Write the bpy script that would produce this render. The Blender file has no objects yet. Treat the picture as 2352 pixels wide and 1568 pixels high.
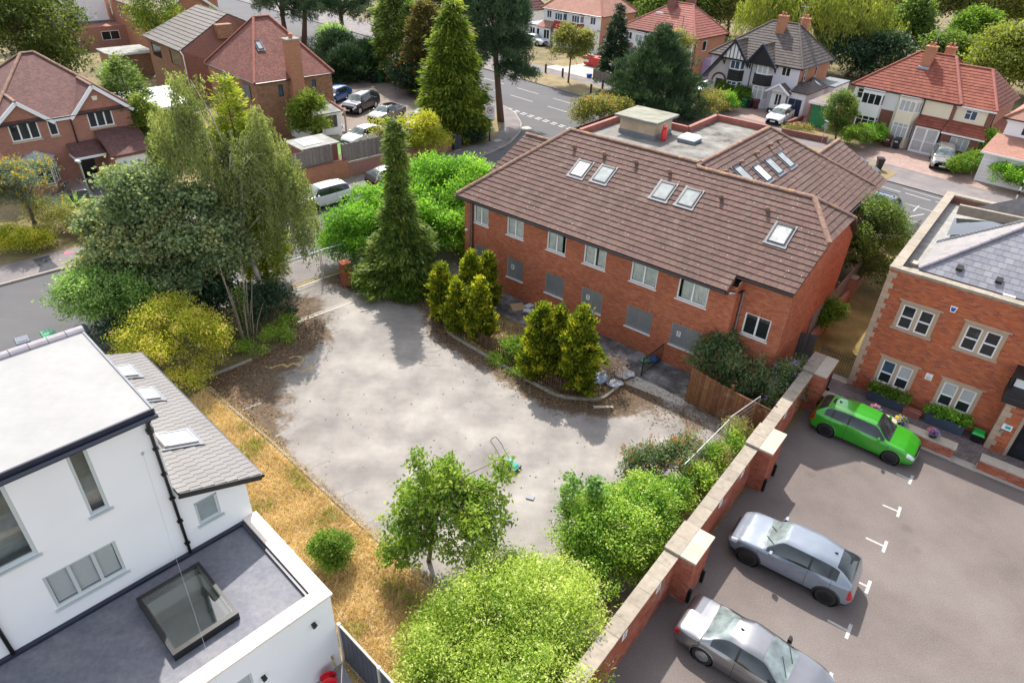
import bpy, math, random
import numpy as np
from mathutils import Vector, Matrix
# ---------------------------------------------------------------- camera, sky, sun, exposure
SC = bpy.context.scene
COL = SC.collection
rng = np.random.default_rng(11)
random.seed(11)
CAMH = 19.5
cam_d = bpy.data.cameras.new("camera")
cam = bpy.data.objects.new("camera", cam_d)
COL.objects.link(cam)
cam_d.sensor_width = 36.0
cam_d.sensor_fit = 'HORIZONTAL'
cam_d.lens = 24.0
cam_d.clip_start = 0.3
cam_d.clip_end = 1500
_d = Vector(((1072 - 1176) / 1568, -(3155 - 784) / 1568, -1)).normalized()
_up = -_d
_fw = Vector((0, 0, -1)); _fw = (_fw - _fw.dot(_up) * _up).normalized()
_rt = _fw.cross(_up)
cam.matrix_world = Matrix.Translation((0, 0, CAMH)) @ Matrix((_rt, _fw, _up)).to_4x4()
SC.camera = cam
SUN_EL = math.radians(50.0)
SUN_DIR = math.radians(-79.0)          # where the light travels to, on the ground
world = bpy.data.worlds.new("World"); SC.world = world
world.use_nodes = True
_nt = world.node_tree
_bg = _nt.nodes["Background"]
_sky = _nt.nodes.new("ShaderNodeTexSky")
_sky.sky_type = 'NISHITA'
_sky.sun_disc = False
_sky.sun_elevation = SUN_EL
_sky.sun_rotation = math.radians(-11.0)
_sky.altitude = 100
_sky.air_density = 0.8
_sky.dust_density = 1.5
_sky.ozone_density = 0.3
_hs = _nt.nodes.new("ShaderNodeHueSaturation")
_hs.inputs["Saturation"].default_value = 0.42      # thin bright cloud takes the blue out of the skylight
_nt.links.new(_sky.outputs[0], _hs.inputs["Color"])
_nt.links.new(_hs.outputs[0], _bg.inputs[0])
_bg.inputs[1].default_value = 0.15
sun_d = bpy.data.lights.new("sun", 'SUN')
sun_d.energy = 2.6
sun_d.angle = math.radians(0.6)
sun_d.color = (1.0, 0.95, 0.88)
sun = bpy.data.objects.new("sun", sun_d)
COL.objects.link(sun)
_ld = Vector((math.cos(SUN_DIR) * math.cos(SUN_EL), math.sin(SUN_DIR) * math.cos(SUN_EL), -math.sin(SUN_EL)))
sun.rotation_euler = _ld.to_track_quat('-Z', 'Y').to_euler()
sun.location = (0, 60, 60)
SC.view_settings.view_transform = 'Standard'
SC.view_settings.look = 'None'
SC.view_settings.exposure = 1.38
SC.view_settings.gamma = 1.0
SC.cycles.use_denoising = True
SC.cycles.max_bounces = 6
SC.cycles.transparent_max_bounces = 12
SC.cycles.sample_clamp_indirect = 6
# ---------------------------------------------------------------- node materials
MATS = {}
def _new(name):
 m = bpy.data.materials.new(name); m.use_nodes = True
 return m, m.node_tree, m.node_tree.nodes["Principled BSDF"]
def N(nt, t, **kw):
 n = nt.nodes.new("ShaderNode" + t)
 for k, v in kw.items():
  if k.startswith('i_'):
   key = k[2:]
   key = int(key) if key.isdigit() else key.replace('_', ' ')
   n.inputs[key].default_value = v
  else:
   setattr(n, k, v)
 return n
def c4(c): return (c[0], c[1], c[2], 1.0)
def ramp(nt, fac, stops):
 r = N(nt, "ValToRGB")
 el = r.color_ramp.elements
 while len(el) < len(stops): el.new(0.5)
 for e, (p, c) in zip(el, stops):
  e.position = p; e.color = c4(c) if len(c) == 3 else c
 nt.links.new(fac, r.inputs[0])
 return r.outputs[0]
def mixc(nt, fac, a, b, mode='MIX'):
 n = N(nt, "Mix", data_type='RGBA', blend_type=mode)
 for sock, v in ((n.inputs[0], fac), (n.inputs[6], a), (n.inputs[7], b)):
  if hasattr(v, 'links'): nt.links.new(v, sock)
  elif isinstance(v, (int, float)): sock.default_value = v
  else: sock.default_value = c4(v)
 return n.outputs[2]
def math_(nt, op, a, b=None):
 n = N(nt, "Math", operation=op)
 for i, v in enumerate((a, b)):
  if v is None: continue
  if hasattr(v, 'links'): nt.links.new(v, n.inputs[i])
  else: n.inputs[i].default_value = v
 return n.outputs[0]
def noise(nt, vec, scale, detail=4, rough=.6):
 n = N(nt, "TexNoise", i_Scale=scale, i_Detail=detail, i_Roughness=rough)
 if vec is not None: nt.links.new(vec, n.inputs["Vector"])
 return n.outputs["Fac"]
def wpos(nt): return N(nt, "NewGeometry").outputs["Position"]
def rnd_piece(nt):
 g = N(nt, "NewGeometry").outputs["Random Per Island"]
 o = N(nt, "ObjectInfo").outputs["Random"]
 return math_(nt, 'FRACT', math_(nt, 'ADD', g, o))
def bump(nt, bsdf, h, strength=.3, dist=.02):
 b = N(nt, "Bump", i_Strength=strength, i_Distance=dist)
 nt.links.new(h, b.inputs["Height"]); nt.links.new(b.outputs[0], bsdf.inputs["Normal"])
def plain(name, col, rough=.6, var=.12, scale=4., metal=0., bmp=0., spec=.5, coat=0., fine=60.):
 """plain paint, stone, metal or plastic with a little uneven tone"""
 if name in MATS: return MATS[name]
 m, nt, b = _new(name)
 p = wpos(nt)
 n1 = noise(nt, p, scale)
 lo = [max(0, c * (1 - var)) for c in col]; hi = [min(1, c * (1 + var)) for c in col]
 colr = ramp(nt, n1, [(.3, lo), (.7, hi)])
 nt.links.new(colr, b.inputs["Base Color"])
 b.inputs["Roughness"].default_value = rough
 b.inputs["Metallic"].default_value = metal
 b.inputs["Specular IOR Level"].default_value = spec
 b.inputs["Coat Weight"].default_value = coat
 b.inputs["Coat Roughness"].default_value = .04
 if bmp: bump(nt, b, noise(nt, p, fine), bmp, .01)
 MATS[name] = m
 return m
def pieces_mat(name, cols, rough=.85, speck=None, grain=18., gvar=.25, bmp=.25, lichen=None, spec=.3):
 """colour differs from piece to piece (bricks, tiles, stones, planks), with grain"""
 if name in MATS: return MATS[name]
 m, nt, b = _new(name)
 p = wpos(nt)
 k = len(cols)
 c = ramp(nt, rnd_piece(nt), [(i / max(1, k - 1), cc) for i, cc in enumerate(cols)])
 g = noise(nt, p, grain, 5, .65)
 dark = mixc(nt, 1.0, c, ramp(nt, g, [(.25, (1 - gvar,) * 3), (.75, (1 + 0 * gvar,) * 3)]), 'MULTIPLY')
 big = noise(nt, p, .45, 3)
 out = mixc(nt, 1.0, dark, ramp(nt, big, [(.3, (.86, .86, .86)), (.7, (1., 1., 1.))]), 'MULTIPLY')
 if speck:
  v = N(nt, "TexVoronoi", i_Scale=speck[1]); nt.links.new(p, v.inputs["Vector"])
  sm = math_(nt, 'LESS_THAN', v.outputs["Distance"], speck[2])
  ms = math_(nt, 'MULTIPLY', sm, math_(nt, 'GREATER_THAN', noise(nt, p, 1.3, 2), .5))
  out = mixc(nt, ms, out, speck[0])
 if lichen:
  out = mixc(nt, math_(nt, 'MULTIPLY', ramp(nt, noise(nt, p, lichen[1], 6, .7), [(.55, (0, 0, 0)), (.68, (1, 1, 1))]), lichen[2]), out, lichen[0])
 nt.links.new(out, b.inputs["Base Color"])
 b.inputs["Roughness"].default_value = rough
 b.inputs["Specular IOR Level"].default_value = spec
 if bmp: bump(nt, b, g, bmp, .006)
 MATS[name] = m
 return m
def course_mat(name, cols, mortar, bw=.225, rh=.075, ms=.012, bmp=.5, rough=.85, step=False, spec=.3, off=.5):
 """small brickwork or small clay tiles too far off to pick apart; UVs are in metres"""
 if name in MATS: return MATS[name]
 m, nt, b = _new(name)
 uv = N(nt, "UVMap").outputs[0]
 br = N(nt, "TexBrick", offset=off, i_Scale=1.0)
 br.inputs["Brick Width"].default_value = bw; br.inputs["Row Height"].default_value = rh
 br.inputs["Mortar Size"].default_value = ms; br.inputs["Mortar Smooth"].default_value = .1
 br.inputs["Color1"].default_value = (0, 0, 0, 1); br.inputs["Color2"].default_value = (1, 1, 1, 1)
 br.inputs["Mortar"].default_value = (.5, .5, .5, 1)
 nt.links.new(uv, br.inputs["Vector"])
 k = len(cols)
 c = ramp(nt, br.outputs["Color"], [(i / max(1, k - 1), cc) for i, cc in enumerate(cols)])
 g = noise(nt, wpos(nt), 1.1, 5, .65)
 c = mixc(nt, 1., c, ramp(nt, g, [(.3, (.8, .8, .8)), (.7, (1.05, 1.05, 1.05))]), 'MULTIPLY')
 c = mixc(nt, br.outputs["Fac"], c, mortar)
 nt.links.new(c, b.inputs["Base Color"])
 b.inputs["Roughness"].default_value = rough
 b.inputs["Specular IOR Level"].default_value = spec
 if step:
  s = N(nt, "SeparateXYZ"); nt.links.new(uv, s.inputs[0])
  h = math_(nt, 'SUBTRACT', 1.0, math_(nt, 'FRACT', math_(nt, 'DIVIDE', s.outputs[1], rh)))
  h = math_(nt, 'SUBTRACT', h, math_(nt, 'MULTIPLY', br.outputs["Fac"], .4))
  bump(nt, b, h, bmp, .03)
 else:
  bump(nt, b, math_(nt, 'SUBTRACT', 1.0, br.outputs["Fac"]), bmp, .012)
 MATS[name] = m
 return m
def ground_mat(name, stops, scale=.5, fine=25., fvar=.25, rough=.9, bmp=.3, streak=None, spec=.25, extra=None):
 """tarmac, concrete, soil, dry grass: broad stains times fine grain"""
 if name in MATS: return MATS[name]
 m, nt, b = _new(name)
 p = wpos(nt)
 n1 = noise(nt, p, scale, 6, .62)
 if streak:
  mp = N(nt, "Mapping"); mp.inputs["Rotation"].default_value = (0, 0, streak[0]); mp.inputs["Scale"].default_value = (streak[1], streak[2], 1)
  nt.links.new(p, mp.inputs[0])
  n1 = math_(nt, 'MULTIPLY_ADD', n1, .6);
  n1.node.inputs[2].default_value = 0
  n2 = math_(nt, 'MULTIPLY', noise(nt, mp.outputs[0], 1., 5, .6), .4)
  n1 = math_(nt, 'ADD', n1, n2)
 c = ramp(nt, n1, stops)
 f = noise(nt, p, fine, 3, .7)
 c = mixc(nt, 1., c, ramp(nt, f, [(.3, (1 - fvar,) * 3), (.7, (1 + fvar * .4,) * 3)]), 'MULTIPLY')
 if extra: c = extra(nt, p, c)
 nt.links.new(c, b.inputs["Base Color"])
 b.inputs["Roughness"].default_value = rough
 b.inputs["Specular IOR Level"].default_value = spec
 bump(nt, b, f, bmp, .01)
 MATS[name] = m
 return m
def leaf_mat(name, stops, trans=.42, rough=.55, spec=.25, gain=1.2):
 """leaves: each takes its own tone from the face attribute 'tint'"""
 if name in MATS: return MATS[name]
 m, nt, b = _new(name)
 a = N(nt, "Attribute", attribute_name="tint")
 k = len(stops)
 c = ramp(nt, a.outputs["Fac"], [(i / (k - 1), [min(.85, q * gain) for q in s]) for i, s in enumerate(stops)])
 nt.links.new(c, b.inputs["Base Color"])
 b.inputs["Roughness"].default_value = rough
 b.inputs["Specular IOR Level"].default_value = spec
 t = N(nt, "BsdfTranslucent")
 nt.links.new(mixc(nt, 1., c, (1.5, 1.55, .8), 'MULTIPLY'), t.inputs[0])
 mx = N(nt, "MixShader", i_0=trans)
 nt.links.new(b.outputs[0], mx.inputs[1]); nt.links.new(t.outputs[0], mx.inputs[2])
 nt.links.new(mx.outputs[0], nt.nodes["Material Output"].inputs[0])
 MATS[name] = m
 return m
def glass_mat(name, tint=(.75, .8, .8), refl=.06):
 """clear pane: see-through with a mirror sheen that grows at grazing angles"""
 if name in MATS: return MATS[name]
 m, nt, b = _new(name)
 tr = N(nt, "BsdfTransparent"); tr.inputs[0].default_value = c4(tint)
 gl = N(nt, "BsdfGlossy"); gl.inputs["Roughness"].default_value = .03
 fr = N(nt, "Fresnel", i_IOR=1.5)
 mx = N(nt, "MixShader")
 nt.links.new(math_(nt, 'ADD', fr.outputs[0], refl), mx.inputs[0])
 nt.links.new(tr.outputs[0], mx.inputs[1]); nt.links.new(gl.outputs[0], mx.inputs[2])
 nt.links.new(mx.outputs[0], nt.nodes["Material Output"].inputs[0])
 MATS[name] = m
 return m
def paint_mat(name, col, metal=0.0, rough=.28, coat=1.0):
 """car paint: base, flake and clear coat"""
 if name in MATS: return MATS[name]
 m, nt, b = _new(name)
 n = noise(nt, wpos(nt), 2.5, 3)
 c = ramp(nt, n, [(.3, [x * .93 for x in col]), (.7, [min(1, x * 1.05) for x in col])])
 nt.links.new(c, b.inputs["Base Color"])
 b.inputs["Metallic"].default_value = metal
 b.inputs["Roughness"].default_value = rough
 b.inputs["Coat Weight"].default_value = coat
 b.inputs["Coat Roughness"].default_value = .03
 MATS[name] = m
 return m
# ---------------------------------------------------------------- objects
def link(o, parent=None):
 COL.objects.link(o)
 if parent is not None: o.parent = parent
 return o
def tag(o, label=None, cat=None, group=None, kind=None):
 if label: o["label"] = label
 if cat: o["category"] = cat
 if group: o["group"] = group
 if kind: o["kind"] = kind
 return o
def thing(name, label, cat, loc=(0, 0, 0), rz=0., group=None):
 o = bpy.data.objects.new(name, None)
 o.empty_display_size = .3
 o.location = loc; o.rotation_euler = (0, 0, rz)
 link(o)
 return tag(o, label, cat, group)
def copy_tree(o, parent=None):
 c = o.copy(); COL.objects.link(c)
 c.parent = parent
 for ch in o.children: copy_tree(ch, c)
 return c
def set_uv(me):
 """planar UVs in metres, face by face: u level along the face, v up it"""
 nl = len(me.loops); npoly = len(me.polygons)
 if not nl: return
 nrm = np.empty(npoly * 3, np.float32); me.polygons.foreach_get("normal", nrm); nrm = nrm.reshape(-1, 3)
 tot = np.empty(npoly, np.int32); me.polygons.foreach_get("loop_total", tot)
 vi = np.empty(nl, np.int32); me.loops.foreach_get("vertex_index", vi)
 co = np.empty(len(me.vertices) * 3, np.float32); me.vertices.foreach_get("co", co); co = co.reshape(-1, 3)[vi]
 t = np.stack([-nrm[:, 1], nrm[:, 0], np.zeros(npoly)], 1)
 ln = np.linalg.norm(t, axis=1)
 flat = ln < .02
 t[flat] = (1, 0, 0); ln[flat] = 1
 t = t / ln[:, None]
 bt = np.cross(nrm, t)
 t = np.repeat(t, tot, 0); bt = np.repeat(bt, tot, 0)
 uv = np.stack([(co * t).sum(1), (co * bt).sum(1)], 1).astype(np.float32)
 l = me.uv_layers.new(name="UVMap")
 l.data.foreach_set("uv", uv.ravel())
class MB:
 """collects faces; build() links them as one mesh object"""
 def __init__(s): s.v = []; s.f = []; s.m = []
 def poly(s, pts, m=0):
  i = len(s.v); s.v += [tuple(p) for p in pts]; s.f.append(list(range(i, i + len(pts)))); s.m.append(m); return s
 def hexa(s, p, m=0):
  i = len(s.v); s.v += [tuple(q) for q in p]
  for q in ((0, 3, 2, 1), (4, 5, 6, 7), (0, 1, 5, 4), (1, 2, 6, 5), (2, 3, 7, 6), (3, 0, 4, 7)):
   s.f.append([i + k for k in q]); s.m.append(m)
  return s
 def box(s, x0, y0, z0, x1, y1, z1, m=0):
  return s.hexa([(x0, y0, z0), (x1, y0, z0), (x1, y1, z0), (x0, y1, z0), (x0, y0, z1), (x1, y0, z1), (x1, y1, z1), (x0, y1, z1)], m)
 def cbox(s, c, sx, sy, sz, rz=0., m=0):
  ca, sa = math.cos(rz), math.sin(rz)
  P = []
  for z in (-sz / 2, sz / 2):
   for x, y in ((-1, -1), (1, -1), (1, 1), (-1, 1)):
    x *= sx / 2; y *= sy / 2
    P.append((c[0] + x * ca - y * sa, c[1] + x * sa + y * ca, c[2] + z))
  return s.hexa(P, m)
 def bar(s, a, b, w, h, m=0, up=(0, 0, 1)):
  a = Vector(a); b = Vector(b); d = (b - a).normalized(); u = Vector(up)
  if abs(d.dot(u)) > .99: u = Vector((0, 1, 0))
  x = d.cross(u).normalized() * (w / 2); y = x.cross(d).normalized() * (h / 2)
  return s.hexa([a - x - y, a + x - y, b + x - y, b - x - y, a - x + y, a + x + y, b + x + y, b - x + y], m)
 def prism(s, pts, z0, z1, m=0, mt=None):
  n = len(pts)
  ar = sum(pts[i][0] * pts[(i + 1) % n][1] - pts[(i + 1) % n][0] * pts[i][1] for i in range(n))
  if ar < 0: pts = pts[::-1]
  i = len(s.v)
  s.v += [(p[0], p[1], z0) for p in pts] + [(p[0], p[1], z1) for p in pts]
  s.f.append([i + n + k for k in range(n)]); s.m.append(m if mt is None else mt)
  s.f.append([i + n - 1 - k for k in range(n)]); s.m.append(m)
  for k in range(n):
   j = (k + 1) % n
   s.f.append([i + k, i + j, i + n + j, i + n + k]); s.m.append(m)
  return s
 def tube(s, pts, r, n=8, m=0, caps=True):
  pts = [Vector(p) for p in pts]
  K = len(pts); rs = r if isinstance(r, (list, tuple)) else [r] * K
  i0 = len(s.v); ux = None
  for k, p in enumerate(pts):
   d = (pts[min(k + 1, K - 1)] - pts[max(k - 1, 0)])
   d = d.normalized() if d.length > 1e-9 else Vector((0, 0, 1))
   if ux is None:
    ux = d.cross(Vector((0, 0, 1)))
    if ux.length < .05: ux = Vector((1, 0, 0))
   ux = (ux - d * ux.dot(d)).normalized(); uy = d.cross(ux)
   for j in range(n):
    a = 2 * math.pi * j / n
    s.v.append(tuple(p + (ux * math.cos(a) + uy * math.sin(a)) * rs[k]))
  for k in range(K - 1):
   for j in range(n):
    j2 = (j + 1) % n
    s.f.append([i0 + k * n + j, i0 + k * n + j2, i0 + (k + 1) * n + j2, i0 + (k + 1) * n + j]); s.m.append(m)
  if caps:
   s.f.append([i0 + j for j in range(n)][::-1]); s.m.append(m)
   s.f.append([i0 + (K - 1) * n + j for j in range(n)]); s.m.append(m)
  return s
 def lathe(s, prof, c=(0, 0, 0), n=16, m=0, axis="z", caps=True):
  i0 = len(s.v)
  for r, z in prof:
   for j in range(n):
    a = 2 * math.pi * j / n
    x, y = r * math.cos(a), r * math.sin(a)
    s.v.append((c[0] + x, c[1] + y, c[2] + z) if axis == 'z' else (c[0] + x, c[1] + z, c[2] - y))
  for k in range(len(prof) - 1):
   for j in range(n):
    j2 = (j + 1) % n
    s.f.append([i0 + k * n + j, i0 + k * n + j2, i0 + (k + 1) * n + j2, i0 + (k + 1) * n + j]); s.m.append(m)
  if caps:
   s.f.append([i0 + j for j in range(n)][::-1]); s.m.append(m)
   s.f.append([i0 + (len(prof) - 1) * n + j for j in range(n)]); s.m.append(m)
  return s
 def build(s, name, mats, parent=None, smooth=False, kind=None, uv=True):
  if not isinstance(mats, (list, tuple)): mats = [mats]
  me = bpy.data.meshes.new(name)
  me.from_pydata(s.v, [], s.f)
  for m in mats: me.materials.append(m)
  if len(mats) > 1: me.polygons.foreach_set("material_index", np.array(s.m, np.int32))
  if smooth: me.polygons.foreach_set("use_smooth", np.ones(len(s.f), bool))
  me.update()
  if uv: set_uv(me)
  o = bpy.data.objects.new(name, me)
  link(o, parent)
  if kind: o["kind"] = kind
  return o
def mesh_np(name, V, F, mat, parent=None, tint=None, smooth=False, kind=None, uv=False):
 """V (n,3), F (m,k) arrays to one mesh object"""
 me = bpy.data.meshes.new(name)
 V = np.ascontiguousarray(V, np.float32); F = np.ascontiguousarray(F, np.int32)
 me.vertices.add(len(V)); me.vertices.foreach_set("co", V.ravel())
 k = F.shape[1]
 me.loops.add(F.size); me.loops.foreach_set("vertex_index", F.ravel())
 me.polygons.add(len(F)); me.polygons.foreach_set("loop_start", np.arange(0, F.size, k, dtype=np.int32))
 if smooth: me.polygons.foreach_set("use_smooth", np.ones(len(F), bool))
 for m in (mat if isinstance(mat, (list, tuple)) else [mat]): me.materials.append(m)
 if tint is not None:
  a = me.attributes.new("tint", 'FLOAT', 'FACE'); a.data.foreach_set("value", np.ascontiguousarray(tint, np.float32))
 me.update(calc_edges=True)
 if uv: set_uv(me)
 o = bpy.data.objects.new(name, me)
 link(o, parent)
 if kind: o["kind"] = kind
 return o
def struct(o, label=None):
 o["kind"] = "structure"
 if label: o["label"] = label
 return o
CAMP = np.array([0, 0, CAMH])
# ---------------------------------------------------------------- laid pieces: bricks, tiles, slates, planks
def clip_poly(P, poly):
 """clip polygon P by convex counter-clockwise poly"""
 out = P
 n = len(poly)
 for i in range(n):
  a = poly[i]; b = poly[(i + 1) % n]
  ex, ey = b[0] - a[0], b[1] - a[1]
  inp = out; out = []
  if not inp: break
  for j in range(len(inp)):
   p = inp[j]; q = inp[(j + 1) % len(inp)]
   sp = ex * (p[1] - a[1]) - ey * (p[0] - a[0]); sq = ex * (q[1] - a[1]) - ey * (q[0] - a[0])
   if sp >= -1e-9: out.append(p)
   if (sp > 1e-9 and sq < -1e-9) or (sp < -1e-9 and sq > 1e-9):
    t = sp / (sp - sq); out.append((p[0] + (q[0] - p[0]) * t, p[1] + (q[1] - p[1]) * t))
 return out
def ccw(poly):
 a = sum(poly[i][0] * poly[(i + 1) % len(poly)][1] - poly[(i + 1) % len(poly)][0] * poly[i][1] for i in range(len(poly)))
 return list(poly) if a > 0 else list(poly)[::-1]
SHARED = {}
def pieces(parent, name, O, U, V, poly, pu, pv, gap, mat, holes=(), indiv=0, th=.02, lift=0., lap=0., bond=.5, rot90=False, key=None, jitter=0., inset=0.):
 """lay pieces pu x pv over a convex polygon (u,v metres) on the plane O,U,V. lift raises the lower edge (lapped tiles).
 The `indiv` full pieces nearest the camera are objects of their own; the rest is one joined part."""
 O = np.array(O, float); U = np.array(U, float); V = np.array(V, float)
 Nn = np.cross(U, V); Nn /= np.linalg.norm(Nn)
 poly = ccw(poly)
 u0 = min(p[0] for p in poly); u1 = max(p[0] for p in poly); v0 = min(p[1] for p in poly); v1 = max(p[1] for p in poly)
 E = [(poly[i], poly[(i + 1) % len(poly)]) for i in range(len(poly))]
 w = pu - gap; h = pv - gap + lap
 full = []; part = []
 nv = int(math.ceil((v1 - v0) / pv))
 for j in range(nv):
  vb = v0 + j * pv
  off = (bond * pu) if j % 2 else 0.
  k0 = -1
  nu = int(math.ceil((u1 - u0) / pu)) + 2
  for i in range(k0, nu):
   ua = u0 + i * pu - off + gap / 2
   r = [(ua, vb), (ua + w, vb), (ua + w, vb + h), (ua, vb + h)]
   ins = True; outside = False
   for a, b in E:
    ex, ey = b[0] - a[0], b[1] - a[1]
    sd = [ex * (p[1] - a[1]) - ey * (p[0] - a[0]) for p in r]
    if max(sd) <= 1e-6: outside = True; break
    if min(sd) < -1e-6: ins = False
   if outside: continue
   hit = [q for q in holes if ua < q[1] - 1e-6 and ua + w > q[0] + 1e-6 and vb < q[3] - 1e-6 and vb + h > q[2] + 1e-6]
   if ins and not hit: full.append((ua, vb)); continue
   rects = [r] if ins else [clip_poly(r, poly)]
   for q in hit:
    nr = []
    for P in rects:
     if len(P) < 3: continue
     for bx in ((-1e3, -1e3, q[0], 1e3), (q[1], -1e3, 1e3, 1e3), (q[0], -1e3, q[1], q[2]), (q[0], q[3], q[1], 1e3)):
      c = clip_poly(P, [(bx[0], bx[1]), (bx[2], bx[1]), (bx[2], bx[3]), (bx[0], bx[3])])
      if len(c) >= 3: nr.append(c)
    rects = nr
   for P in rects:
    if len(P) >= 3:
     ar = abs(sum(P[k][0] * P[(k + 1) % len(P)][1] - P[(k + 1) % len(P)][0] * P[k][1] for k in range(len(P)))) / 2
     if ar > .12 * w * pv * .3 and max(p[0] for p in P) - min(p[0] for p in P) > .015: part.append((P, vb))
 def zof(v, vb): return th + lift * max(0., 1 - (v - vb) / h)
 M4 = Matrix(((U[0], V[0], Nn[0], 0), (U[1], V[1], Nn[1], 0), (U[2], V[2], Nn[2], 0), (0, 0, 0, 1)))
 fa = np.array(full) if full else np.zeros((0, 2))
 if len(fa):
  W = parent_world(parent)
  cw = (O + np.outer(fa[:, 0] + w / 2, U) + np.outer(fa[:, 1] + h / 2, V))
  cw = cw @ W[:3, :3].T + W[:3, 3]
  order = np.argsort(np.linalg.norm(cw - CAMP, axis=1))
  fa = fa[order]
 ni = min(indiv, len(fa))
 z0 = zof(0, 0); z1 = zof(h, 0)
 tv = np.array([(0, 0, inset), (w, 0, inset), (w, h, inset), (0, h, inset), (0, 0, z0), (w, 0, z0), (w, h, z1), (0, h, z1)], float)
 tf = np.array([(4, 5, 6, 7), (0, 1, 5, 4), (1, 2, 6, 5), (2, 3, 7, 6), (3, 0, 4, 7)])
 if ni:
  k = (name, mat.name, round(w, 4), round(h, 4), round(th, 4), round(lift, 4))
  me = SHARED.get(k)
  if me is None:
   me = bpy.data.meshes.new(name); me.from_pydata([tuple(x) for x in tv], [], [tuple(int(y) for y in x) for x in tf]); me.materials.append(mat); me.update(); set_uv(me)
   SHARED[k] = me
  for a in fa[:ni]:
   o = bpy.data.objects.new(name, me)
   p = O + a[0] * U + a[1] * V
   mm = M4.copy()
   if jitter:
    mm = mm @ Matrix.Rotation(random.gauss(0, jitter), 4, 'X') @ Matrix.Rotation(random.gauss(0, jitter * .5), 4, 'Z')
   mm.translation = Vector(p)
   link(o, parent)
   o.matrix_local = mm
 rest = fa[ni:]
 Vv = []; Ff = []
 if len(rest) or part:
  base = O + np.outer(rest[:, 0], U) + np.outer(rest[:, 1], V) if len(rest) else np.zeros((0, 3))
  if lift > .02 and len(rest): base = base + np.outer(np.abs(rng.normal(0, .004, len(rest))), Nn)
  tw = tv[:, :1] * U + tv[:, 1:2] * V + tv[:, 2:] * Nn
  allv = (base[:, None, :] + tw[None]).reshape(-1, 3)
  allf = (tf[None] + (np.arange(len(rest)) * 8)[:, None, None]).reshape(-1, 4)
  faces = allf.tolist(); verts = [allv]
  n0 = len(allv)
  for P, vb in part:
   n = len(P)
   lo = [O + p[0] * U + p[1] * V + inset * Nn for p in P]; hi = [O + p[0] * U + p[1] * V + zof(p[1], vb) * Nn for p in P]
   verts.append(np.array(lo + hi))
   faces.append([n0 + n + k for k in range(n)])
   for k in range(n):
    k2 = (k + 1) % n
    faces.append([n0 + k, n0 + k2, n0 + n + k2, n0 + n + k])
   n0 += 2 * n
  me = bpy.data.meshes.new(name + "s_joined")
  me.from_pydata(np.concatenate(verts).tolist(), [], faces)
  me.materials.append(mat); me.update(); set_uv(me)
  plural = {'brick': 'brickwork', 'roof_tile': 'roof_tiling', 'slate': 'slating', 'plank': 'planking'}.get(name, name + '_field')
  o = bpy.data.objects.new(plural, me); link(o, parent); o["kind"] = "stuff"
 return len(full), len(part)
def parent_world(o):
 M = Matrix.Identity(4)
 while o is not None:
  L = Matrix.LocRotScale(o.location, o.rotation_euler, o.scale)
  M = L @ M
  o = o.parent
 return np.array(M)
# ---------------------------------------------------------------- palette
BRICK_RED = [(.40, .10, .045), (.47, .135, .06), (.54, .165, .075), (.36, .085, .045), (.58, .20, .10)]
BRICK_OLD = [(.36, .10, .05), (.30, .085, .05), (.40, .13, .06), (.22, .075, .05), (.44, .16, .08)]
M_MORTAR = plain("lime_mortar", (.42, .27, .19), .95, .15, 3)
M_MORTAR_R = plain("red_mortar", (.33, .17, .12), .95, .15, 3)
M_BRICK = pieces_mat("red_facing_brick", BRICK_RED, .88, grain=30, gvar=.2)
M_BRICK_W = pieces_mat("red_wall_brick", [(.396, .102, .054), (.480, .144, .072), (.324, .084, .048), (.444, .132, .078), (.504, .180, .114)], .88, grain=14, gvar=.3, lichen=((.600, .456, .396), 1.1, .35))
M_BRICK_B3 = pieces_mat("orange_red_brick", [(.562, .150, .056), (.475, .112, .044), (.625, .194, .081), (.325, .094, .062), (.575, .175, .069)], .88, grain=22, gvar=.25)
M_BRICKTEX = course_mat("brickwork_red_fine", [(.30, .09, .055), (.37, .12, .075), (.42, .15, .095)], (.40, .27, .21))
M_BRICKTEX_BROWN = course_mat("brickwork_brown", [(.20, .085, .045), (.33, .14, .065), (.40, .19, .09)], (.24, .17, .12))
M_BRICKTEX_ORANGE = course_mat("brickwork_orange", [(.38, .12, .055), (.46, .17, .08), (.34, .10, .05)], (.42, .27, .18))
M_BRICKTEX_DARK = course_mat("brickwork_dark_red", [(.17, .05, .035), (.23, .07, .045), (.20, .06, .04)], (.25, .17, .14))
M_TILE = pieces_mat("brown_concrete_tile", [(.135, .083, .068), (.158, .096, .078), (.185, .112, .09), (.15, .092, .078), (.172, .10, .082)], .85, speck=((.5, .48, .44), 4.5, .10), grain=9, gvar=.25, lichen=((.25, .2, .165), .55, .35))
M_TILE_RIDGE = pieces_mat("lichened_ridge_tile", [(.288, .180, .132), (.348, .222, .168), (.252, .150, .120)], .9, grain=9, gvar=.3, lichen=((.624, .360, .096), 2.2, .5))
M_TILE_RED = pieces_mat("red_concrete_tile", [(.24, .068, .045), (.29, .085, .055), (.33, .105, .066), (.27, .08, .055)], .8, grain=6, gvar=.25)
M_TILE_PINK = pieces_mat("pale_red_tile", [(.33, .115, .09), (.40, .15, .115), (.36, .13, .10)], .8, grain=6, gvar=.2)
M_TILE_GREY = pieces_mat("grey_brown_tile", [(.10, .085, .078), (.125, .105, .095), (.145, .12, .11)], .8, grain=7, gvar=.25)
M_TILE_GREY2 = pieces_mat("grey_interlocking_tile", [(.17, .15, .135), (.20, .178, .16), (.185, .165, .15)], .75, grain=7, gvar=.2)
M_TILE_WH = pieces_mat("pale_grey_flat_tile", [(.200, .189, .183), (.225, .214, .206), (.212, .199, .193)], .7, grain=10, gvar=.14)
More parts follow.
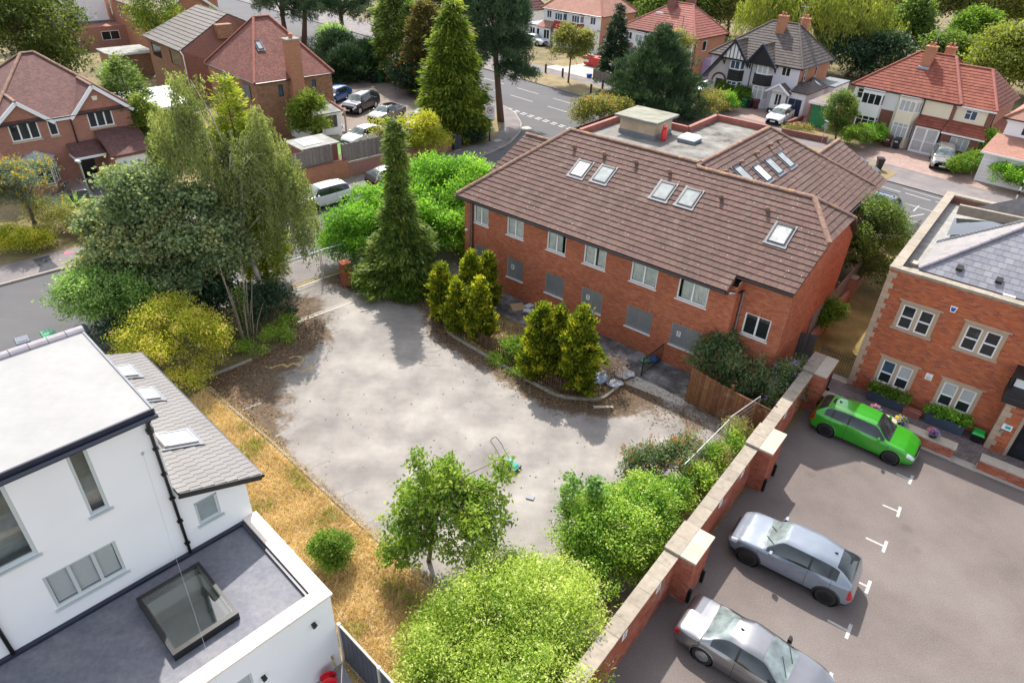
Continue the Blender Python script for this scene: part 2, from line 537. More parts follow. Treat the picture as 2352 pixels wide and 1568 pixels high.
M_SLATE = pieces_mat("blue_grey_slate", [(.209, .209, .242), (.257, .257, .290), (.294, .290, .314), (.228, .223, .247)], .55, grain=5, gvar=.2)
M_TILETEX_PLUM = course_mat("plum_clay_tile", [(.117, .059, .054), (.153, .077, .068), (.189, .095, .081)], (.063, .036, .034), .17, .105, .006, .6, step=True)
M_TILETEX_RED = course_mat("mottled_red_clay_tile", [(.153, .054, .045), (.207, .077, .059), (.252, .108, .081), (.135, .054, .050)], (.063, .032, .027), .17, .11, .006, .6, step=True)
M_TILETEX_SALMON = course_mat("salmon_clay_tile", [(.34, .17, .125), (.42, .215, .16), (.38, .2, .15)], (.2, .1, .08), .17, .11, .005, .4, step=True)
M_HIP_RED = pieces_mat("red_hip_tile", [(.38, .14, .10), (.42, .17, .12)], .85, grain=9, gvar=.2)
M_WHITE = plain("white_upvc", (.80, .80, .79), .35, .03, 1)
M_RENDER = plain("white_render", (.80, .795, .79), .85, .025, .7, bmp=.08, fine=90)
M_RENDER_LAV = plain("pale_grey_render", (.62, .61, .66), .85, .05, .6, bmp=.1)
M_RENDER_CREAM = plain("cream_render", (.72, .66, .50), .85, .05, .6, bmp=.1)
M_GREYFRAME = plain("agate_grey_frame", (.50, .535, .525), .4, .03, 1)
M_BLACK = plain("black_plastic", (.012, .012, .013), .35, .2, 3)
M_BLACKTIMBER = plain("black_painted_timber", (.014, .013, .015), .55, .3, 6)
M_NAVY = plain("dark_navy_fascia", (.022, .026, .045), .35, .15, 3)
M_LEAD = plain("lead_flashing", (.16, .17, .19), .55, .2, 4)
M_STONE = pieces_mat("buff_sandstone", [(.50, .36, .24), (.56, .42, .29), (.47, .35, .25), (.60, .46, .33)], .9, grain=7, gvar=.2)
M_COPING = pieces_mat("weathered_coping_stone", [(.360, .310, .245), (.403, .346, .274), (.331, .281, .223)], .9, grain=5, gvar=.32, lichen=((.122, .115, .094), 3.2, .5))
M_COPING_P = pieces_mat("pale_coping_stone", [(.477, .419, .339), (.506, .448, .361), (.455, .398, .326)], .85, grain=4, gvar=.15)
M_TRAV = pieces_mat("cream_travertine_coping", [(.78, .69, .60), (.82, .73, .64), (.76, .67, .59)], .7, grain=3, gvar=.1)
M_GLASSD = plain("dark_window_glass", (.018, .022, .024), .04, .3, 1.5, spec=.6)
M_GLASSB = plain("blue_window_glass", (.05, .09, .13), .05, .3, 1.5, spec=.6)
M_GLASSW = plain("pale_blind_behind_glass", (.42, .44, .44), .08, .1, 2, spec=.6)
M_PANE = glass_mat("clear_pane", (.9, .93, .93), .03)
M_CURTAIN = plain("grey_net_curtain", (.8, .8, .75), .9, .15, 5)
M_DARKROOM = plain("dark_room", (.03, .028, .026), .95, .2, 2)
M_STEEL = plain("perforated_steel_sheet", (.27, .285, .30), .42, .08, 2.5, metal=.5)
M_GALV = plain("galvanised_steel", (.48, .49, .50), .4, .1, 6, metal=.75)
M_PAPER = plain("white_notice_paper", (.78, .78, .77), .8, .04, 8)
M_PRINT = plain("dark_print", (.06, .06, .07), .8, .1, 8)
M_IRON = plain("black_iron", (.02, .02, .022), .45, .2, 8)
M_CONC = plain("pale_concrete", (.40, .37, .32), .9, .18, 2.5, bmp=.2)
M_FELT = ground_mat("grey_roof_felt", [(.3, (.20, .20, .19)), (.5, (.30, .295, .27)), (.7, (.40, .40, .35))], 1.1, 40, .2)
def unit(v):
 v = np.array(v, float); return v / np.linalg.norm(v)
def wall(mb, p0, p1, z0, z1, holes=(), depth=.10, m=0, mr=None):
 """upright wall face p0->p1 seen from its right-hand side; holes (u0,u1,za,zb) get reveals"""
 p0 = np.array(p0, float); p1 = np.array(p1, float)
 L = np.linalg.norm(p1 - p0); d = (p1 - p0) / L; n = np.array([d[1], -d[0]])
 us = sorted({0., L, *[min(max(h[i], 0), L) for h in holes for i in (0, 1)]})
 zs = sorted({z0, z1, *[min(max(h[i], z0), z1) for h in holes for i in (2, 3)]})
 P = lambda u, z, k=0.: (p0[0] + d[0] * u - n[0] * k, p0[1] + d[1] * u - n[1] * k, z)
 for a, b in zip(us[:-1], us[1:]):
  for c, e in zip(zs[:-1], zs[1:]):
   mu, mz = (a + b) / 2, (c + e) / 2
   if any(h[0] < mu < h[1] and h[2] < mz < h[3] for h in holes): continue
   mb.poly([P(a, c), P(b, c), P(b, e), P(a, e)], m)
 r = m if mr is None else mr
 for a, b, c, e in holes:
  mb.poly([P(a, c), P(b, c), P(b, c, depth), P(a, c, depth)], r)
  mb.poly([P(a, e, depth), P(b, e, depth), P(b, e), P(a, e)], r)
  mb.poly([P(a, c, depth), P(a, e, depth), P(a, e), P(a, c)], r)
  mb.poly([P(b, c), P(b, e), P(b, e, depth), P(b, c, depth)], r)
 return mb
def window(parent, p0, d, u0, u1, z0, z1, depth=.09, frame=None, panes=2, transom=None, glass=None, sill=None, fw=.055, curtain=None, back=None, split=None, blinds=False, name='window', lintel=None):
 """a window in a wall opening: frame, panes, sill. p0 and d as for wall()."""
 frame = frame or M_WHITE; glass = glass or M_GLASSD
 p0 = np.array(p0, float); d = unit(d); n = np.array([d[1], -d[0]])
 P = lambda u, z, k: (p0[0] + d[0] * u - n[0] * k, p0[1] + d[1] * u - n[1] * k, z)
 def bx(mb, ua, ub, za, zb, ka, kb, m=0):
  return mb.hexa([P(ua, za, ka), P(ub, za, ka), P(ub, za, kb), P(ua, za, kb), P(ua, zb, ka), P(ub, zb, ka), P(ub, zb, kb), P(ua, zb, kb)], m)
 f = MB(); k0, k1 = depth - .03, depth + .03
 bx(f, u0, u1, z0, z0 + fw, k0, k1); bx(f, u0, u1, z1 - fw, z1, k0, k1)
 bx(f, u0, u0 + fw, z0 + fw, z1 - fw, k0, k1); bx(f, u1 - fw, u1, z0 + fw, z1 - fw, k0, k1)
 edges = split or [i / panes for i in range(1, panes)]
 us = [u0 + fw / 2] + [u0 + (u1 - u0) * e for e in edges] + [u1 - fw / 2]
 for u in us[1:-1]: bx(f, u - fw * .6, u + fw * .6, z0 + fw, z1 - fw, k0 - .004, k1)
 ta = []
 if transom is not None:
  zt = z0 + (z1 - z0) * transom[0]
  which = transom[1] if len(transom) > 1 else range(len(us) - 1)
  for i in which:
   bx(f, us[i] + fw / 2, us[i + 1] - fw / 2, zt - fw * .45, zt + fw * .45, k0 + .004, k1); ta.append(i)
 w = f.build(name, frame, parent)
 for i in range(len(us) - 1):
  g = MB(); ua, ub = us[i] + fw * .4, us[i + 1] - fw * .4
  g.poly([P(ua, z0 + fw * .8, depth + .01), P(ub, z0 + fw * .8, depth + .01), P(ub, z1 - fw * .8, depth + .01), P(ua, z1 - fw * .8, depth + .01)])
  gm = glass[i % len(glass)] if isinstance(glass, (list, tuple)) else glass
  g.build('pane', gm, w)
  if blinds:
   b = MB(); k = 12
   for j in range(k):
    za = z0 + fw + (z1 - z0 - 2 * fw) * j / k; zb = z0 + fw + (z1 - z0 - 2 * fw) * (j + .82) / k
    b.poly([P(ua + .02, za, depth + .05), P(ub - .02, za, depth + .05), P(ub - .02, zb, depth + .075), P(ua + .02, zb, depth + .075)])
   b.build('blind', M_PAPER, w)
 if curtain is not None:
  for (fa, fb) in curtain:
   c = MB(); K = 22
   ua, ub = u0 + fw + (u1 - u0 - 2 * fw) * fa, u0 + fw + (u1 - u0 - 2 * fw) * fb
   for j in range(K):
    a = ua + (ub - ua) * j / K; b = ua + (ub - ua) * (j + 1) / K
    ka = depth + .06 + .025 * math.sin(j * 2.1 + fa * 9); kb = depth + .06 + .025 * math.sin((j + 1) * 2.1 + fa * 9)
    c.poly([P(a, z0 + .03, ka), P(b, z0 + .03, kb), P(b, z1 - .02, kb), P(a, z1 - .02, ka)])
   c.build('curtain', M_CURTAIN, w)
 if back is not None:
  b = MB(); dd = depth + .35
  b.poly([P(u0, z0, dd), P(u1, z0, dd), P(u1, z1, dd), P(u0, z1, dd)])
  b.poly([P(u0, z0, depth + .02), P(u1, z0, depth + .02), P(u1, z0, dd), P(u0, z0, dd)])
  b.poly([P(u0, z1, depth + .02), P(u1, z1, depth + .02), P(u1, z1, dd), P(u0, z1, dd)])
  b.poly([P(u0, z0, depth + .02), P(u0, z0, dd), P(u0, z1, dd), P(u0, z1, depth + .02)])
  b.poly([P(u1, z0, depth + .02), P(u1, z0, dd), P(u1, z1, dd), P(u1, z1, depth + .02)])
  b.build('dark_interior', back, w)
 if sill is not None:
  s = MB(); bx(s, u0 - .06, u1 + .06, z0 - sill[1], z0 - .002, -sill[2] if len(sill) > 2 else -.05, depth - .032); s.build('sill', sill[0], w)
 return w
def slope(parent, pts, mat, pu=.30, pv=.32, indiv=0, lift=.042, th=.01, name='roof_tile', under=None, bond=.5, gap=.008, holes=(), lap=.05, sheet=True, sname='roof_slope'):
 """a pitched roof face: pts[0]->pts[1] is the eave, seen from outside left to right"""
 P = [np.array(p, float) for p in pts]
 U = unit(P[1] - P[0])
 nn = np.cross(P[1] - P[0], P[2] - P[0]); nn = unit(nn)
 V = np.cross(nn, U)
 poly = [((p - P[0]) @ U, (p - P[0]) @ V) for p in P]
 r = parent
 if sheet:
  mb = MB(); mb.poly([p - nn * .004 for p in P]); mb.poly([p - nn * .09 for p in P][::-1])
  r = mb.build(sname, under or mat, parent)
 if pu: pieces(r, name, P[0], U, V, poly, pu, pv, gap, mat, holes, indiv, th, lift, lap, bond)
 return r
def ridge_tiles(parent, a, b, mat, r=.12, ln=.42, indiv=True, name='ridge_tile'):
 a = np.array(a, float); b = np.array(b, float); L = np.linalg.norm(b - a); n = max(1, int(round(L / ln)))
 X = (b - a) / L
 Y = unit(np.cross([0, 0, 1], X)); Z = np.cross(X, Y)
 K = 6; step = L / n
 def half(mb, o, l, rr):
  ring = [(math.cos(math.pi * k / K), math.sin(math.pi * k / K) * .8) for k in range(K + 1)]
  for x in (0,):
   pa = [o + Y * c * rr + Z * s * rr for c, s in ring]; pb = [q + X * l for q in pa]
   for k in range(K): mb.poly([pa[k], pb[k], pb[k + 1], pa[k + 1]])
   mb.poly(pa[::-1]); mb.poly(pb)
 if indiv:
  key = ('ridge', round(step, 3), r, mat.name)
  me = SHARED.get(key)
  if me is None:
   mb = MB()
   Xs, Ys, Zs = X, Y, Z
   X = np.array([1., 0, 0]); Y = np.array([0, 1., 0]); Z = np.array([0, 0, 1.])
   half(mb, np.zeros(3), step * .97, r)
   X, Y, Z = Xs, Ys, Zs
   me = bpy.data.meshes.new(name); me.from_pydata(mb.v, [], mb.f); me.materials.append(mat); me.update(); set_uv(me); SHARED[key] = me
  for i in range(n):
   o = bpy.data.objects.new(name, me); link(o, parent)
   M = Matrix(((X[0], Y[0], Z[0], 0), (X[1], Y[1], Z[1], 0), (X[2], Y[2], Z[2], 0), (0, 0, 0, 1)))
   M.translation = Vector(a + X * step * i - Z * .03 + Z * random.uniform(-.006, .006)); o.matrix_local = M
 else:
  mb = MB()
  for i in range(n): half(mb, a + X * step * i - Z * .03, step * .96, r)
  mb.build('ridge_line', mat, parent)
def gutter(parent, a, b, mat=None, r=.055, name='gutter'):
 mb = MB(); mb.tube([a, b], r, 8); return mb.build(name, mat or M_BLACK, parent)
def pipe(parent, pts, mat=None, r=.04, name='downpipe'):
 mb = MB(); mb.tube(pts, r, 8)
 o = mb.build(name, mat or M_BLACK, parent, smooth=True)
 return o
def brick_face(parent, p0, p1, z0, z1, mat, holes=(), indiv=0, poly=None, bw=.225, bh=.075, name='brick', gap=.011):
 """bricks laid in stretcher bond over a wall face, standing 5 mm proud of the mortar"""
 p0 = np.array(p0, float); p1 = np.array(p1, float); L = np.linalg.norm(p1 - p0); d = (p1 - p0) / L
 hs = [(h[0], h[1], h[2] - z0, h[3] - z0) for h in holes]
 pl = [(u, z - z0) for u, z in poly] if poly else [(0, 0), (L, 0), (L, z1 - z0), (0, z1 - z0)]
 pieces(parent, name, (p0[0], p0[1], z0), (d[0], d[1], 0), (0, 0, 1), pl, bw, bh, gap, mat, hs, indiv, th=.005)
def skylight(parent, c, U, V, w, h, glass, frame=None, flash=None, raise_=.09):
 """roof window: flashing, frame and pane lying on a roof slope, centre c"""
 c = np.array(c, float); U = unit(U); V = unit(V); Nn = np.cross(U, V)
 fr = frame or M_BLACK
 def bx(mb, u0, u1, v0, v1, n0, n1):
  q = lambda u, v, n: c + U * u + V * v + Nn * n
  mb.hexa([q(u0, v0, n0), q(u1, v0, n0), q(u1, v1, n0), q(u0, v1, n0), q(u0, v0, n1), q(u1, v0, n1), q(u1, v1, n1), q(u0, v1, n1)])
 mb = MB(); t = .055; z0 = .02
 bx(mb, -w / 2, w / 2, -h / 2, -h / 2 + t, z0, raise_); bx(mb, -w / 2, w / 2, h / 2 - t * 1.9, h / 2, z0, raise_ + .012)
 bx(mb, -w / 2, -w / 2 + t, -h / 2 + t, h / 2 - t * 1.9, z0, raise_); bx(mb, w / 2 - t, w / 2, -h / 2 + t, h / 2 - t * 1.9, z0, raise_)
 s = mb.build('roof_window', fr, parent)
 g = MB(); bx(g, -w / 2 + t, w / 2 - t, -h / 2 + t, h / 2 - t * 1.9, raise_ - .045, raise_ - .02); g.build('pane', glass, s)
 f = MB(); bx(f, -w / 2 - .13, w / 2 + .13, -h / 2 - .16, -h / 2 - .004, .03, .052); bx(f, -w / 2 - .1, -w / 2 - .004, -h / 2, h / 2 + .08, .03, .05); bx(f, w / 2 + .004, w / 2 + .1, -h / 2, h / 2 + .08, .03, .05)
 f.build('flashing', flash or M_LEAD, s)
 return s
def local(p, o, ang):
 a = math.radians(ang); dx, dy = p[0] - o[0], p[1] - o[1]
 return (dx * math.cos(a) + dy * math.sin(a), -dx * math.sin(a) + dy * math.cos(a))
def toworld(q, o, ang):
 a = math.radians(ang)
 return (o[0] + q[0] * math.cos(a) - q[1] * math.sin(a), o[1] + q[0] * math.sin(a) + q[1] * math.cos(a))
def RN(e, n): return (.70711 * (e + n), .70711 * (n - e))      # street grid: e along the main road, n across it
def text_mesh(parent, s, c, U, V, h, mat, name='lettering', bold=0.):
 """flat lettering on a sign, centred at c, reading along U with V up"""
 cu = bpy.data.curves.new(name, 'FONT'); cu.body = s; cu.size = h; cu.align_x = 'CENTER'; cu.align_y = 'CENTER'; cu.offset = bold; cu.extrude = .001; cu.resolution_u = 2
 tmp = bpy.data.objects.new(name, cu); COL.objects.link(tmp)
 me = bpy.data.meshes.new_from_object(tmp)
 bpy.data.objects.remove(tmp); bpy.data.curves.remove(cu)
 me.materials.clear(); me.materials.append(mat)
 o = bpy.data.objects.new(name, me); link(o, parent)
 U = unit(U); V = unit(V); W = np.cross(U, V)
 M = Matrix(((U[0], V[0], W[0], 0), (U[1], V[1], W[1], 0), (U[2], V[2], W[2], 0), (0, 0, 0, 1))); M.translation = Vector(c)
 o.matrix_local = M
 return o
# ---------------------------------------------------------------- ground, roads, pavements, yards
B3O, B3A = (17.07, 26.59), -37.5
MBO, MBA = (7.62, 28.29), -37.5
WHO, WHA = (-9.117, 12.903), 47.3
M_SOIL = ground_mat("garden_soil_and_dry_grass", [(.3, (.10, .085, .045)), (.5, (.19, .15, .075)), (.7, (.30, .23, .11))], .35, 6, .3)
M_ROAD = ground_mat("road_tarmac", [(.32, (.095, .093, .096)), (.5, (.111, .108, .111)), (.68, (.127, .124, .124))], .25, 30, .16, streak=(math.radians(45), .06, 1.4))
M_PAVE = ground_mat("footway_tarmac", [(.3, (.151, .138, .138)), (.5, (.196, .173, .170)), (.7, (.239, .213, .202))], .7, 25, .2)
M_DRIVE = ground_mat("dark_drive_tarmac", [(.3, (.13, .125, .13)), (.7, (.19, .185, .185))], .6, 25, .2)
def _wear(nt, p, c):
 v = N(nt, "TexVoronoi", i_Scale=.55, i_Randomness=1.0); nt.links.new(p, v.inputs["Vector"])
 d = math_(nt, 'ADD', v.outputs["Distance"], math_(nt, 'MULTIPLY', noise(nt, p, 5., 4), .22))
 c = mixc(nt, math_(nt, 'MULTIPLY', ramp(nt, d, [(.16, (1, 1, 1)), (.27, (0, 0, 0))]), .35), c, (.07, .06, .06))
 w = N(nt, "TexVoronoi", i_Scale=14.); nt.links.new(p, w.inputs["Vector"])
 return mixc(nt, math_(nt, 'MULTIPLY', math_(nt, 'LESS_THAN', w.outputs["Distance"], .13), .3), c, (.36, .33, .31))
M_CARPARK = ground_mat("brown_grey_tarmac", [(.3, (.137, .113, .103)), (.5, (.171, .143, .130)), (.7, (.199, .171, .155))], .35, 22, .28, bmp=.5, extra=_wear)
M_GRAVEL = ground_mat("pinkish_gravel", [(.3, (.184, .146, .122)), (.5, (.231, .187, .160)), (.7, (.272, .228, .194))], .5, 14, .3)
M_PATHDARK = ground_mat("dark_broken_path", [(.35, (.07, .065, .065)), (.5, (.16, .15, .145)), (.62, (.30, .29, .285))], 1.1, 18, .35)
M_STRAW = ground_mat("sun_dried_grass", [(.3, (.344, .241, .125)), (.5, (.467, .339, .184)), (.7, (.572, .435, .246))], .8, 18, .35, bmp=.6)
M_VERGE = ground_mat("dry_verge_grass", [(.3, (.190, .143, .072)), (.5, (.254, .196, .101)), (.7, (.301, .238, .132))], .5, 12, .35, bmp=.6)
M_LAWN2 = ground_mat("thin_dry_lawn", [(.3, (.13, .11, .035)), (.5, (.22, .165, .06)), (.7, (.32, .24, .09))], .8, 14, .35, bmp=.6)
M_PAINT = pieces_mat("worn_white_road_paint", [(.55, .54, .51), (.5, .49, .46)], .85, grain=11, gvar=.3, lichen=((.22, .2, .19), 7., .8))
M_PAINT_Y = plain("worn_yellow_paint", (.360, .259, .094), .85, .3, 6)
M_PAINT_WORN = plain("worn_white_paint", (.234, .222, .200), .9, .15, 5)
M_KERB = pieces_mat("concrete_kerb", [(.34, .31, .27), (.40, .36, .31), (.31, .28, .25)], .9, grain=8, gvar=.25)
M_BLOCK = course_mat("grey_block_paving", [(.16, .13, .13), (.21, .17, .165), (.25, .205, .195)], (.09, .075, .07), .2, .1, .008, .5)
M_BLOCK_PINK = course_mat("pink_block_paving", [(.30, .20, .17), (.36, .25, .21), (.40, .29, .25)], (.2, .14, .12), .2, .1, .006, .3)
def slab(name, pts, z0, z1, mat, parent=None, kind='structure'):
 o = MB().prism([tuple(p) for p in pts], z0, z1).build(name, mat, parent)
 if kind: o["kind"] = kind
 return o
def sheet(name, pts, z, mat, parent=None):
 pts = ccw([tuple(p[:2]) for p in pts])
 o = MB().poly([(p[0], p[1], z) for p in pts]).build(name, mat, parent)
 if parent is None: o["kind"] = "structure"
 return o
g = MB().poly([(-420, -200, -.13), (420, -200, -.13), (420, 620, -.13), (-420, 620, -.13)]).build("ground", M_SOIL); struct(g)
road = sheet("main_road", [RN(-190, 52.3), RN(90, 52.3), RN(90, 62.5), RN(-190, 62.5)], -.10, M_ROAD)
KL = [(-43.7, -40), (-43.7, 34), (-44.1, 40.4), (-44.9, 43.4), (-46.9, 46.8), (-49.1, 49.1), (-51.9, 51.0), (-54.4, 52.0), (-58, 52.3), (-190, 52.3)]
KR = [(-35.9, -40), (-35.9, 34), (-35.5, 40.4), (-34.8, 43.3), (-32.5, 47), (-30.5, 49), (-27.5, 51.1), (-25.2, 52.0), (-21, 52.3), (90, 52.3)]
srd = sheet("side_road", [RN(*p) for p in KL[:-1]] + [RN(*p) for p in KR[:-1]][::-1], -.104, M_ROAD)
BL = [(-46.2, -40), (-46.2, 36), (-46.6, 41), (-47.4, 44), (-49.1, 46.6), (-51.2, 48.4), (-54.5, 49.7), (-190, 49.9)]
BR = [(-33.4, -40), (-33.4, 36), (-32.4, 43), (-30.4, 45.8), (-26, 48.9), (-21, 49.9), (90, 49.9)]
for nm, K, B in (("pavement_west", KL, BL), ("pavement_east", KR, BR)):
 # a pavement is a strip between the kerb and its back edge
 def res(P, n):
  P = np.array([RN(*q) for q in P]); d = np.r_[0, np.cumsum(np.linalg.norm(np.diff(P, axis=0), axis=1))]
  t = np.linspace(0, d[-1], n); return np.stack([np.interp(t, d, P[:, 0]), np.interp(t, d, P[:, 1])], 1)
 a, b = res(K, 120), res(B, 120)
 V = np.concatenate([np.c_[a, np.zeros(120)], np.c_[b, np.zeros(120)]]); F = [(i, i + 1, 121 + i, 120 + i) for i in range(119)]
 if nm.endswith("east"): F = [f[::-1] for f in F]
 F = [f[::-1] for f in F]
 struct(mesh_np(nm, V, np.array(F), M_PAVE, uv=True))
# garden blocks behind the pavements
slab("garden_ground_west", [RN(*p) for p in BL] + [RN(-190, -40)], -.125, -.006, M_SOIL)
slab("garden_ground_east", [RN(*p) for p in BR] + [RN(90, -60), RN(-33.4, -60)], -.125, -.008, M_SOIL)
slab("garden_ground_north", [RN(-190, 70), RN(120, 70), RN(120, 230), RN(-190, 230)], -.125, -.006, M_SOIL)
slab("pavement_north", [RN(-190, 62.5), RN(90, 62.5), RN(90, 70), RN(-190, 70)], -.125, 0, M_PAVE)
def kerb_row(name, pts, length=.92, w=.13, z0=-.12, z1=.012, mat=None):
 P = np.array(pts, float); d = np.r_[0, np.cumsum(np.linalg.norm(np.diff(P, axis=0), axis=1))]
 n = int(d[-1] / length)
 root = None
 for i in range(n):
  s0, s1 = i * length, (i + 1) * length - .012
  a = (np.interp(s0, d, P[:, 0]), np.interp(s0, d, P[:, 1])); b = (np.interp(s1, d, P[:, 0]), np.interp(s1, d, P[:, 1]))
  mb = MB().bar((a[0], a[1], (z0 + z1) / 2), (b[0], b[1], (z0 + z1) / 2), w, z1 - z0)
  if root is None:
   root = mb.build(name, mat or M_KERB); root["kind"] = "structure"
  else:
   mb.build('kerb_stone', mat or M_KERB, root)
def off(P, k): return [RN(e + k * s[0], n + k * s[1]) for (e, n), s in P]
kerb_row("kerb", [RN(-43.76, n) for n in range(-2, 35)] + [RN(e - .06, n) for e, n in KL[2:8]] + [RN(-58, 52.25), RN(-68, 52.25)])
kerb_row("kerb", [RN(-35.84, n) for n in range(-8, 35)] + [RN(e + .06, n) for e, n in KR[2:5]])
kerb_row("kerb", [RN(e, 62.56) for e in range(-66, -49)])
kerb_row("kerb", [RN(e, 62.56) for e in range(-24, -4)])
# painted lines
def dash(parent, a, b, w=.12, z=-.094, mat=None, name='painted_line'):
 a = np.array(a); b = np.array(b); d = unit(b - a); n = np.array([-d[1], d[0]]) * w / 2
 return MB().poly([(*(a - n), z), (*(b - n), z), (*(b + n), z), (*(a + n), z)]).build(name, mat or M_PAINT, parent)
for e in np.arange(-66, -30, 5.9):
 dash(road, RN(e, 59.1), RN(e + 3.6, 59.1)); dash(road, RN(e + 2.0, 56.1), RN(e + 5.6, 56.1))
for k, e in enumerate(np.arange(-54.2, -26, 1.1)):
 dash(road, RN(e, 52.05), RN(e + .68, 52.05), .22, -.093, name='give_way_dash'); dash(road, RN(e + .1, 51.6), RN(e + .78, 51.6), .22, -.093, name='give_way_dash')
for e in np.arange(-23, -3, 2.35): dash(road, RN(e, 60.9), RN(e + 2.0, 60.8), .11)
for e in np.arange(-23, -3, 4.0): dash(road, RN(e, 58.45), RN(e + 3.6, 58.4), .1)
for e in np.arange(-22, -3, 3.2): dash(road, RN(e, 55.2), RN(e + 2.9, 55.15), .1)
dash(road, (29.5, 49.1), (31.2, 49.9), .1); dash(road, RN(-18, 52.7), RN(-4, 52.7), .12); dash(road, RN(-16.5, 61.9), RN(-9, 61.7), .08)
dash(road, (30.6, 50.4), (31.6, 51.6), .1)
for p in ((-.2, 68.0), ): MB().prism([(.15, 67.3), (1.05, 67.9), (.65, 68.7), (-.25, 68.1)], -.103, -.09).build("manhole_cover", M_CONC, srd)
pv = bpy.data.objects["pavement_west"]
for c in ((-1.2, 63.9), (-2.0, 61.2)): MB().cbox((c[0], c[1], .004), .9, .55, .008, .8).build("inspection_cover", M_PATHDARK, pv)
MB().cbox((-2.15, 63.3, .005), .8, .6, .008, .8).build("inspection_cover", M_CONC, pv)
sheet("tarmac_patch", [(-28.9, 36.1), (-28.3, 36.75), (-27.6, 35.95), (-26.9, 35.35), (-27.6, 34.55), (-27.9, 35.2)], .005, plain("new_black_tarmac", (.045, .045, .05), .9, .2, 8), pv)
_pink = plain("pink_spray_paint", (.75, .10, .18), .8, .2, 6)
MB().poly([(-27.5, 36.9, .005), (-27.05, 37.25, .005), (-27.15, 37.4, .005), (-27.45, 37.25, .005), (-27.6, 37.3, .005)]).build("spray_mark", _pink, pv)
# north side verges, footways and drives
sheet("verge_grass", [RN(-63.4, 62.75), RN(-63.6, 67.4), RN(-53.1, 67.4), RN(-51.9, 65), RN(-52.2, 62.75)], .02, M_VERGE)
sheet("verge_grass", [RN(-34, 62.75), RN(-34, 65.6), RN(-21.0, 66.2), RN(-18.2, 65.0), RN(-18.2, 62.75)], .02, M_VERGE)
sheet("block_drive", [RN(-24.2, 66.9), RN(-24.2, 74.2), RN(-6, 74.2), RN(-6, 66.9)], .012, M_BLOCK_PINK)
sheet("block_drive", [RN(-44.5, 70.02), RN(-44.5, 77), RN(-30.8, 77), RN(-30.8, 69.8)], .012, M_BLOCK_PINK)
sheet("concrete_forecourt", [RN(-66, 69.8), RN(-66, 79), RN(-58, 79), RN(-58, 69.8)], .012, M_CONC)
sheet("dry_front_lawn", [RN(-68, 72), RN(-68, 79), RN(-64.5, 79), RN(-64.5, 72)], .02, M_VERGE)
# west side drives
sheet("tarmac_drive", [RN(-57, 8.4), RN(-46.25, 8.4), RN(-46.25, 15.5), RN(-57, 15.5)], .006, M_DRIVE)
sheet("gravel_drive", [(-18.5, 59.5), (-9.4, 56.9), (-6.8, 62.5), (-7.5, 68), (-9.5, 76), (-12.5, 86), (-18, 87), (-21.5, 80), (-22, 70)], .006, M_GRAVEL)
sheet("verge_grass", [(-3.4, 61.8), (-2.4, 64.4), (-1.9, 68), (-2.2, 71.5), (-3.6, 73.8), (-6, 72), (-5.5, 64)], .015, M_VERGE)
sheet("artificial_lawn", [(-17.9, 57.6), (-15.5, 57.2), (-14.6, 60.6), (-17.3, 61.5)], .02, plain("green_turf_mat", (.12, .24, .06), .9, .2, 8))
# railway behind the far houses
sheet("railway_ballast", [(40, 141), (100, 76), (97, 73), (37, 138)], .02, ground_mat("grey_ballast", [(.3, (.17, .155, .14)), (.7, (.27, .25, .23))], 2, 12, .4))
for k in (0, 1.5):
 dash(None, (41 + k * .7, 139 + k * .7), (99 + k * .7, 76 + k * .7), .12, .16, plain("rusty_rail", (.10, .06, .045), .5), 'railway_rail')["kind"] = "structure"
sheet("dry_embankment", [(44, 145), (103, 80), (112, 86), (52, 153)], .03, M_VERGE)
# ---- the old tarmac yard in the middle: grid sheet with a 'dirt' weight near beds and hedges
YARD = [(-14.3, 25.2), (-13.8, 24.6), (-9.9, 21.3), (-5.2, 17.0), (-2.4, 14.5), (.4, 12.0), (2.9, 12.1), (13.5, 25.6), (12.2, 26.6), (-5.0, 39.8), (-9.2, 36.9), (-10.3, 36.2), (-12.9, 33.6), (-12.2, 31.5), (-11.0, 29.2), (-12.4, 27.1)]
BED = [(-3.6, 31.6), (-3.6, 30.7), (-3.3, 29.9), (-1.2, 28.0), (.8, 26.2), (2.3, 24.95), (4.2, 24.85), (5.4, 26.3)]
def inpoly(P, poly):
 x, y = P[:, 0], P[:, 1]; r = np.zeros(len(P), bool); n = len(poly)
 for i in range(n):
  x0, y0 = poly[i]; x1, y1 = poly[(i + 1) % n]
  c = (y0 > y) != (y1 > y)
  with np.errstate(divide='ignore', invalid='ignore'):
   r ^= c & (x < (x1 - x0) * (y - y0) / (y1 - y0) + x0)
 return r
def dist_poly(P, pl):
 d = np.full(len(P), 1e9)
 for a, b in zip(pl[:-1], pl[1:]):
  a = np.array(a); b = np.array(b); ab = b - a
  t = np.clip(((P - a) @ ab) / (ab @ ab), 0, 1); d = np.minimum(d, np.linalg.norm(P - a - t[:, None] * ab, axis=1))
 return d
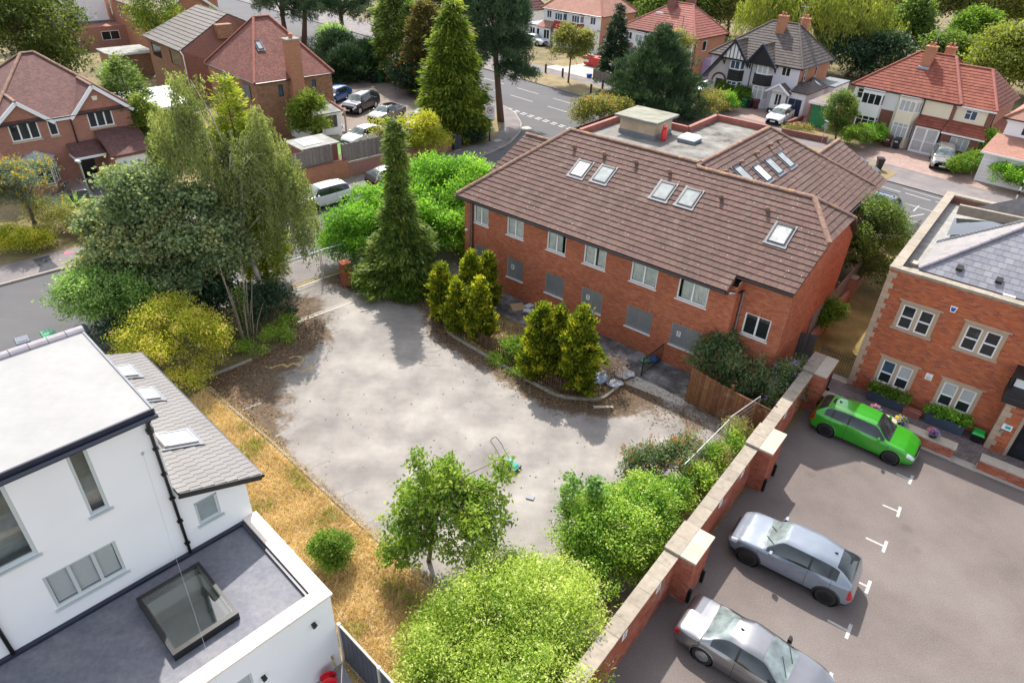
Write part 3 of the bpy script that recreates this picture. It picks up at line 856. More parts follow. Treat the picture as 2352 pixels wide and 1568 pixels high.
def grid_sheet(name, poly, cell, z, mat, attr=None):
 poly = np.array(poly); x0, y0 = poly.min(0); x1, y1 = poly.max(0)
 nx, ny = int((x1 - x0) / cell) + 1, int((y1 - y0) / cell) + 1
 X, Y = np.meshgrid(x0 + np.arange(nx + 1) * cell, y0 + np.arange(ny + 1) * cell)
 V = np.c_[X.ravel(), Y.ravel()]
 idx = np.arange((nx + 1) * (ny + 1)).reshape(ny + 1, nx + 1)
 F = np.stack([idx[:-1, :-1], idx[:-1, 1:], idx[1:, 1:], idx[1:, :-1]], -1).reshape(-1, 4)
 F = F[inpoly(V[F].mean(1), [tuple(p) for p in poly])]
 used = np.unique(F); mp = -np.ones(len(V), int); mp[used] = np.arange(len(used)); V = V[used]; F = mp[F]
 o = mesh_np(name, np.c_[V, np.full(len(V), z)], F, mat)
 if attr is not None:
  a = o.data.attributes.new("dirt", 'FLOAT', 'POINT'); a.data.foreach_set("value", attr(V).astype(np.float32))
 o["kind"] = "structure"
 return o
def _yard_extra(nt, p, c):
 a = N(nt, "Attribute", attribute_name="dirt").outputs["Fac"]
 n1 = noise(nt, p, 1.3, 6, .7); n2 = noise(nt, p, 7., 5, .7)
 mp = N(nt, "Mapping"); mp.inputs["Rotation"].default_value = (0, 0, .7); mp.inputs["Scale"].default_value = (.18, 1.6, 1); nt.links.new(p, mp.inputs[0])
 st = noise(nt, mp.outputs[0], 1., 5, .65)
 c = mixc(nt, math_(nt, 'MULTIPLY', ramp(nt, st, [(.52, (0, 0, 0)), (.7, (1, 1, 1))]), .14), c, (.36, .33, .295))
 c = mixc(nt, math_(nt, 'MULTIPLY', ramp(nt, noise(nt, p, .8, 5, .7), [(.56, (0, 0, 0)), (.7, (1, 1, 1))]), .3), c, (.26, .21, .17))
 m = math_(nt, 'ADD', a, math_(nt, 'MULTIPLY', math_(nt, 'SUBTRACT', n1, .5), 1.3))
 m = math_(nt, 'ADD', m, math_(nt, 'MULTIPLY', math_(nt, 'SUBTRACT', n2, .5), .7))
 mk = ramp(nt, m, [(.42, (0, 0, 0)), (.66, (1, 1, 1))])
 c = mixc(nt, mk, c, ramp(nt, n2, [(.3, (.055, .04, .028)), (.55, (.12, .085, .055)), (.75, (.21, .14, .085))]))
 return c
M_YARD = ground_mat("pale_worn_yard_tarmac", [(.28, (.174, .159, .149)), (.42, (.230, .211, .196)), (.54, (.291, .267, .243)), (.68, (.370, .342, .308))], .42, 30, .24, extra=_yard_extra)
LEFT_EDGE = [(-13.9, 24.7), (-12.4, 27.1), (-11.0, 29.2), (-12.0, 31.5)]
def _dirt(V):
 d1 = dist_poly(V, BED); d2 = dist_poly(V, LEFT_EDGE); d3 = dist_poly(V, [(-13.8, 24.6), (-11.6, 22.7)]); d4 = dist_poly(V, [(6.2, 25.6), (9.6, 23.2)]); d5 = dist_poly(V, [(-10.2, 35.6), (-5.2, 33.6), (-4.2, 33.0)]); d6 = dist_poly(V, [(-1, 13.8), (3, 14.6), (5.4, 18.6)])
 d7 = dist_poly(V, [(-13.9, 24.6), (-9.9, 21.3), (-5.2, 17), (-2.4, 14.5)])
 return .95 * np.exp(-(d1 / 1.25) ** 2) + 1.1 * np.exp(-(d2 / 2.0) ** 2) + .9 * np.exp(-(d3 / 2.6) ** 2) + .55 * np.exp(-(d4 / 2.6) ** 2) + .85 * np.exp(-(d5 / 1.4) ** 2) + .6 * np.exp(-(d6 / 1.7) ** 2) + .5 * np.exp(-(d7 / .4) ** 2)
grid_sheet("tarmac_yard", YARD, .16, .0, M_YARD, _dirt)
yard = bpy.data.objects["tarmac_yard"]
# concrete edging of the bed, drain line of the gate, worn bay lines, wheelchair sign
kerb_row("bed_kerb", BED[1:], .62, .13, -.05, .11, plain("mossy_concrete_edging", (.27, .245, .20), .95, .3, 6))
kerb_row("yard_kerb", [(-14.3, 25.2), (-13.2, 26.2), (-12.3, 27.2)], .6, .12, -.05, .09)
MB().bar((-11.4, 30.45, .006), (-9.05, 32.75, .006), .16, .012).build("drain_channel", M_CONC, yard)
MB().bar((-11.5, 30.62, .006), (-9.15, 32.92, .006), .07, .012).build("drain_channel", M_CONC, yard)
YG = MB().bar((-13.8, 24.55, .01), (-9.9, 21.25, .01), .1, .05).bar((-9.9, 21.25, .01), (-5.2, 16.95, .01), .1, .05).bar((-5.2, 16.95, .01), (-2.3, 14.4, .01), .1, .05).build("concrete_edging", M_KERB, yard)
for p in ((-9.75, 21.5), (-7.85, 19.7), (-6.3, 18.25), (-5.0, 17.1), (-11.7, 23.1)):
 dash(yard, p, (p[0] + .62, p[1] + .55), .1, .006, M_PAINT_WORN, 'bay_line')
def flatpath(name, pts, w, z, mat, parent):
 mb = MB()
 for a, b in zip(pts[:-1], pts[1:]):
  a = np.array(a); b = np.array(b); d = unit(b - a); n = np.array([-d[1], d[0]]) * w / 2; e = d * w * .3
  mb.poly([(*(a - n - e), z), (*(b - n + e), z), (*(b + n + e), z), (*(a + n - e), z)]); z += .0004
 return mb.build(name, mat, parent)
flatpath("wheelchair_symbol", [(-10.5 + .38 * math.cos(t), 27.0 + .34 * math.sin(t)) for t in np.linspace(-1.2, 2.6, 12)] , .1, .006, M_PAINT_Y, yard)
flatpath("wheelchair_symbol", [(-11.5, 26.3), (-11.0, 26.62), (-10.75, 26.45), (-10.55, 26.75), (-10.15, 26.6)], .12, .008, M_PAINT_Y, yard)
flatpath("wheelchair_symbol", [(-9.95, 26.05), (-9.55, 26.5), (-9.62, 26.72)], .1, .006, M_PAINT_Y, yard)
for (cx, cy, r, a0, a1) in ((-3.9, 27.9, 1.05, 1.2, 5.2), (-4.3, 28.9, .9, 2.2, 5.9), (-5.9, 30.6, 1.3, -.5, .9), (-3.4, 27.2, .8, 1.6, 3.6)):
 flatpath("chalk_mark", [(cx + r * math.cos(t), cy + r * .8 * math.sin(t)) for t in np.linspace(a0, a1, 16)], .035, .005, M_PAINT_WORN, yard)
# the planted bed and the broken path in front of the brick building
def mbw(s, t): return toworld((s, t), MBO, MBA)
sheet("bed_soil", [BED[0], BED[1], BED[2], BED[3], BED[4], BED[5], BED[6], BED[7], mbw(-1.4, -2.0), mbw(-9.3, -2.0), (-3.4, 33.2)], .012, ground_mat("dry_bed_soil", [(.3, (.09, .065, .04)), (.5, (.20, .145, .075)), (.7, (.42, .31, .14))], 1.2, 12, .4))
sheet("front_path", [mbw(-13.6, -2.0), mbw(1.6, -2.0), mbw(2.9, -1.2), mbw(2.9, 0), mbw(-13.6, 0)], .016, M_PATHDARK)
sheet("service_yard", [mbw(2.85, -1.3), (8.1, 25.2), (11.0, 22.4), (13.6, 25.6), mbw(5.0, .6), mbw(2.85, .6)], .014, M_PATHDARK)
sheet("concrete_strip", [(5.4, 26.35), (6.2, 27.0), (8.2, 25.15), (7.9, 24.75)], .008, M_CONC)
# right hand car park and paths
def b3w(s, t): return toworld((s, t), B3O, B3A)
sheet("car_park", [(1.2, 8.9), (13.9, 25.2), b3w(-3.2, -2.45), b3w(20, -2.45), (30, 4), (20, -6), (2, -6)], .0, M_CARPARK)
cpk = bpy.data.objects["car_park"]
for (x, y, x2, y2) in ((16.1, 20.9, 16.5, 20.6), (14.75, 19.1, 15.2, 18.8), (13.4, 17.4, 13.9, 17.05), (12.05, 15.6, 12.55, 15.25), (10.7, 13.85, 11.2, 13.5), (9.45, 12.15, 9.95, 11.8)):
 a = np.array((x, y)); b = np.array((x2, y2)); d = unit(b - a); n = np.array((-d[1], d[0]))
 mb = MB()
 for p, q, w in ((a, b, .09), (b + n * .32 + d * .05, b - n * .32 + d * .05, .11)):
  dd = unit(q - p); nn = np.array((-dd[1], dd[0])) * w / 2
  mb.poly([(*(p - nn), .006), (*(q - nn), .006), (*(q + nn), .006), (*(p + nn), .006)])
 mb.build("bay_mark", M_PAINT, cpk)
sheet("paved_path", [b3w(-2.6, -2.3), b3w(16, -2.3), b3w(16, .05), b3w(-2.6, .05)], .02, M_BLOCK)
slab("path_step", [b3w(4.2, -2.75), b3w(5.25, -2.75), b3w(5.25, -2.3), b3w(4.2, -2.3)], 0, .012, M_CONC)
sheet("side_lawn", [b3w(-3.3, .4), b3w(-.8, .4), b3w(-.8, 17), b3w(-3.3, 17)], .015, M_LAWN2)
for k in range(2): MB().cbox((*b3w(-2.05 + k * .85, .2), .028), .8, .55, .03, math.radians(B3A)).build("path_slab", M_COPING_P, bpy.data.objects["paved_path"])
# dry grass between the white house and the yard; lawn sheet plus standing blades further below
GRASS = [(-13.9, 24.4), (-9.95, 21.15), (-5.25, 16.85), (-2.4, 14.4), (-.2, 11.9), (1.6, 9.6), (1.0, 7.5), (-1.5, 7.0), (-4.6, 11.6), (-7.3, 14.9), (-9.6, 17.2), (-14.8, 22.6)]
sheet("dry_grass_ground", GRASS, .008, M_STRAW)
# ---------------------------------------------------------------- the long red brick building
def main_building():
 R = thing("brick_care_building", "long two-storey red brick building with brown tiled roof and boarded ground-floor windows", "building", (*MBO, 0), math.radians(MBA))
 UP = [(-12.7, -11.63), (-10.3, -9.15), (-7.58, -6.38), (-5.25, -3.94), (-2.49, -1.06), (.04, 1.55)]
 LO = [(-12.62, -11.5), (-10.2, -9.06), (-7.5, -6.27), (-5.15, -3.86), (-2.39, -.95), (.12, 1.68)]
 S0 = -13.4
 holes = [(a - S0, b - S0, 3.72, 4.87) for a, b in UP] + [(a - S0, b - S0, 1.17, 2.39) for a, b in LO]
 sold = [(a - S0, b - S0, 2.39, 2.615) for a, b in LO]
 mb = MB(); wall(mb, (S0, 0), (2.8, 0), 0, 5.25, holes, .1)
 wf = mb.build("front_wall", M_MORTAR, R)
 brick_face(wf, (S0, 0), (2.8, 0), 0, 5.25, M_BRICK, holes + sold, 130)
 for a, b in LO:
  pieces(wf, 'soldier_brick', (a, 0, 2.393), (1, 0, 0), (0, 0, 1), [(0, 0), (b - a, 0), (b - a, .22), (0, .22)], .075, .222, .01, M_BRICK, indiv=30, th=.006, bond=0)
 curt = [[(0, .5), (.5, 1)], [(0, .5), (.55, 1)], [(0, .42), (.5, .8)], [(0, .46), (.62, 1)], [(0, .5), (.5, 1)], [(.08, .5), (.5, 1)]]
 for i, (a, b) in enumerate(UP):
  window(R, (0, 0), (1, 0), a, b, 3.72, 4.87, .08, panes=2, glass=M_PANE, curtain=curt[i], back=M_DARKROOM, sill=(M_WHITE, .05, .06), fw=.06)
 for i, (a, b) in enumerate(LO):
  w = MB(); t = .035
  w.box(a, .02, 1.17, b, .08, 1.17 + t); w.box(a, .02, 2.39 - t, b, .08, 2.39); w.box(a, .02, 1.17 + t, a + t, .08, 2.39 - t); w.box(b - t, .02, 1.17 + t, b, .08, 2.39 - t)
  f = w.build("boarded_window", M_GALV, R)
  for k in range(2):
   u0 = a + t + (b - a - 2 * t) * k / 2 + .004; u1 = a + t + (b - a - 2 * t) * (k + 1) / 2 - .004
   MB().box(u0, .045, 1.17 + t, u1, .06, 2.39 - t).build("security_sheet", M_STEEL, f)
   MB().box(u0 - .006, .036, 1.17 + t, u0 + .012, .0448, 2.39 - t).build("sheet_seam", M_GALV, f)
  MB().box(a - .04, -.06, 1.12, b + .04, .018, 1.168).build("sill", M_WHITE, f)
  if i in (1, 3, 5):
   n = MB().box(a + .30, .026, 1.72, a + .50, .034, 2.0).build("paper_notice", M_PAPER, f)
   m = MB()
   for r in range(3): m.box(a + .34, .0245, 1.77 + r * .06, a + .46, .0258, 1.80 + r * .06)
   m.box(a + .365, .0242, 1.93, a + .435, .0256, 1.975)
   m.build("printed_lines", M_PRINT, f)
 # recessed bay at the right end
 h2 = [(3.17 - 2.8, 4.39 - 2.8, 2.74, 3.86), (3.86 - 2.8, 4.64 - 2.8, 0, 1.56)]
 mb = MB(); wall(mb, (2.8, .75), (4.95, .75), 0, 5.75, h2, .1); wall(mb, (2.8, 0), (2.8, .75), 0, 5.5)
 wr = mb.build("recessed_wall", M_MORTAR, R)
 brick_face(wr, (2.8, .75), (4.95, .75), 0, 5.75, M_BRICK, h2 + [(h2[0][0], h2[0][1], 3.86, 4.085), (h2[1][0] - .1, h2[1][1] + .1, 1.56, 1.785)], 90)
 brick_face(wr, (2.8, 0), (2.8, .75), 0, 5.4, M_BRICK)
 pieces(wr, 'soldier_brick', (3.17, .75, 3.863), (1, 0, 0), (0, 0, 1), [(0, 0), (1.22, 0), (1.22, .22), (0, .22)], .075, .222, .01, M_BRICK, indiv=20, th=.006, bond=0)
 pieces(wr, 'soldier_brick', (3.76, .75, 1.563), (1, 0, 0), (0, 0, 1), [(0, 0), (.98, 0), (.98, .22), (0, .22)], .075, .222, .01, M_BRICK, indiv=20, th=.006, bond=0)
 window(R, (2.8, .75), (1, 0), h2[0][0], h2[0][1], 2.74, 3.86, .08, panes=2, glass=M_GLASSD, sill=(M_WHITE, .05, .06), fw=.065)
 MB().box(3.86, .86, 0, 4.64, 3.2, 1.56).poly([(3.86, .86, 0), (4.64, .86, 0), (4.64, .86, 1.56), (3.86, .86, 1.56)]).build("doorway_shade_block", M_DARKROOM, R)  # solid near-black block in the opening; its colour stands for inside shade
 # right gable with clipped top, left end, back
 gp = [(0, 0), (8.65, 0), (8.65, 5.3), (6.1, 7.05), (2.3, 7.05), (0, 5.72)]
 mb = MB().poly([(4.95, .75 + u, z) for u, z in gp])
 wg = mb.build("gable_wall", M_MORTAR, R)
 brick_face(wg, (4.95, .75), (4.95, 9.4), 0, 7.1, M_BRICK, poly=gp, indiv=60)
 mb = MB(); wall(mb, (S0, 10.5), (S0, 0), 0, 5.3); wall(mb, (3.4, 9.4), (3.4, 20.2), 0, 5.2); wall(mb, (4.95, 9.4), (3.4, 9.4), 0, 5.3); wall(mb, (3.4, 20.2), (-9.6, 20.2), 0, 5.2); wall(mb, (-9.6, 20.2), (-9.6, 10.5), 0, 5.1); wall(mb, (-9.6, 10.5), (S0, 10.5), 0, 5.2)
 mb.build("rear_walls", M_BRICKTEX, R)
 mb = MB(); wall(mb, (-14.6, 8.6), (-14.6, 4.4), 0, 5.15); wall(mb, (-14.6, 4.4), (S0, 4.4), 0, 5.15); mb.build("side_wing_wall", M_BRICKTEX, R)
 # roof
 k = math.tan(math.radians(30)); zf = lambda t: 5.15 + (t + .42) * k
 roof = MB().poly([(-13.5, -.05, 5.2), (2.7, -.05, 5.2), (2.7, 9.3, 5.3), (-13.5, 9.3, 5.3)]).build("roof", M_BLACKTIMBER, R)
 tr = .411
 slope(roof, [(-13.76, -.42, zf(-.42)), (-2.2, -.42, zf(-.42)), (-2.2, 5.2, zf(5.2)), (-10.1, 5.2, zf(5.2))], M_TILE, .30, .32, 40)
 slope(roof, [(-2.2, -.42, zf(-.42)), (2.47, -.42, zf(-.42)), (2.47, 4.95, zf(4.95)), (-2.2, 4.95, zf(4.95))], M_TILE, .30, .32, 150)
 slope(roof, [(2.47, tr, zf(tr)), (5.06, tr, zf(tr)), (5.26, 3.05, zf(3.05)), (3.65, 4.95, zf(4.95)), (2.47, 4.95, zf(4.95))], M_TILE, .30, .32, 105)
 slope(roof, [(5.26, 3.05, zf(3.05)), (5.26, 6.85, zf(3.05)), (3.65, 4.95, zf(4.95))], M_TILE, .30, .32)
 slope(roof, [(5.06, 9.6, 5.57), (-2.2, 9.6, 5.57), (-2.2, 4.95, zf(4.95)), (3.65, 4.95, zf(4.95)), (5.26, 6.85, zf(3.05))], M_TILE, .30, .32)
 slope(roof, [(3.75, 6.5, 5.12), (3.75, 18.5, 5.12), (-2.1, 14.1, 8.4), (-2.1, 5.2, 8.4)], M_TILE, .30, .32)
 slope(roof, [(3.95, 15.2, 5.0), (3.95, 20.6, 5.0), (.5, 20.2, 6.95), (.5, 15.2, 6.95)], M_TILE, .30, .32)
 slope(roof, [(3.75, 18.5, 5.12), (-5.4, 18.5, 5.12), (-5.4, 14.1, 8.4), (-2.1, 14.1, 8.4)], M_TILE, .30, .32)
 slope(roof, [(-13.76, 10.6, 5.15), (-13.76, -.42, 5.15), (-10.1, 5.2, zf(5.2)), (-10.1, 10.6, zf(5.2))], M_TILE, .30, .32)
 slope(roof, [(-14.95, 4.0, 5.1), (-12.2, 4.0, 5.1), (-12.2, 6.6, 6.95), (-14.3, 6.6, 6.95)], M_TILE, .30, .32)
 slope(roof, [(-14.95, 9.2, 5.1), (-14.95, 4.0, 5.1), (-14.3, 6.6, 6.95)], M_TILE, .30, .32)
 MB().poly([(2.47, -.42, zf(-.42) - .05), (2.47, tr, zf(tr)), (2.47, tr, zf(-.42) - .05)]).poly([(2.47, -.42, zf(-.42) - .09), (2.47, tr, zf(-.42) - .09), (2.47, tr, zf(tr) + .02), (2.47, -.42, zf(-.42) + .03)]).build("roof_step_cheek", M_BRICKTEX, roof)
 u = .05
 for a, b, rr in (((-13.7, -.36, 5.2 + u), (-10.12, 5.15, 8.37 + u), .13), ((-10.1, 5.2, 8.4 + u), (-2.25, 5.2, 8.4 + u), .12), ((-2.15, 5.2, 8.43 + u), (-2.1, 14.1, 8.41 + u), .12), ((-2.2, 4.95, 8.25 + u), (3.65, 4.95, 8.25 + u), .13), ((3.65, 4.95, 8.25 + u), (5.27, 3.03, 7.13 + u), .13), ((3.65, 4.95, 8.25 + u), (5.27, 6.87, 7.13 + u), .13), ((-2.1, 14.1, 8.42 + u), (3.72, 18.5, 5.15 + u), .12), ((-14.3, 6.6, 6.97 + u), (-12.0, 6.6, 6.97 + u), .12), ((.5, 15.9, 6.96 + u), (.5, 20.2, 6.96 + u), .12), ((-2.2, 5.2, 8.4), (-2.2, 4.95, 8.3), .13)):
  ridge_tiles(roof, a, b, M_TILE_RIDGE, rr)
 U = (1, 0, 0); V = unit((0, 1, k))
 sky = plain("grey_roof_window_glass", (.30, .32, .31), .18, .25, 2.5)
 skyw = plain("bright_roof_window_blind", (.66, .67, .66), .2, .08, 2)
 for (s, t, g_) in ((-7.85, 3.1, skyw), (-6.45, 3.17, sky), (-2.97, 3.21, sky), (-1.58, 3.24, sky), (3.22, 2.77, plain("mottled_roof_window", (.42, .42, .40), .3, .35, 3))):
  skylight(roof, (s, t, zf(t) + .035), U, V, .80, 1.12, g_)
 kk = (8.4 - 5.12) / 5.85; V2 = unit((-1, 0, kk)); zr = lambda s: 8.4 - (s + 2.1) * kk
 for (s, t, g_) in ((-.7, 7.4, sky), (-.27, 9.0, skyw), (-.25, 10.6, sky), (-.2, 12.25, sky)):
  skylight(roof, (s, t, zr(s) + .035), (0, 1, 0), V2, .8, 1.15, g_)
 for (s, t) in ((-9.06, 4.17), (-7.17, 4.22), (-5.23, 4.24), (-3.29, 4.24), (-.17, 3.66), (2.1, 3.69)):
  MB().tube([(s, t, zf(t) + .0), (s, t - .02, zf(t) + .14), (s, t - .16, zf(t) + .20), (s, t - .24, zf(t) + .19)], [.10, .10, .095, .085], 8).build("roof_vent", M_TILE_RIDGE, roof, smooth=True)
 for t in (6.0, 8.0, 10.1, 12.05, 13.4):
  s = -1.2
  MB().tube([(s, t, zr(s) + .0), (s + .02, t, zr(s) + .14), (s + .16, t, zr(s) + .2), (s + .24, t, zr(s) + .19)], [.10, .10, .095, .085], 8).build("roof_vent", M_TILE_RIDGE, roof, smooth=True)
 # flat roof, parapets, plant room
 fl = MB().poly([(-10.1, 5.1, 8.16), (-2.1, 5.1, 8.16), (-2.1, 14.1, 8.16), (-5.4, 14.1, 8.16), (-5.4, 10.45, 8.16), (-9.6, 10.45, 8.16)]).build("flat_roof", ground_mat("gritty_roof_felt", [(.32, (.054, .043, .032)), (.42, (.158, .148, .130)), (.55, (.223, .216, .194)), (.7, (.295, .295, .266))], .9, 20, .35), roof)
 mpar = plain("red_parapet_capping", (.28, .095, .07), .8, .2, 3)
 for a, b in (((-9.6, 5.4), (-9.5, 10.4)), ((-9.5, 10.4), (-5.45, 10.4)), ((-5.45, 10.4), (-5.4, 14.1)), ((-5.4, 14.1), (-2.2, 14.1))):
  MB().bar((*a, 8.33), (*b, 8.33), .22, .36).build("parapet", mpar, roof)
 pr = MB().box(-8.35, 7.55, 8.4, -6.15, 9.6, 9.12).build("plant_room", plain("stained_buff_render", (.42, .32, .215), .9, .2, 1.5, bmp=.15), roof)
 MB().box(-8.38, 7.52, 8.16, -6.12, 9.63, 8.402).build("lead_upstand", M_LEAD, pr)
 MB().box(-8.62, 7.28, 9.122, -5.9, 9.86, 9.2).build("felt_roof", ground_mat("mossy_felt", [(.3, (.17, .17, .14)), (.5, (.26, .255, .20)), (.7, (.34, .33, .27))], 1.2, 25, .25), pr)
 MB().box(-8.58, 7.32, 9.05, -5.94, 9.82, 9.121).build("fascia", M_LEAD, pr)
 # gutters, pipes, fittings
 gutter(R, (-13.75, -.46, 5.06), (2.45, -.46, 5.06)); gutter(R, (2.5, tr - .04, 5.53), (5.05, tr - .04, 5.53))
 gutter(R, (3.82, 9.6, 5.03), (3.82, 18.5, 5.03))
 lav = plain("grey_pvc_pipe", (.26, .25, .29), .45, .1, 3)
 pipe(R, [(-12.95, -.42, 5.05), (-12.95, -.07, 4.8), (-12.95, -.06, .05)], lav); pipe(R, [(-12.72, -.42, 5.05), (-12.72, -.07, 4.8), (-12.72, -.06, .05)], M_BLACK, .035)
 pipe(R, [(2.62, -.42, 5.08), (2.76, .1, 4.95), (2.88, .66, 4.85), (2.88, .66, .2)], lav, .045)
 pipe(R, [(2.45, -.46, 5.04), (2.9, .3, 4.95), (2.88, .62, 4.9)], M_BLACK, .05, 'gutter_outlet')
 for z in (3.6, 2.3, 1.0): MB().cbox((2.88, .68, z), .13, .08, .04).build("pipe_bracket", M_BLACK, R)
 for s in np.arange(-13.2, 2.4, .82): MB().box(s, -.40, 4.99, s + .04, -.004, 5.04).build("rafter_bracket", M_BLACKTIMBER, R)
 MB().lathe([(.0, 0), (.07, .01), (.08, .06), (.05, .11)], (2.35, -.09, 2.6), 10).build("camera_dome", M_WHITE, R, smooth=True)
 MB().cbox((2.6, -.1, 2.42), .12, .16, .1).build("floodlight", M_BLACK, R)
 MB().cbox((-13.2, -.08, 3.1), .12, .14, .1).build("floodlight", M_WHITE, R)
 pipe(R, [(3.75, 9.75, 5.0), (3.47, 9.75, 4.7), (3.47, 9.75, .1)]); pipe(R, [(3.75, 17.2, 5.0), (3.47, 17.2, 4.7), (3.47, 17.2, .1)])
 window(R, (3.4, 9.4), (0, 1), 2.1, 3.1, 3.6, 4.7, .02, panes=2)
 return R
main_building()
# loose things on its flat roof
def mbl(s, t, z): return (*toworld((s, t), MBO, MBA), z)
R = thing("gas_cylinder", "red gas cylinder standing on the flat roof beside the plant room", "gas cylinder", mbl(-5.75, 8.0, 8.165))
_red = plain("red_cylinder_paint", (.62, .03, .03), .4, .1, 4)
MB().lathe([(.13, 0), (.16, .02), (.165, .1), (.165, .52), (.14, .60), (.07, .65), (.06, .7)], n=18).build("body", _red, R, smooth=True)
MB().lathe([(.11, .62), (.115, .78), (.10, .80), (.09, .64)], n=14).build("collar", _red, R, smooth=True)
MB().cbox((0, 0, .72), .05, .05, .08).build("valve", M_GALV, R)
R = thing("roof_dome_light", "low white square rooflight on the flat roof near the red cylinder", "rooflight", mbl(-4.6, 8.9, 8.165), math.radians(MBA))
MB().box(-.5, -.5, 0, .5, .5, .2).build("upstand", M_LEAD, R)
MB().hexa([(-.53, -.53, .202), (.53, -.53, .202), (.53, .53, .202), (-.53, .53, .202), (-.42, -.42, .33), (.42, -.42, .33), (.42, .42, .33), (-.42, .42, .33)]).build("dome", plain("milky_acrylic", (.72, .74, .74), .25, .05, 3), R)
# ---------------------------------------------------------------- the white rendered house, lower left
def white_house():
 R = thing("white_house", "white rendered house with flat pale roof, grey windows and dark flat-roofed extension", "house", (*WHO, 0), math.radians(WHA))
 S0 = -9.0
 H = [(-5.3 - S0, -3.05 - S0, 5.75, 8.07), (-1.79 - S0, -1.34 - S0, 6.06, 8.09), (-3.23 - S0, -1.53 - S0, 3.76, 4.95)]
 mb = MB(); wall(mb, (S0, 0), (.17, 0), 3.0, 8.42, H, .09)
 wall(mb, (.17, 0), (2.05, 0), 3.0, 4.72, [(.53 - .17, 1.19 - .17, 3.92, 4.72)], .09)
 mb.poly([(.17, 0, 4.72), (.53, 0, 4.72), (.53, 0, 4.79), (1.19, 0, 4.79), (1.19, 0, 4.72), (2.05, 0, 4.72), (2.05, 0, 4.78), (.17, 0, 5.56)])
 mb.poly([(.17, 0, 5.5), (.17, 4.6, 5.5), (.17, 4.6, 8.42), (.17, 0, 8.42)]); mb.poly([(.17, 4.6, 5.0), (.17, 8.3, 4.9), (.17, 4.6, 8.4)])
 wall(mb, (2.05, 0), (2.05, 8.2), 0, 4.85); wall(mb, (2.05, 8.2), (S0, 8.2), 0, 4.9); wall(mb, (S0, 8.2), (S0, 0), 0, 8.4)
 mb.build("walls", M_RENDER, R)
 room = plain("interior_grey_room", (.34, .36, .34), .9, .5, .9)
 window(R, (S0, 0), (1, 0), *H[0], .07, M_GREYFRAME, 1, glass=M_PANE, back=room, sill=(M_GREYFRAME, .05, .09), fw=.09)
 window(R, (S0, 0), (1, 0), *H[1], .07, M_GREYFRAME, 1, glass=M_PANE, back=room, sill=(M_GREYFRAME, .05, .09), fw=.075)
 window(R, (S0, 0), (1, 0), *H[2], .07, M_GREYFRAME, 3, glass=M_PANE, back=room, sill=(M_GREYFRAME, .05, .09), fw=.075, blinds=True)
 window(R, (0, 0), (1, 0), .53, 1.19, 3.92, 4.76, .07, M_GREYFRAME, 1, glass=plain("frosted_grey_pane", (.27, .31, .31), .25, .1, 4), sill=(M_GREYFRAME, .05, .09), fw=.075)
 # flat top roof
 top = ground_mat("pale_fibreglass_roof", [(.3, (.287, .283, .273)), (.5, (.315, .310, .301)), (.7, (.344, .339, .330))], .5, 3, .06, bmp=.05, streak=(math.radians(20), .5, 2.2))
 f = MB().box(S0, -.24, 8.43, .2, 4.5, 8.54).build("flat_roof", top, R)
 MB().box(S0, -.30, 8.33, .24, -.245, 8.56).build("front_fascia", M_NAVY, f); MB().box(.205, -.30, 8.33, .26, 4.55, 8.57).build("side_trim", M_LEAD, f)
 gutter(f, (S0, -.36, 8.36), (.27, -.36, 8.36), M_NAVY, .06)
 ridge_tiles(f, (S0, 4.6, 8.56), (.3, 4.6, 8.56), plain("grey_ridge_tile", (.27, .25, .27), .7, .1, 5), .17, .46)
 slope(R, [(.3, 8.75, 4.85), (S0, 8.75, 4.85), (S0, 4.65, 8.5), (.3, 4.65, 8.5)], M_TILE_WH, .33, .30, 0, sname='front_roof_slope')
 # side tiled slope
 k = .82 / 2.21; z = lambda s: 5.67 - (s - .17) * k
 O = np.array([2.42, -.30, z(2.42)]); U = np.array([0, 1., 0]); V = unit((-1, 0, k)); L = 2.25 * math.sqrt(1 + k * k)
 sd = MB().poly([(2.42, -.3, z(2.42) - .01), (2.42, 8.35, z(2.42) - .01), (.17, 8.35, z(.17) - .01), (.17, -.3, z(.17) - .01)]).poly([(2.42, -.3, z(2.42) - .1), (.17, -.3, z(.17) - .1), (.17, 8.35, z(.17) - .1), (2.42, 8.35, z(2.42) - .1)]).build("side_roof", M_BLACKTIMBER, R)
 pieces(sd, 'roof_tile', O, U, V, [(0, 0), (8.65, 0), (8.65, L), (0, L)], .215, .345, .022, M_TILE_WH, indiv=300, th=.014, lift=.028, lap=.03, bond=.5)
 MB().bar((2.44, -.33, z(2.44) - .07), (.17, -.33, z(.17) - .07), .05, .17).build("bargeboard", M_BLACKTIMBER, sd)
 MB().bar((2.46, -.33, z(2.46) + .0), (2.46, 8.38, z(2.46) + .0), .05, .06).build("eave_trim", M_BLACK, sd); gutter(sd, (2.5, -.3, z(2.5) - .08), (2.5, 8.35, z(2.5) - .08), M_BLACK, .05)
 gl = plain("painted_sky_pane", (.42, .47, .47), .08, .25, 1.3)  # reflected sky is put into the panes as a pale base colour
 for s, t, w, h in ((1.3, 6.85, .8, .8), (1.3, 5.12, .8, .85), (1.15, 2.22, .78, 1.0)):
  skylight(sd, (s, t, z(s) + .03), U, V, w, h, gl, frame=plain("grey_window_frame", (.30, .29, .29), .4, .05, 3), raise_=.11)
 # downpipes
 pipe(R, [(.06, -.34, 8.3), (.06, -.1, 8.05), (.06, -.07, 7.9), (.06, -.07, 3.2)], M_BLACK, .045); MB().lathe([(.09, 0), (.10, .12), (.06, .16), (.05, .3)], (.06, -.08, 7.75), 10).build("hopper", M_BLACK, R)
 pipe(R, [(-4.42, -.07, 6.0), (-4.42, -.07, 3.2)], M_BLACK, .05)
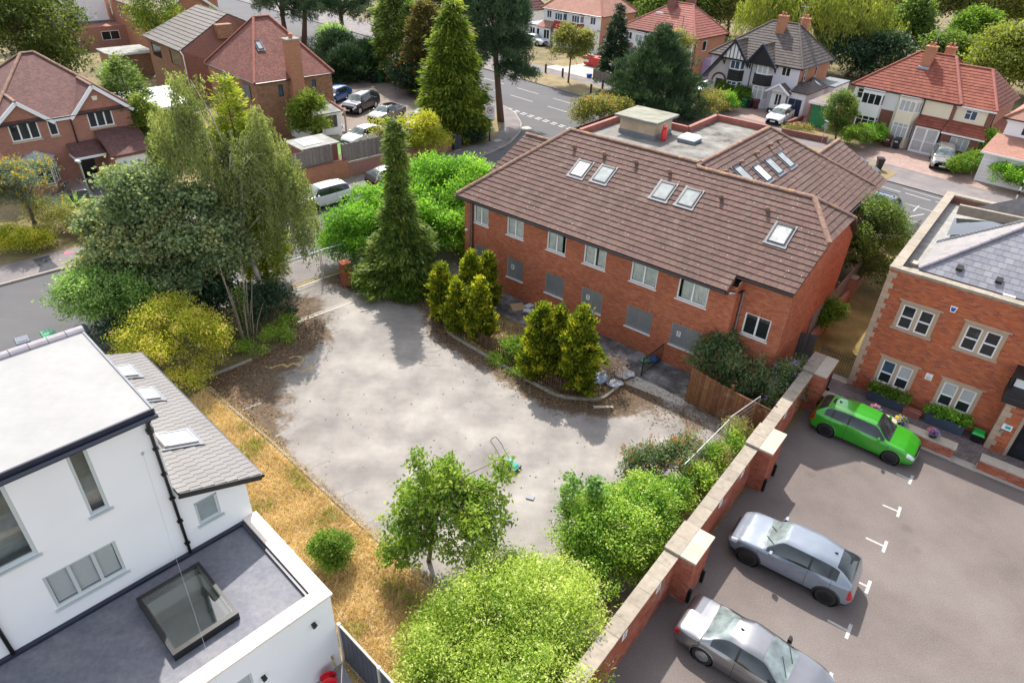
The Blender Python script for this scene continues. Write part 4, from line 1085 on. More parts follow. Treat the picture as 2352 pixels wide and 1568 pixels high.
 for zz in (7.2, 6.3, 5.4, 4.5, 3.6): MB().cbox((.06, -.07, zz), .15, .1, .035).build("pipe_clip", M_BLACK, R)
 # ground floor extension
 mb = MB(); wall(mb, (S0, -4.1), (2.1, -4.1), -.05, 3.2, [(8.0, 8.62, 1.0, 2.42)], .09); wall(mb, (2.1, -4.1), (2.1, 0), -.05, 3.2)
 mb.poly([(1.75, -3.72, 3.0), (1.75, 0, 3.0), (1.75, 0, 3.25), (1.75, -3.72, 3.25)]); mb.poly([(S0, -3.72, 3.0), (1.75, -3.72, 3.0), (1.75, -3.72, 3.25), (S0, -3.72, 3.25)][::-1])
 e = mb.build("extension_walls", M_RENDER, R)
 window(R, (S0, -4.1), (1, 0), 8.0, 8.62, 1.0, 2.42, .06, M_GREYFRAME, 1, glass=M_GLASSW)
 grp = ground_mat("dark_rubber_roof", [(.3, (.135, .14, .17)), (.5, (.17, .172, .195)), (.68, (.225, .22, .23))], .9, 7, .22, rough=.6, bmp=.12, streak=(math.radians(-10), .8, 2.6))
 hole = (-1.55, -.07, -2.82, -.86)   # opening of the big rooflight
 d = MB()
 for (a, b, c, e_) in ((S0, hole[0], -3.72, 0), (hole[1], 1.75, -3.72, 0), (hole[0], hole[1], -3.72, hole[2]), (hole[0], hole[1], hole[3], 0)):
  d.poly([(a, c, 3.1), (b, c, 3.1), (b, e_, 3.1), (a, e_, 3.1)])
 dk = d.build("extension_roof", grp, R)
 MB().box(S0, -.12, 3.102, 1.74, -.004, 3.2).build("roof_upstand", M_NAVY, dk)
 MB().box(1.62, -3.7, 3.102, 1.745, -.13, 3.19).build("roof_upstand", M_NAVY, dk)
 cp = MB().box(1.72, -4.14, 3.2, 2.16, -3.72, 3.275).build("coping", M_TRAV, R)
 n = 4
 for i in range(n):
  a, b = -3.716 + 3.72 * i / n, -3.716 + 3.72 * (i + 1) / n - .006
  MB().box(1.72, a, 3.2, 2.16, b if i < n - 1 else -.002, 3.27 + .004 * (i % 2)).build("coping_slab", M_TRAV, cp)
 s = 1.715; i = 0
 while s > S0:
  MB().box(s - .9, -4.14, 3.2, s - .006, -3.70, 3.272 + .004 * (i % 2)).build("coping_slab", M_TRAV, cp); s -= .906; i += 1
 # big rooflight
 rl = MB(); o_ = (-1.68, .05, -2.98, -.69); h_ = hole; zt = 3.36
 for (a, b, c, e_) in ((o_[0], o_[1], o_[2], h_[2]), (o_[0], o_[1], h_[3], o_[1] * 0 - .69), (o_[0], h_[0], h_[2], h_[3]), (h_[1], o_[1], h_[2], h_[3])):
  rl.box(a, c, 3.102, b, e_, zt)
 k1 = rl.build("roof_lantern", M_BLACK, R)
 MB().poly([(h_[0] - .03, h_[2] - .03, zt + .004), (h_[1] + .03, h_[2] - .03, zt + .004), (h_[1] + .03, h_[3] + .03, zt + .004), (h_[0] - .03, h_[3] + .03, zt + .004)]).build("pane", glass_mat("green_tinted_pane", (.80, .88, .85), .1), k1)
 sh = MB(); x0, x1, y0, y1 = h_
 for (p, q) in (((x0, y0), (x1, y0)), ((x1, y0), (x1, y1)), ((x1, y1), (x0, y1)), ((x0, y1), (x0, y0))):
  sh.poly([(*p, 2.55), (*q, 2.55), (*q, 3.34), (*p, 3.34)])
 sh.build("lined_shaft", M_RENDER, k1)
 inr = MB(); inr.poly([(x0 - .6, y0 - .8, 1.2), (x1 + .9, y0 - .8, 1.2), (x1 + .9, y1 + .8, 1.2), (x0 - .6, y1 + .8, 1.2)])
 inr.build("room_floor", plain("grey_kitchen_floor", (.7, .69, .66), .35, .15, 1.2), k1)
 inw = MB(); a, b, c, e_ = x0 - .6, x1 + .9, y0 - .8, y1 + .8
 for p, q in (((a, c), (b, c)), ((b, c), (b, e_)), ((b, e_), (a, e_)), ((a, e_), (a, c))): inw.poly([(*p, 1.2), (*q, 1.2), (*q, 2.55), (*p, 2.55)])
 inw.build("room_wall", plain("pale_room_wall", (.8, .82, .81), .8, .05, 1), k1)
 # fittings on the end wall
 for s, zz in ((1.47, 2.57), (-.13, 1.93)):
  w = MB().box(s - .045, -4.19, zz - .12, s + .045, -4.104, zz + .02).build("wall_lamp", M_BLACK, R); MB().box(s - .06, -4.26, zz + .022, s + .06, -4.104, zz + .05).build("lamp_cap", M_BLACK, w)
 MB().tube([(1.81, -4.16, 0.62), (1.81, -4.22, .5), (1.86, -4.24, .1)], .018, 6).build("hose_tail", plain("yellow_hose", (.6, .45, .06), .5), R)
 MB().cbox((1.81, -4.15, .64), .05, .1, .05).build("garden_tap", plain("brass", (.45, .28, .08), .35, .1, 4, metal=1), R)
 pc = sheet("patio_paving", [toworld(q, WHO, WHA) for q in ((-6, -4.1), (2.35, -4.1), (2.35, -9), (-6, -9))], -.0, plain("grey_patio_slab", (.30, .30, .31), .8, .12, 2))
 return R
white_house()
def whw(s, t): return toworld((s, t), WHO, WHA)
R = thing("hose_reel", "red garden hose reel on the patio beside the white wall", "hose reel", (*whw(1.45, -4.45), 0), .4)
MB().lathe([(.24, -.12), (.25, -.10), (.12, -.08), (.12, .08), (.25, .10), (.24, .12)], (0, 0, .3), 18, axis='y').build("drum", plain("red_plastic", (.65, .02, .03), .35, .1, 4), R, smooth=False)
MB().box(-.16, -.16, 0, .16, -.13, .34).box(-.16, .13, 0, .16, .16, .34).build("stand", plain("red_plastic", (.65, .02, .03)), R)
# dark panel fence running from the house corner, with pale posts
R = thing("panel_fence", "dark grey slatted panel fence with pale concrete posts by white house corner", "fence", (*whw(2.2, -4.12), 0), math.radians(-42.0))
_sl = plain("charcoal_fence_slat", (.055, .06, .075), .6, .2, 5)
for i in range(3):
 x = i * 1.86
 MB().box(x - .05, -.05, 0, x + .05, .05, 1.85).build("post", M_CONC, R)
 if i < 2 or True:
  p = MB().box(x + .05, -.03, 1.78, x + 1.81, .03, 1.83).box(x + .05, -.03, .04, x + 1.81, .03, .12).build("panel_frame", M_CONC, R)
  for j in range(16):
   MB().box(x + .055 + j * .11, -.014 + .006 * (j % 2), .12, x + .155 + j * .11, .01 + .006 * (j % 2), 1.78).build("slat", _sl, p)
# ---------------------------------------------------------------- brick office with stone quoins and slate roof, right edge
def right_building():
 R = thing("brick_office", "orange-red brick building with stone quoins, white sash windows and slate roof behind parapet", "building", (*B3O, 0), math.radians(B3A))
 SW = [(.06, 1.62, 3.64, 5.06), (2.6, 4.18, 3.64, 5.06), (.15, 1.73, .66, 2.15), (2.72, 4.3, .66, 2.15)]
 S0, S1 = -.82, 12.
 qz = .255
 holes = [(a - S0, b - S0, c, d) for a, b, c, d in SW]
 qh = []
 for i in range(24):
  w = .34 if i % 2 else .22
  qh.append((0, w, i * qz + .05, (i + 1) * qz + .05))
 mb = MB(); wall(mb, (S0, 0), (S1, 0), 0, 6.3, holes, .12)
 wf = mb.build("front_wall", M_MORTAR_R, R)
 brick_face(wf, (S0, 0), (5.9, 0), 0, 6.3, M_BRICK_B3, holes + qh, 300)
 for i in range(24):
  w = .34 if i % 2 else .22; w2 = .22 if i % 2 else .34
  MB().box(S0 - .014, -.014, i * qz + .054, S0 + w - .004, w2, (i + 1) * qz + .046).build("quoin_stone", M_STONE, wf)
 mb = MB(); wall(mb, (S0, 12.2), (S0, 0), 0, 6.3); wall(mb, (S1, 0), (S1, 12.2), 0, 6.3); wall(mb, (S1, 12.2), (S0, 12.2), 0, 6.3)
 mb.build("side_walls", M_BRICKTEX, R)
 # stone window surrounds with two sashes each
 for i, (a, b, c, d) in enumerate(SW):
  sm = MB(); t = .15
  sm.box(a, -.02, d - .17, b, .1, d); sm.box(a - .07, -.07, c - .02, b + .07, .1, c + .10)
  sm.box(a, -.02, c + .1, a + t, .1, d - .17); sm.box(b - t, -.02, c + .1, b, .1, d - .17); sm.box((a + b) / 2 - .07, -.02, c + .1, (a + b) / 2 + .07, .1, d - .17)
  sm.box(a - .1, -.05, d, b + .1, .0, d + .05)
  s = sm.build("window_surround", M_STONE, R)
  low = i >= 2
  for k in range(2):
   u0 = a + t if k == 0 else (a + b) / 2 + .07; u1 = (a + b) / 2 - .07 if k == 0 else b - t
   z0, z1 = c + .1, d - .17; zm = (z0 + z1) / 2 + (0.0 if not low else -.05)
   f = MB(); w = .06
   f.box(u0, .02, z0, u1, .08, z0 + w); f.box(u0, .02, z1 - w, u1, .08, z1); f.box(u0, .02, z0 + w, u0 + w, .08, z1 - w); f.box(u1 - w, .02, z0 + w, u1, .08, z1 - w); f.box(u0 + w, .01, zm - .03, u1 - w, .08, zm + .03)
   sw = f.build("sash_window", M_WHITE, R)
   for (za, zb, top) in ((z0 + w, zm - .03, 0), (zm + .03, z1 - w, 1)):
    gm = M_GLASSD
    if low and top: gm = M_GLASSB if (i == 2 and k == 0) else M_GLASSW
    g = MB().poly([(u0 + w, .05, za), (u1 - w, .05, za), (u1 - w, .05, zb), (u0 + w, .05, zb)]).build("pane", gm, sw)
 # signs
 n = MB().box(2.08, -.02, 1.75, 2.36, -.006, 2.08).build("wall_notice", M_PAPER, R)
 MB().poly([(2.18, -.023, 1.98), (2.26, -.023, 1.98), (2.22, -.023, 2.04)]).build("warning_triangle", plain("amber_print", (.7, .45, .02), .7), n)
 MB().box(2.12, -.024, 1.79, 2.32, -.021, 1.80).box(2.12, -.024, 1.83, 2.32, -.021, 1.84).box(2.12, -.024, 1.87, 2.32, -.021, 1.88).box(2.12, -.024, 1.91, 2.32, -.021, 1.92).build("printed_lines", M_PRINT, n)
 al = MB().hexa([(1.91, -.08, 5.24), (2.09, -.08, 5.24), (2.09, 0, 5.24), (1.91, 0, 5.24), (1.86, -.08, 5.5), (2.14, -.08, 5.5), (2.14, 0, 5.5), (1.86, 0, 5.5)]).build("alarm_box", M_WHITE, R)
 MB().hexa([(1.94, -.086, 5.28), (2.06, -.086, 5.28), (2.06, -.081, 5.28), (1.94, -.081, 5.28), (1.90, -.086, 5.46), (2.10, -.086, 5.46), (2.10, -.081, 5.46), (1.90, -.081, 5.46)]).build("blue_panel", plain("alarm_blue", (.03, .08, .38), .4), al)
 # parapet, copings
 pw = MB().box(S0 + .28, .28, 5.8, S1, .30, 6.3).box(S0 + .28, .28, 5.8, S0 + .30, 12.0, 6.3).box(S0 + .3, 11.9, 5.8, S1, 11.92, 6.3).build("parapet_inner", M_BRICKTEX_DARK, R)
 cp = MB().box(S0 - .06, -.06, 6.3, S0 + .36, .36, 6.42).build("coping", M_COPING, R)
 s = S0 + .365; i = 0
 while s < 11.5:
  MB().box(s, -.06, 6.3, s + .88, .34, 6.415 + .006 * (i % 2)).build("coping_slab", M_COPING, cp); s += .885; i += 1
 t = .365; i = 0
 while t < 12.1:
  MB().box(S0 - .06, t, 6.3, S0 + .36, min(t + .88, 12.3), 6.415 + .006 * (i % 2)).build("coping_slab", M_COPING, cp); t += .885; i += 1
 s = S0 + .365
 while s < 11.5:
  MB().box(s, 11.88, 6.3, s + .88, 12.3, 6.415).build("coping_slab", M_COPING, cp); s += .885
 MB().poly([(S0 + .3, .3, 5.95), (S1, .3, 5.95), (S1, 11.9, 5.95), (S0 + .3, 11.9, 5.95)]).build("lead_gutter", plain("dusty_lead", (.30, .285, .26), .75, .25, 2.5), R)
 # roof: front hip block
 ap = (4.15, 4.8, 8.92); k = (8.92 - 6.28) / 4.0
 r = slope(R, [(.12, .8, 6.28), (S1, .8, 6.28), (S1, 4.8, 8.92), ap], M_SLATE, .33, .30, 300, lift=.012, th=.006, name='slate', gap=.012, sname='front_roof_slope')
 pale = pieces_mat("painted_sunlit_slate", [(.24, .225, .215), (.28, .26, .25), (.22, .205, .20)], .6, grain=5, gvar=.15)  # paler copy of the slate, sunlight put into its colour
 slope(R, [(.12, 4.5, 6.28), (.12, .8, 6.28), ap], pale, .33, .30, 0, lift=.012, th=.006, name='slate', gap=.012, sname='end_roof_slope')
 slope(R, [(S1, 8.2, 6.4), (1.3, 6.4, 6.3), (.12, 4.5, 6.28), ap, (S1, 4.8, 8.92)], M_SLATE, .33, .30, 0, lift=.012, th=.006, name='slate', gap=.012, sname='rear_roof_slope')
 lav = plain("lilac_grey_hip_tile", (.235, .21, .235), .7, .1, 5)
 ridge_tiles(R, (.12, .8, 6.36), (4.15, 4.8, 8.99), lav, .1, .46); ridge_tiles(R, (4.15, 4.8, 8.98), (S1, 4.8, 8.98), lav, .1, .46)
 a = np.array((.12, 4.5, 6.36)); b = np.array(ap) + (0, 0, .06)
 mb = MB(); mb.bar(a, b, .03, .04); d = unit(b - a); nn = unit(np.cross(d, (0, 0, 1)))
 for q in np.arange(0, np.linalg.norm(b - a), .16): p = a + d * q; mb.bar(p - nn * .09, p + nn * .09, .02, .05)
 mb.bar(a + nn * .09, b + nn * .09, .02, .03); mb.bar(a - nn * .09, b - nn * .09, .02, .03)
 mb.build("hip_flashing_strip", M_LEAD, R)
 # glazed well, beam and the second roof behind
 MB().poly([(.15, 8.85, 6.2), (.3, 6.1, 6.2), (2.4, 7.2, 6.6), (2.4, 8.85, 6.6)]).build("glazed_well", M_GLASSD, R)
 MB().bar((.1, 9.6, 6.45), (3.2, 9.95, 6.45), .22, .5).build("concrete_beam", M_COPING, R)
 slope(R, [(.3, 10.2, 6.3), (S1, 10.2, 6.3), (S1, 10.9, 8.2), (4.0, 10.9, 8.2)], pale, .33, .30, 0, lift=.012, th=.006, name='slate', gap=.012, sname='far_roof_slope')
 MB().box(-.35, 1.7, 5.96, -.05, 2.1, 6.12).build("gutter_box", M_COPING_P, R)
 for (s, t_) in ((1.55, 1.25), (3.05, 1.2)):
  z = 6.28 + (t_ - .8) * k
  MB().hexa([(s - .13, t_ - .12, z), (s + .13, t_ - .12, z), (s + .13, t_ + .14, z + .15), (s - .13, t_ + .14, z + .15), (s - .12, t_ - .12, z + .11), (s + .12, t_ - .12, z + .11), (s + .12, t_ + .14, z + .21), (s - .12, t_ + .14, z + .21)]).build("roof_vent", M_BLACK, R)
 MB().cbox((3.6, .78, 6.3), .45, .18, .05).build("white_flashing", M_WHITE, R)
 fl = MB().cbox((2.95, 12.1, 6.75), .34, .3, .3, .5).build("floodlight", M_BLACK, R); MB().tube([(2.95, 12.1, 6.42), (2.95, 12.1, 6.62)], .03, 6).build("bracket", M_BLACK, fl)
 # porch with quoins, dark canopy with a window above, dark doors
 px = 5.2; mb = MB(); wall(mb, (px, -.8), (9.5, -.8), 0, 2.75, [(.85, 3.4, 0, 2.25)], .15); wall(mb, (px, 0), (px, -.8), 0, 2.75)
 pw2 = mb.build("porch_wall", M_MORTAR_R, R)
 ph = [(.72, 3.55, 0, 2.42)]; qs = []
 for i in range(10): qs.append((0, .34 if i % 2 else .22, i * qz + .05, (i + 1) * qz + .05))
 brick_face(pw2, (px, -.8), (9.5, -.8), 0, 2.75, M_BRICK_B3, ph + qs, 0)
 for i in range(10):
  w = .34 if i % 2 else .22; MB().box(px - .012, -.814, i * qz + .054, px + w - .004, -.80 + .3, (i + 1) * qz + .046).build("quoin_stone", M_STONE, pw2)
 MB().box(px + .72, -.82, 0, px + .85, -.7, 2.42).box(px + .85, -.82, 2.25, px + 3.55, -.7, 2.42).build("door_surround", M_STONE, pw2)
 dr = MB().box(px + .85, -.69, 0, px + 3.4, -.66, 2.25).build("glazed_door", M_GLASSD, R); MB().box(px + .85, -.705, .95, px + 3.4, -.692, 1.0).box(px + 1.7, -.705, 0, px + 1.76, -.692, 2.25).build("door_rail", M_BLACK, dr)
 cn = MB().box(4.93, -1.15, 2.62, 9.8, .0, 3.2).build("porch_canopy", M_BLACKTIMBER, R); MB().box(4.92, -1.16, 2.88, 9.8, -1.152, 2.91).build("canopy_trim", plain("plum_timber", (.06, .035, .05), .5), cn)
 ub = MB().box(4.95, -.7, 3.202, 5.05, 0, 3.85).box(4.95, -.95, 3.75, 9.8, .0, 3.9).build("upper_bay_frame", M_BLACKTIMBER, R); MB().box(5.1, -.6, 3.202, 9.7, -.55, 3.75).build("bay_panel", M_RENDER, ub)
 sg = MB().cbox((5.6, -.86, 1.4), .36, .04, .26).build("door_sign", M_WHITE, R); MB().cbox((5.63, -.884, 1.41), .2, .006, .14).build("blue_green_logo", plain("teal_print", (.02, .38, .42), .5), sg)
 MB().cbox((5.5, -.84, 1.12), .12, .05, .14).build("key_pad", M_GALV, R)
 return R
right_building()
# ---------------------------------------------------------------- houses around
def gable_roof_pts(s0, s1, t0, t1, ze, zr): pass
def chimney(parent, c, w, d, z0, z1, mat, pots=2, capm=None):
 m = MB().box(c[0] - w / 2, c[1] - d / 2, z0, c[0] + w / 2, c[1] + d / 2, z1).box(c[0] - w / 2 - .05, c[1] - d / 2 - .05, z1 - .12, c[0] + w / 2 + .05, c[1] + d / 2 + .05, z1 + .02)
 o = m.build("chimney", mat, parent)
 MB().box(c[0] - w / 2 - .08, c[1] - d / 2 - .12, z0 + .02, c[0] + w / 2 + .08, c[1] + d / 2 + .02, z0 + .45).v
 for i in range(pots):
  x = c[0] + (i - (pots - 1) / 2) * .34
  MB().lathe([(.12, z1), (.13, z1 + .04), (.1, z1 + .08), (.1, z1 + .3), (.125, z1 + .34), (.09, z1 + .36)], (x, c[1], 0), 10).build("chimney_pot", plain("terracotta_pot", (.40, .15, .08), .8), o)
 return o
def hip_house(parent, s0, s1, t0, t1, ze, zr, ra, rb, mat, rmat, pu=.3, pv=.33, tr=None, tex=False, over=.35, ind=(0, 0, 0, 0)):
 """hipped roof: eaves rectangle, ridge from s=ra to s=rb at t=tr"""
 s0 -= over; s1 += over; t0 -= over; t1 += over
 tr = (t0 + t1) / 2 if tr is None else tr
 A, B = (ra, tr, zr), (rb, tr, zr)
 P = [(s0, t0, ze), (s1, t0, ze), (s1, t1, ze), (s0, t1, ze)]
 kw = dict(pu=None) if tex else dict(pu=pu, pv=pv)
 same = abs(ra - rb) < 1e-3
 slope(parent, [P[0], P[1], B, A] if not same else [P[0], P[1], A], mat, indiv=ind[0], **kw)
 slope(parent, [P[1], P[2], B], mat, indiv=ind[1], **kw)
 slope(parent, [P[2], P[3], A, B] if not same else [P[2], P[3], A], mat, **kw)
 slope(parent, [P[3], P[0], A], mat, **kw)
 for p, q in ((P[0], A), (P[1], B), (P[2], B), (P[3], A)) + (() if same else ((A, B),)):
  ridge_tiles(parent, np.array(p) + (0, 0, .05), np.array(q) + (0, 0, .05), rmat, .12, .45, indiv=False)
 for p, q in zip(P, P[1:] + P[:1]):
  gutter(parent, (p[0], p[1], ze - .07), (q[0], q[1], ze - .07), M_BLACK, .06)
 MB().box(s0 + .05, t0 + .05, ze - .12, s1 - .05, t1 - .05, ze - .02).build("soffit", M_WHITE, parent)
def box_walls(parent, s0, s1, t0, t1, z1, mats, holes=(), side=(), name="walls"):
 """front (t0), right (s1), back, left faces; mats = (front, right, back, left)"""
 fr = MB(); wall(fr, (s0, t0), (s1, t0), 0, z1, holes, .08); fr.build("front_" + name, mats[0], parent)
 m = MB(); wall(m, (s1, t0), (s1, t1), 0, z1, side, .08); m.build("side_" + name, mats[1], parent)
 m = MB(); wall(m, (s1, t1), (s0, t1), 0, z1); wall(m, (s0, t1), (s0, t0), 0, z1); m.build("rear_" + name, mats[2], parent)
def bay(parent, s0, s1, t0, out, z0, z1, mid, mats, frame=None, ang=.55, win=((.95, 2.3), (3.45, 4.4)), glass=None, cap=True):
 """splayed two-storey bay: front face and two angled sides, windows on both floors, panel between"""
 a, b, c, d = (s0, t0), (s0 + ang, t0 - out), (s1 - ang, t0 - out), (s1, t0)
 body = MB()
 for p, q in ((a, b), (b, c), (c, d)):
  L = math.dist(p, q)
  wall(body, p, q, z0, z1, [(.06, L - .06, w[0], w[1]) for w in win], .05)
 o = body.build("bay", mats[0], parent)
 for p, q in ((a, b), (b, c), (c, d)):
  L = math.dist(p, q); dd = (q[0] - p[0], q[1] - p[1])
  for w in win:
   window(parent, p, dd, .06, L - .06, w[0], w[1], .03, frame or M_WHITE, max(1, int(round(L / .55))), glass=glass or M_GLASSD, fw=.05, transom=(.74,) if w[0] < 2 else None)
  if mid:
   n = unit((dd[1], -dd[0])); m = MB(); k = 6
   for j in range(k):
    za = win[0][1] + .06 + (win[1][0] - win[0][1] - .12) * j / k; zb = win[0][1] + .06 + (win[1][0] - win[0][1] - .12) * (j + 1) / k
    m.hexa([(p[0] + n[0] * .03, p[1] + n[1] * .03, za), (q[0] + n[0] * .03, q[1] + n[1] * .03, za), (q[0], q[1], za), (p[0], p[1], za), (p[0] + n[0] * .015, p[1] + n[1] * .015, zb - .01), (q[0] + n[0] * .015, q[1] + n[1] * .015, zb - .01), (q[0], q[1], zb - .01), (p[0], p[1], zb - .01)])
   m.build("bay_panel", mid, o)
 if cap: MB().prism([(a[0] - .05, a[1]), (b[0] - .06, b[1] - .08), (c[0] + .06, c[1] - .08), (d[0] + .05, d[1])], z1, z1 + .06).build("bay_roof", M_LEAD, o)
 return o
# ---- left: new red brick house with two white-edged gables
def left_house():
 o = (-33.2, 47.74); a = 46.5
 R = thing("red_brick_house", "red brick house with two white-edged gables and plum tiled roof, far left", "house", (*o, 0), math.radians(a))
 W = [(-2.5, -.72, 3.73, 4.9), (2.46, 4.17, 3.8, 4.92), (-.15, .43, 3.73, 4.82)]
 S0, S1 = -3.4, 5.45
 h = [(x0 - S0, x1 - S0, z0, z1) for x0, x1, z0, z1 in W] + [(1.05 - S0, 2.1 - S0, 0, 2.1)]
 box_walls(R, S0, S1, 0, 8, 5.0, (M_BRICKTEX, M_BRICKTEX, M_BRICKTEX), h)
 for i, (x0, x1, z0, z1) in enumerate(W):
  window(R, (S0, 0), (1, 0), x0 - S0, x1 - S0, z0, z1, .07, panes=3 if i < 2 else 1, sill=(M_STONE, .12, .08), fw=.08)
  if i < 2: pieces(R, 'soldier_brick', (x0 - .05, -.001, z1 + .005), (1, 0, 0), (0, 0, 1), [(0, 0), (x1 - x0 + .1, 0), (x1 - x0 + .1, .22), (0, .22)], .075, .222, .01, M_BRICK, indiv=0, th=.008, bond=0)
 d = MB().box(1.05, .06, 0, 2.1, .1, 2.1).build("front_door", M_BLACK, R); MB().box(1.1, .02, .2, 2.05, .058, .3).build("letter_plate", M_GALV, d)
 # gables
 for (g0, gm, g1, ze, zp) in ((-3.4, -1.62, .1, 4.75, 6.2), (1.55, 3.28, 5.45, 4.8, 6.62)):
  k = 0
  MB().poly([(g0, -.002, 4.9), (g1, -.002, 4.9), (gm, -.002, zp)]).build("gable", M_BRICKTEX, R)
  for p, q in (((g0 - .2, ze - .1), (gm, zp + .08)), ((g1 + .2, ze - .1), (gm, zp + .08))):
   MB().bar((p[0], -.22, p[1]), (q[0], -.22, q[1]), .06, .24).build("bargeboard", M_WHITE, R)
 tx = M_TILETEX_PLUM; zr = 8.3
 # main hipped roof, then the two gable roofs running back into it
 hip_house(R, S0, S1, 0, 9.2, 5.0, zr, .75, 1.6, tx, M_TILE_RIDGE, tex=True, over=.2, tr=5.3)
 for (g0, gm, g1, zp) in ((-3.6, -1.62, .3, 6.35), (1.35, 3.28, 5.65, 6.75)):
  ze = 4.82; tb = (zp - 5.0) / (zr - 5.0) * 5.3
  slope(R, [(g0, tb + 1, ze), (g0, -.25, ze), (gm, -.25, zp), (gm, tb + .6, zp)], tx, None)
  slope(R, [(g1, -.25, ze), (g1, tb + 1, ze), (gm, tb + .6, zp), (gm, -.25, zp)], tx, None)
  ridge_tiles(R, (gm, -.25, zp + .05), (gm, tb + .6, zp + .05), M_TILE_RIDGE, .11, .42, indiv=False)
 MB().box(.1, -.2, 4.72, 1.6, -.1, 4.94).build("fascia", M_WHITE, R)
 pipe(R, [(1.35, -.12, 4.75), (1.35, -.08, 4.6), (1.35, -.08, 2.95)], M_BLACK, .045)
 MB().hexa([(3.14, -.08, 5.72), (3.42, -.08, 5.72), (3.42, 0, 5.72), (3.14, 0, 5.72), (3.08, -.08, 6.0), (3.48, -.08, 6.0), (3.48, 0, 6.0), (3.08, 0, 6.0)]).build("alarm_box", M_RENDER_CREAM, R)
 # porch roof and round bay
 slope(R, [(.6, -1.5, 2.35), (2.6, -1.5, 2.35), (2.6, 0, 3.05), (.6, 0, 3.05)], tx, None, sname='porch_roof'); MB().box(.55, -1.56, 2.2, 2.6, -1.5, 2.36).box(.55, -1.5, 2.2, .6, -.1, 2.36).build("porch_fascia", M_WHITE, R)
 slope(R, [(2.6, -2.6, 2.35), (5.6, -2.6, 2.35), (5.6, 0, 3.6), (2.6, 0, 3.6)], tx, None, sname='garage_roof'); m = MB(); wall(m, (2.75, -2.3), (5.4, -2.3), 0, 2.4, [(.2, 2.45, 0, 2.05)]); wall(m, (2.75, 0), (2.75, -2.3), 0, 2.4); m.build("garage_wall", M_BRICKTEX, R); MB().box(2.95, -2.24, 0, 5.2, -2.2, 2.05).build("garage_door", M_WHITE, R)
 MB().tube([(.75, -1.4, 1.2), (.75, -1.4, 2.2)], .05, 6).build("porch_post", M_WHITE, R)
 bay(R, -2.6, -.4, 0, .75, 0, 2.35, None, (M_BRICKTEX,), win=((.7, 2.2),), ang=.5)
 cone = MB(); ap = (-1.5, -.05, 3.0)
 pts = [(-2.75, 0, 2.38), (-2.2, -.85, 2.38), (-.8, -.85, 2.38), (-.25, 0, 2.38)]
 for p, q in zip(pts[:-1], pts[1:]): cone.poly([p, q, ap])
 cone.build("bay_roof", plain("blue_grey_zinc", (.30, .36, .43), .5, .1, 3), R)
 return R
left_house()
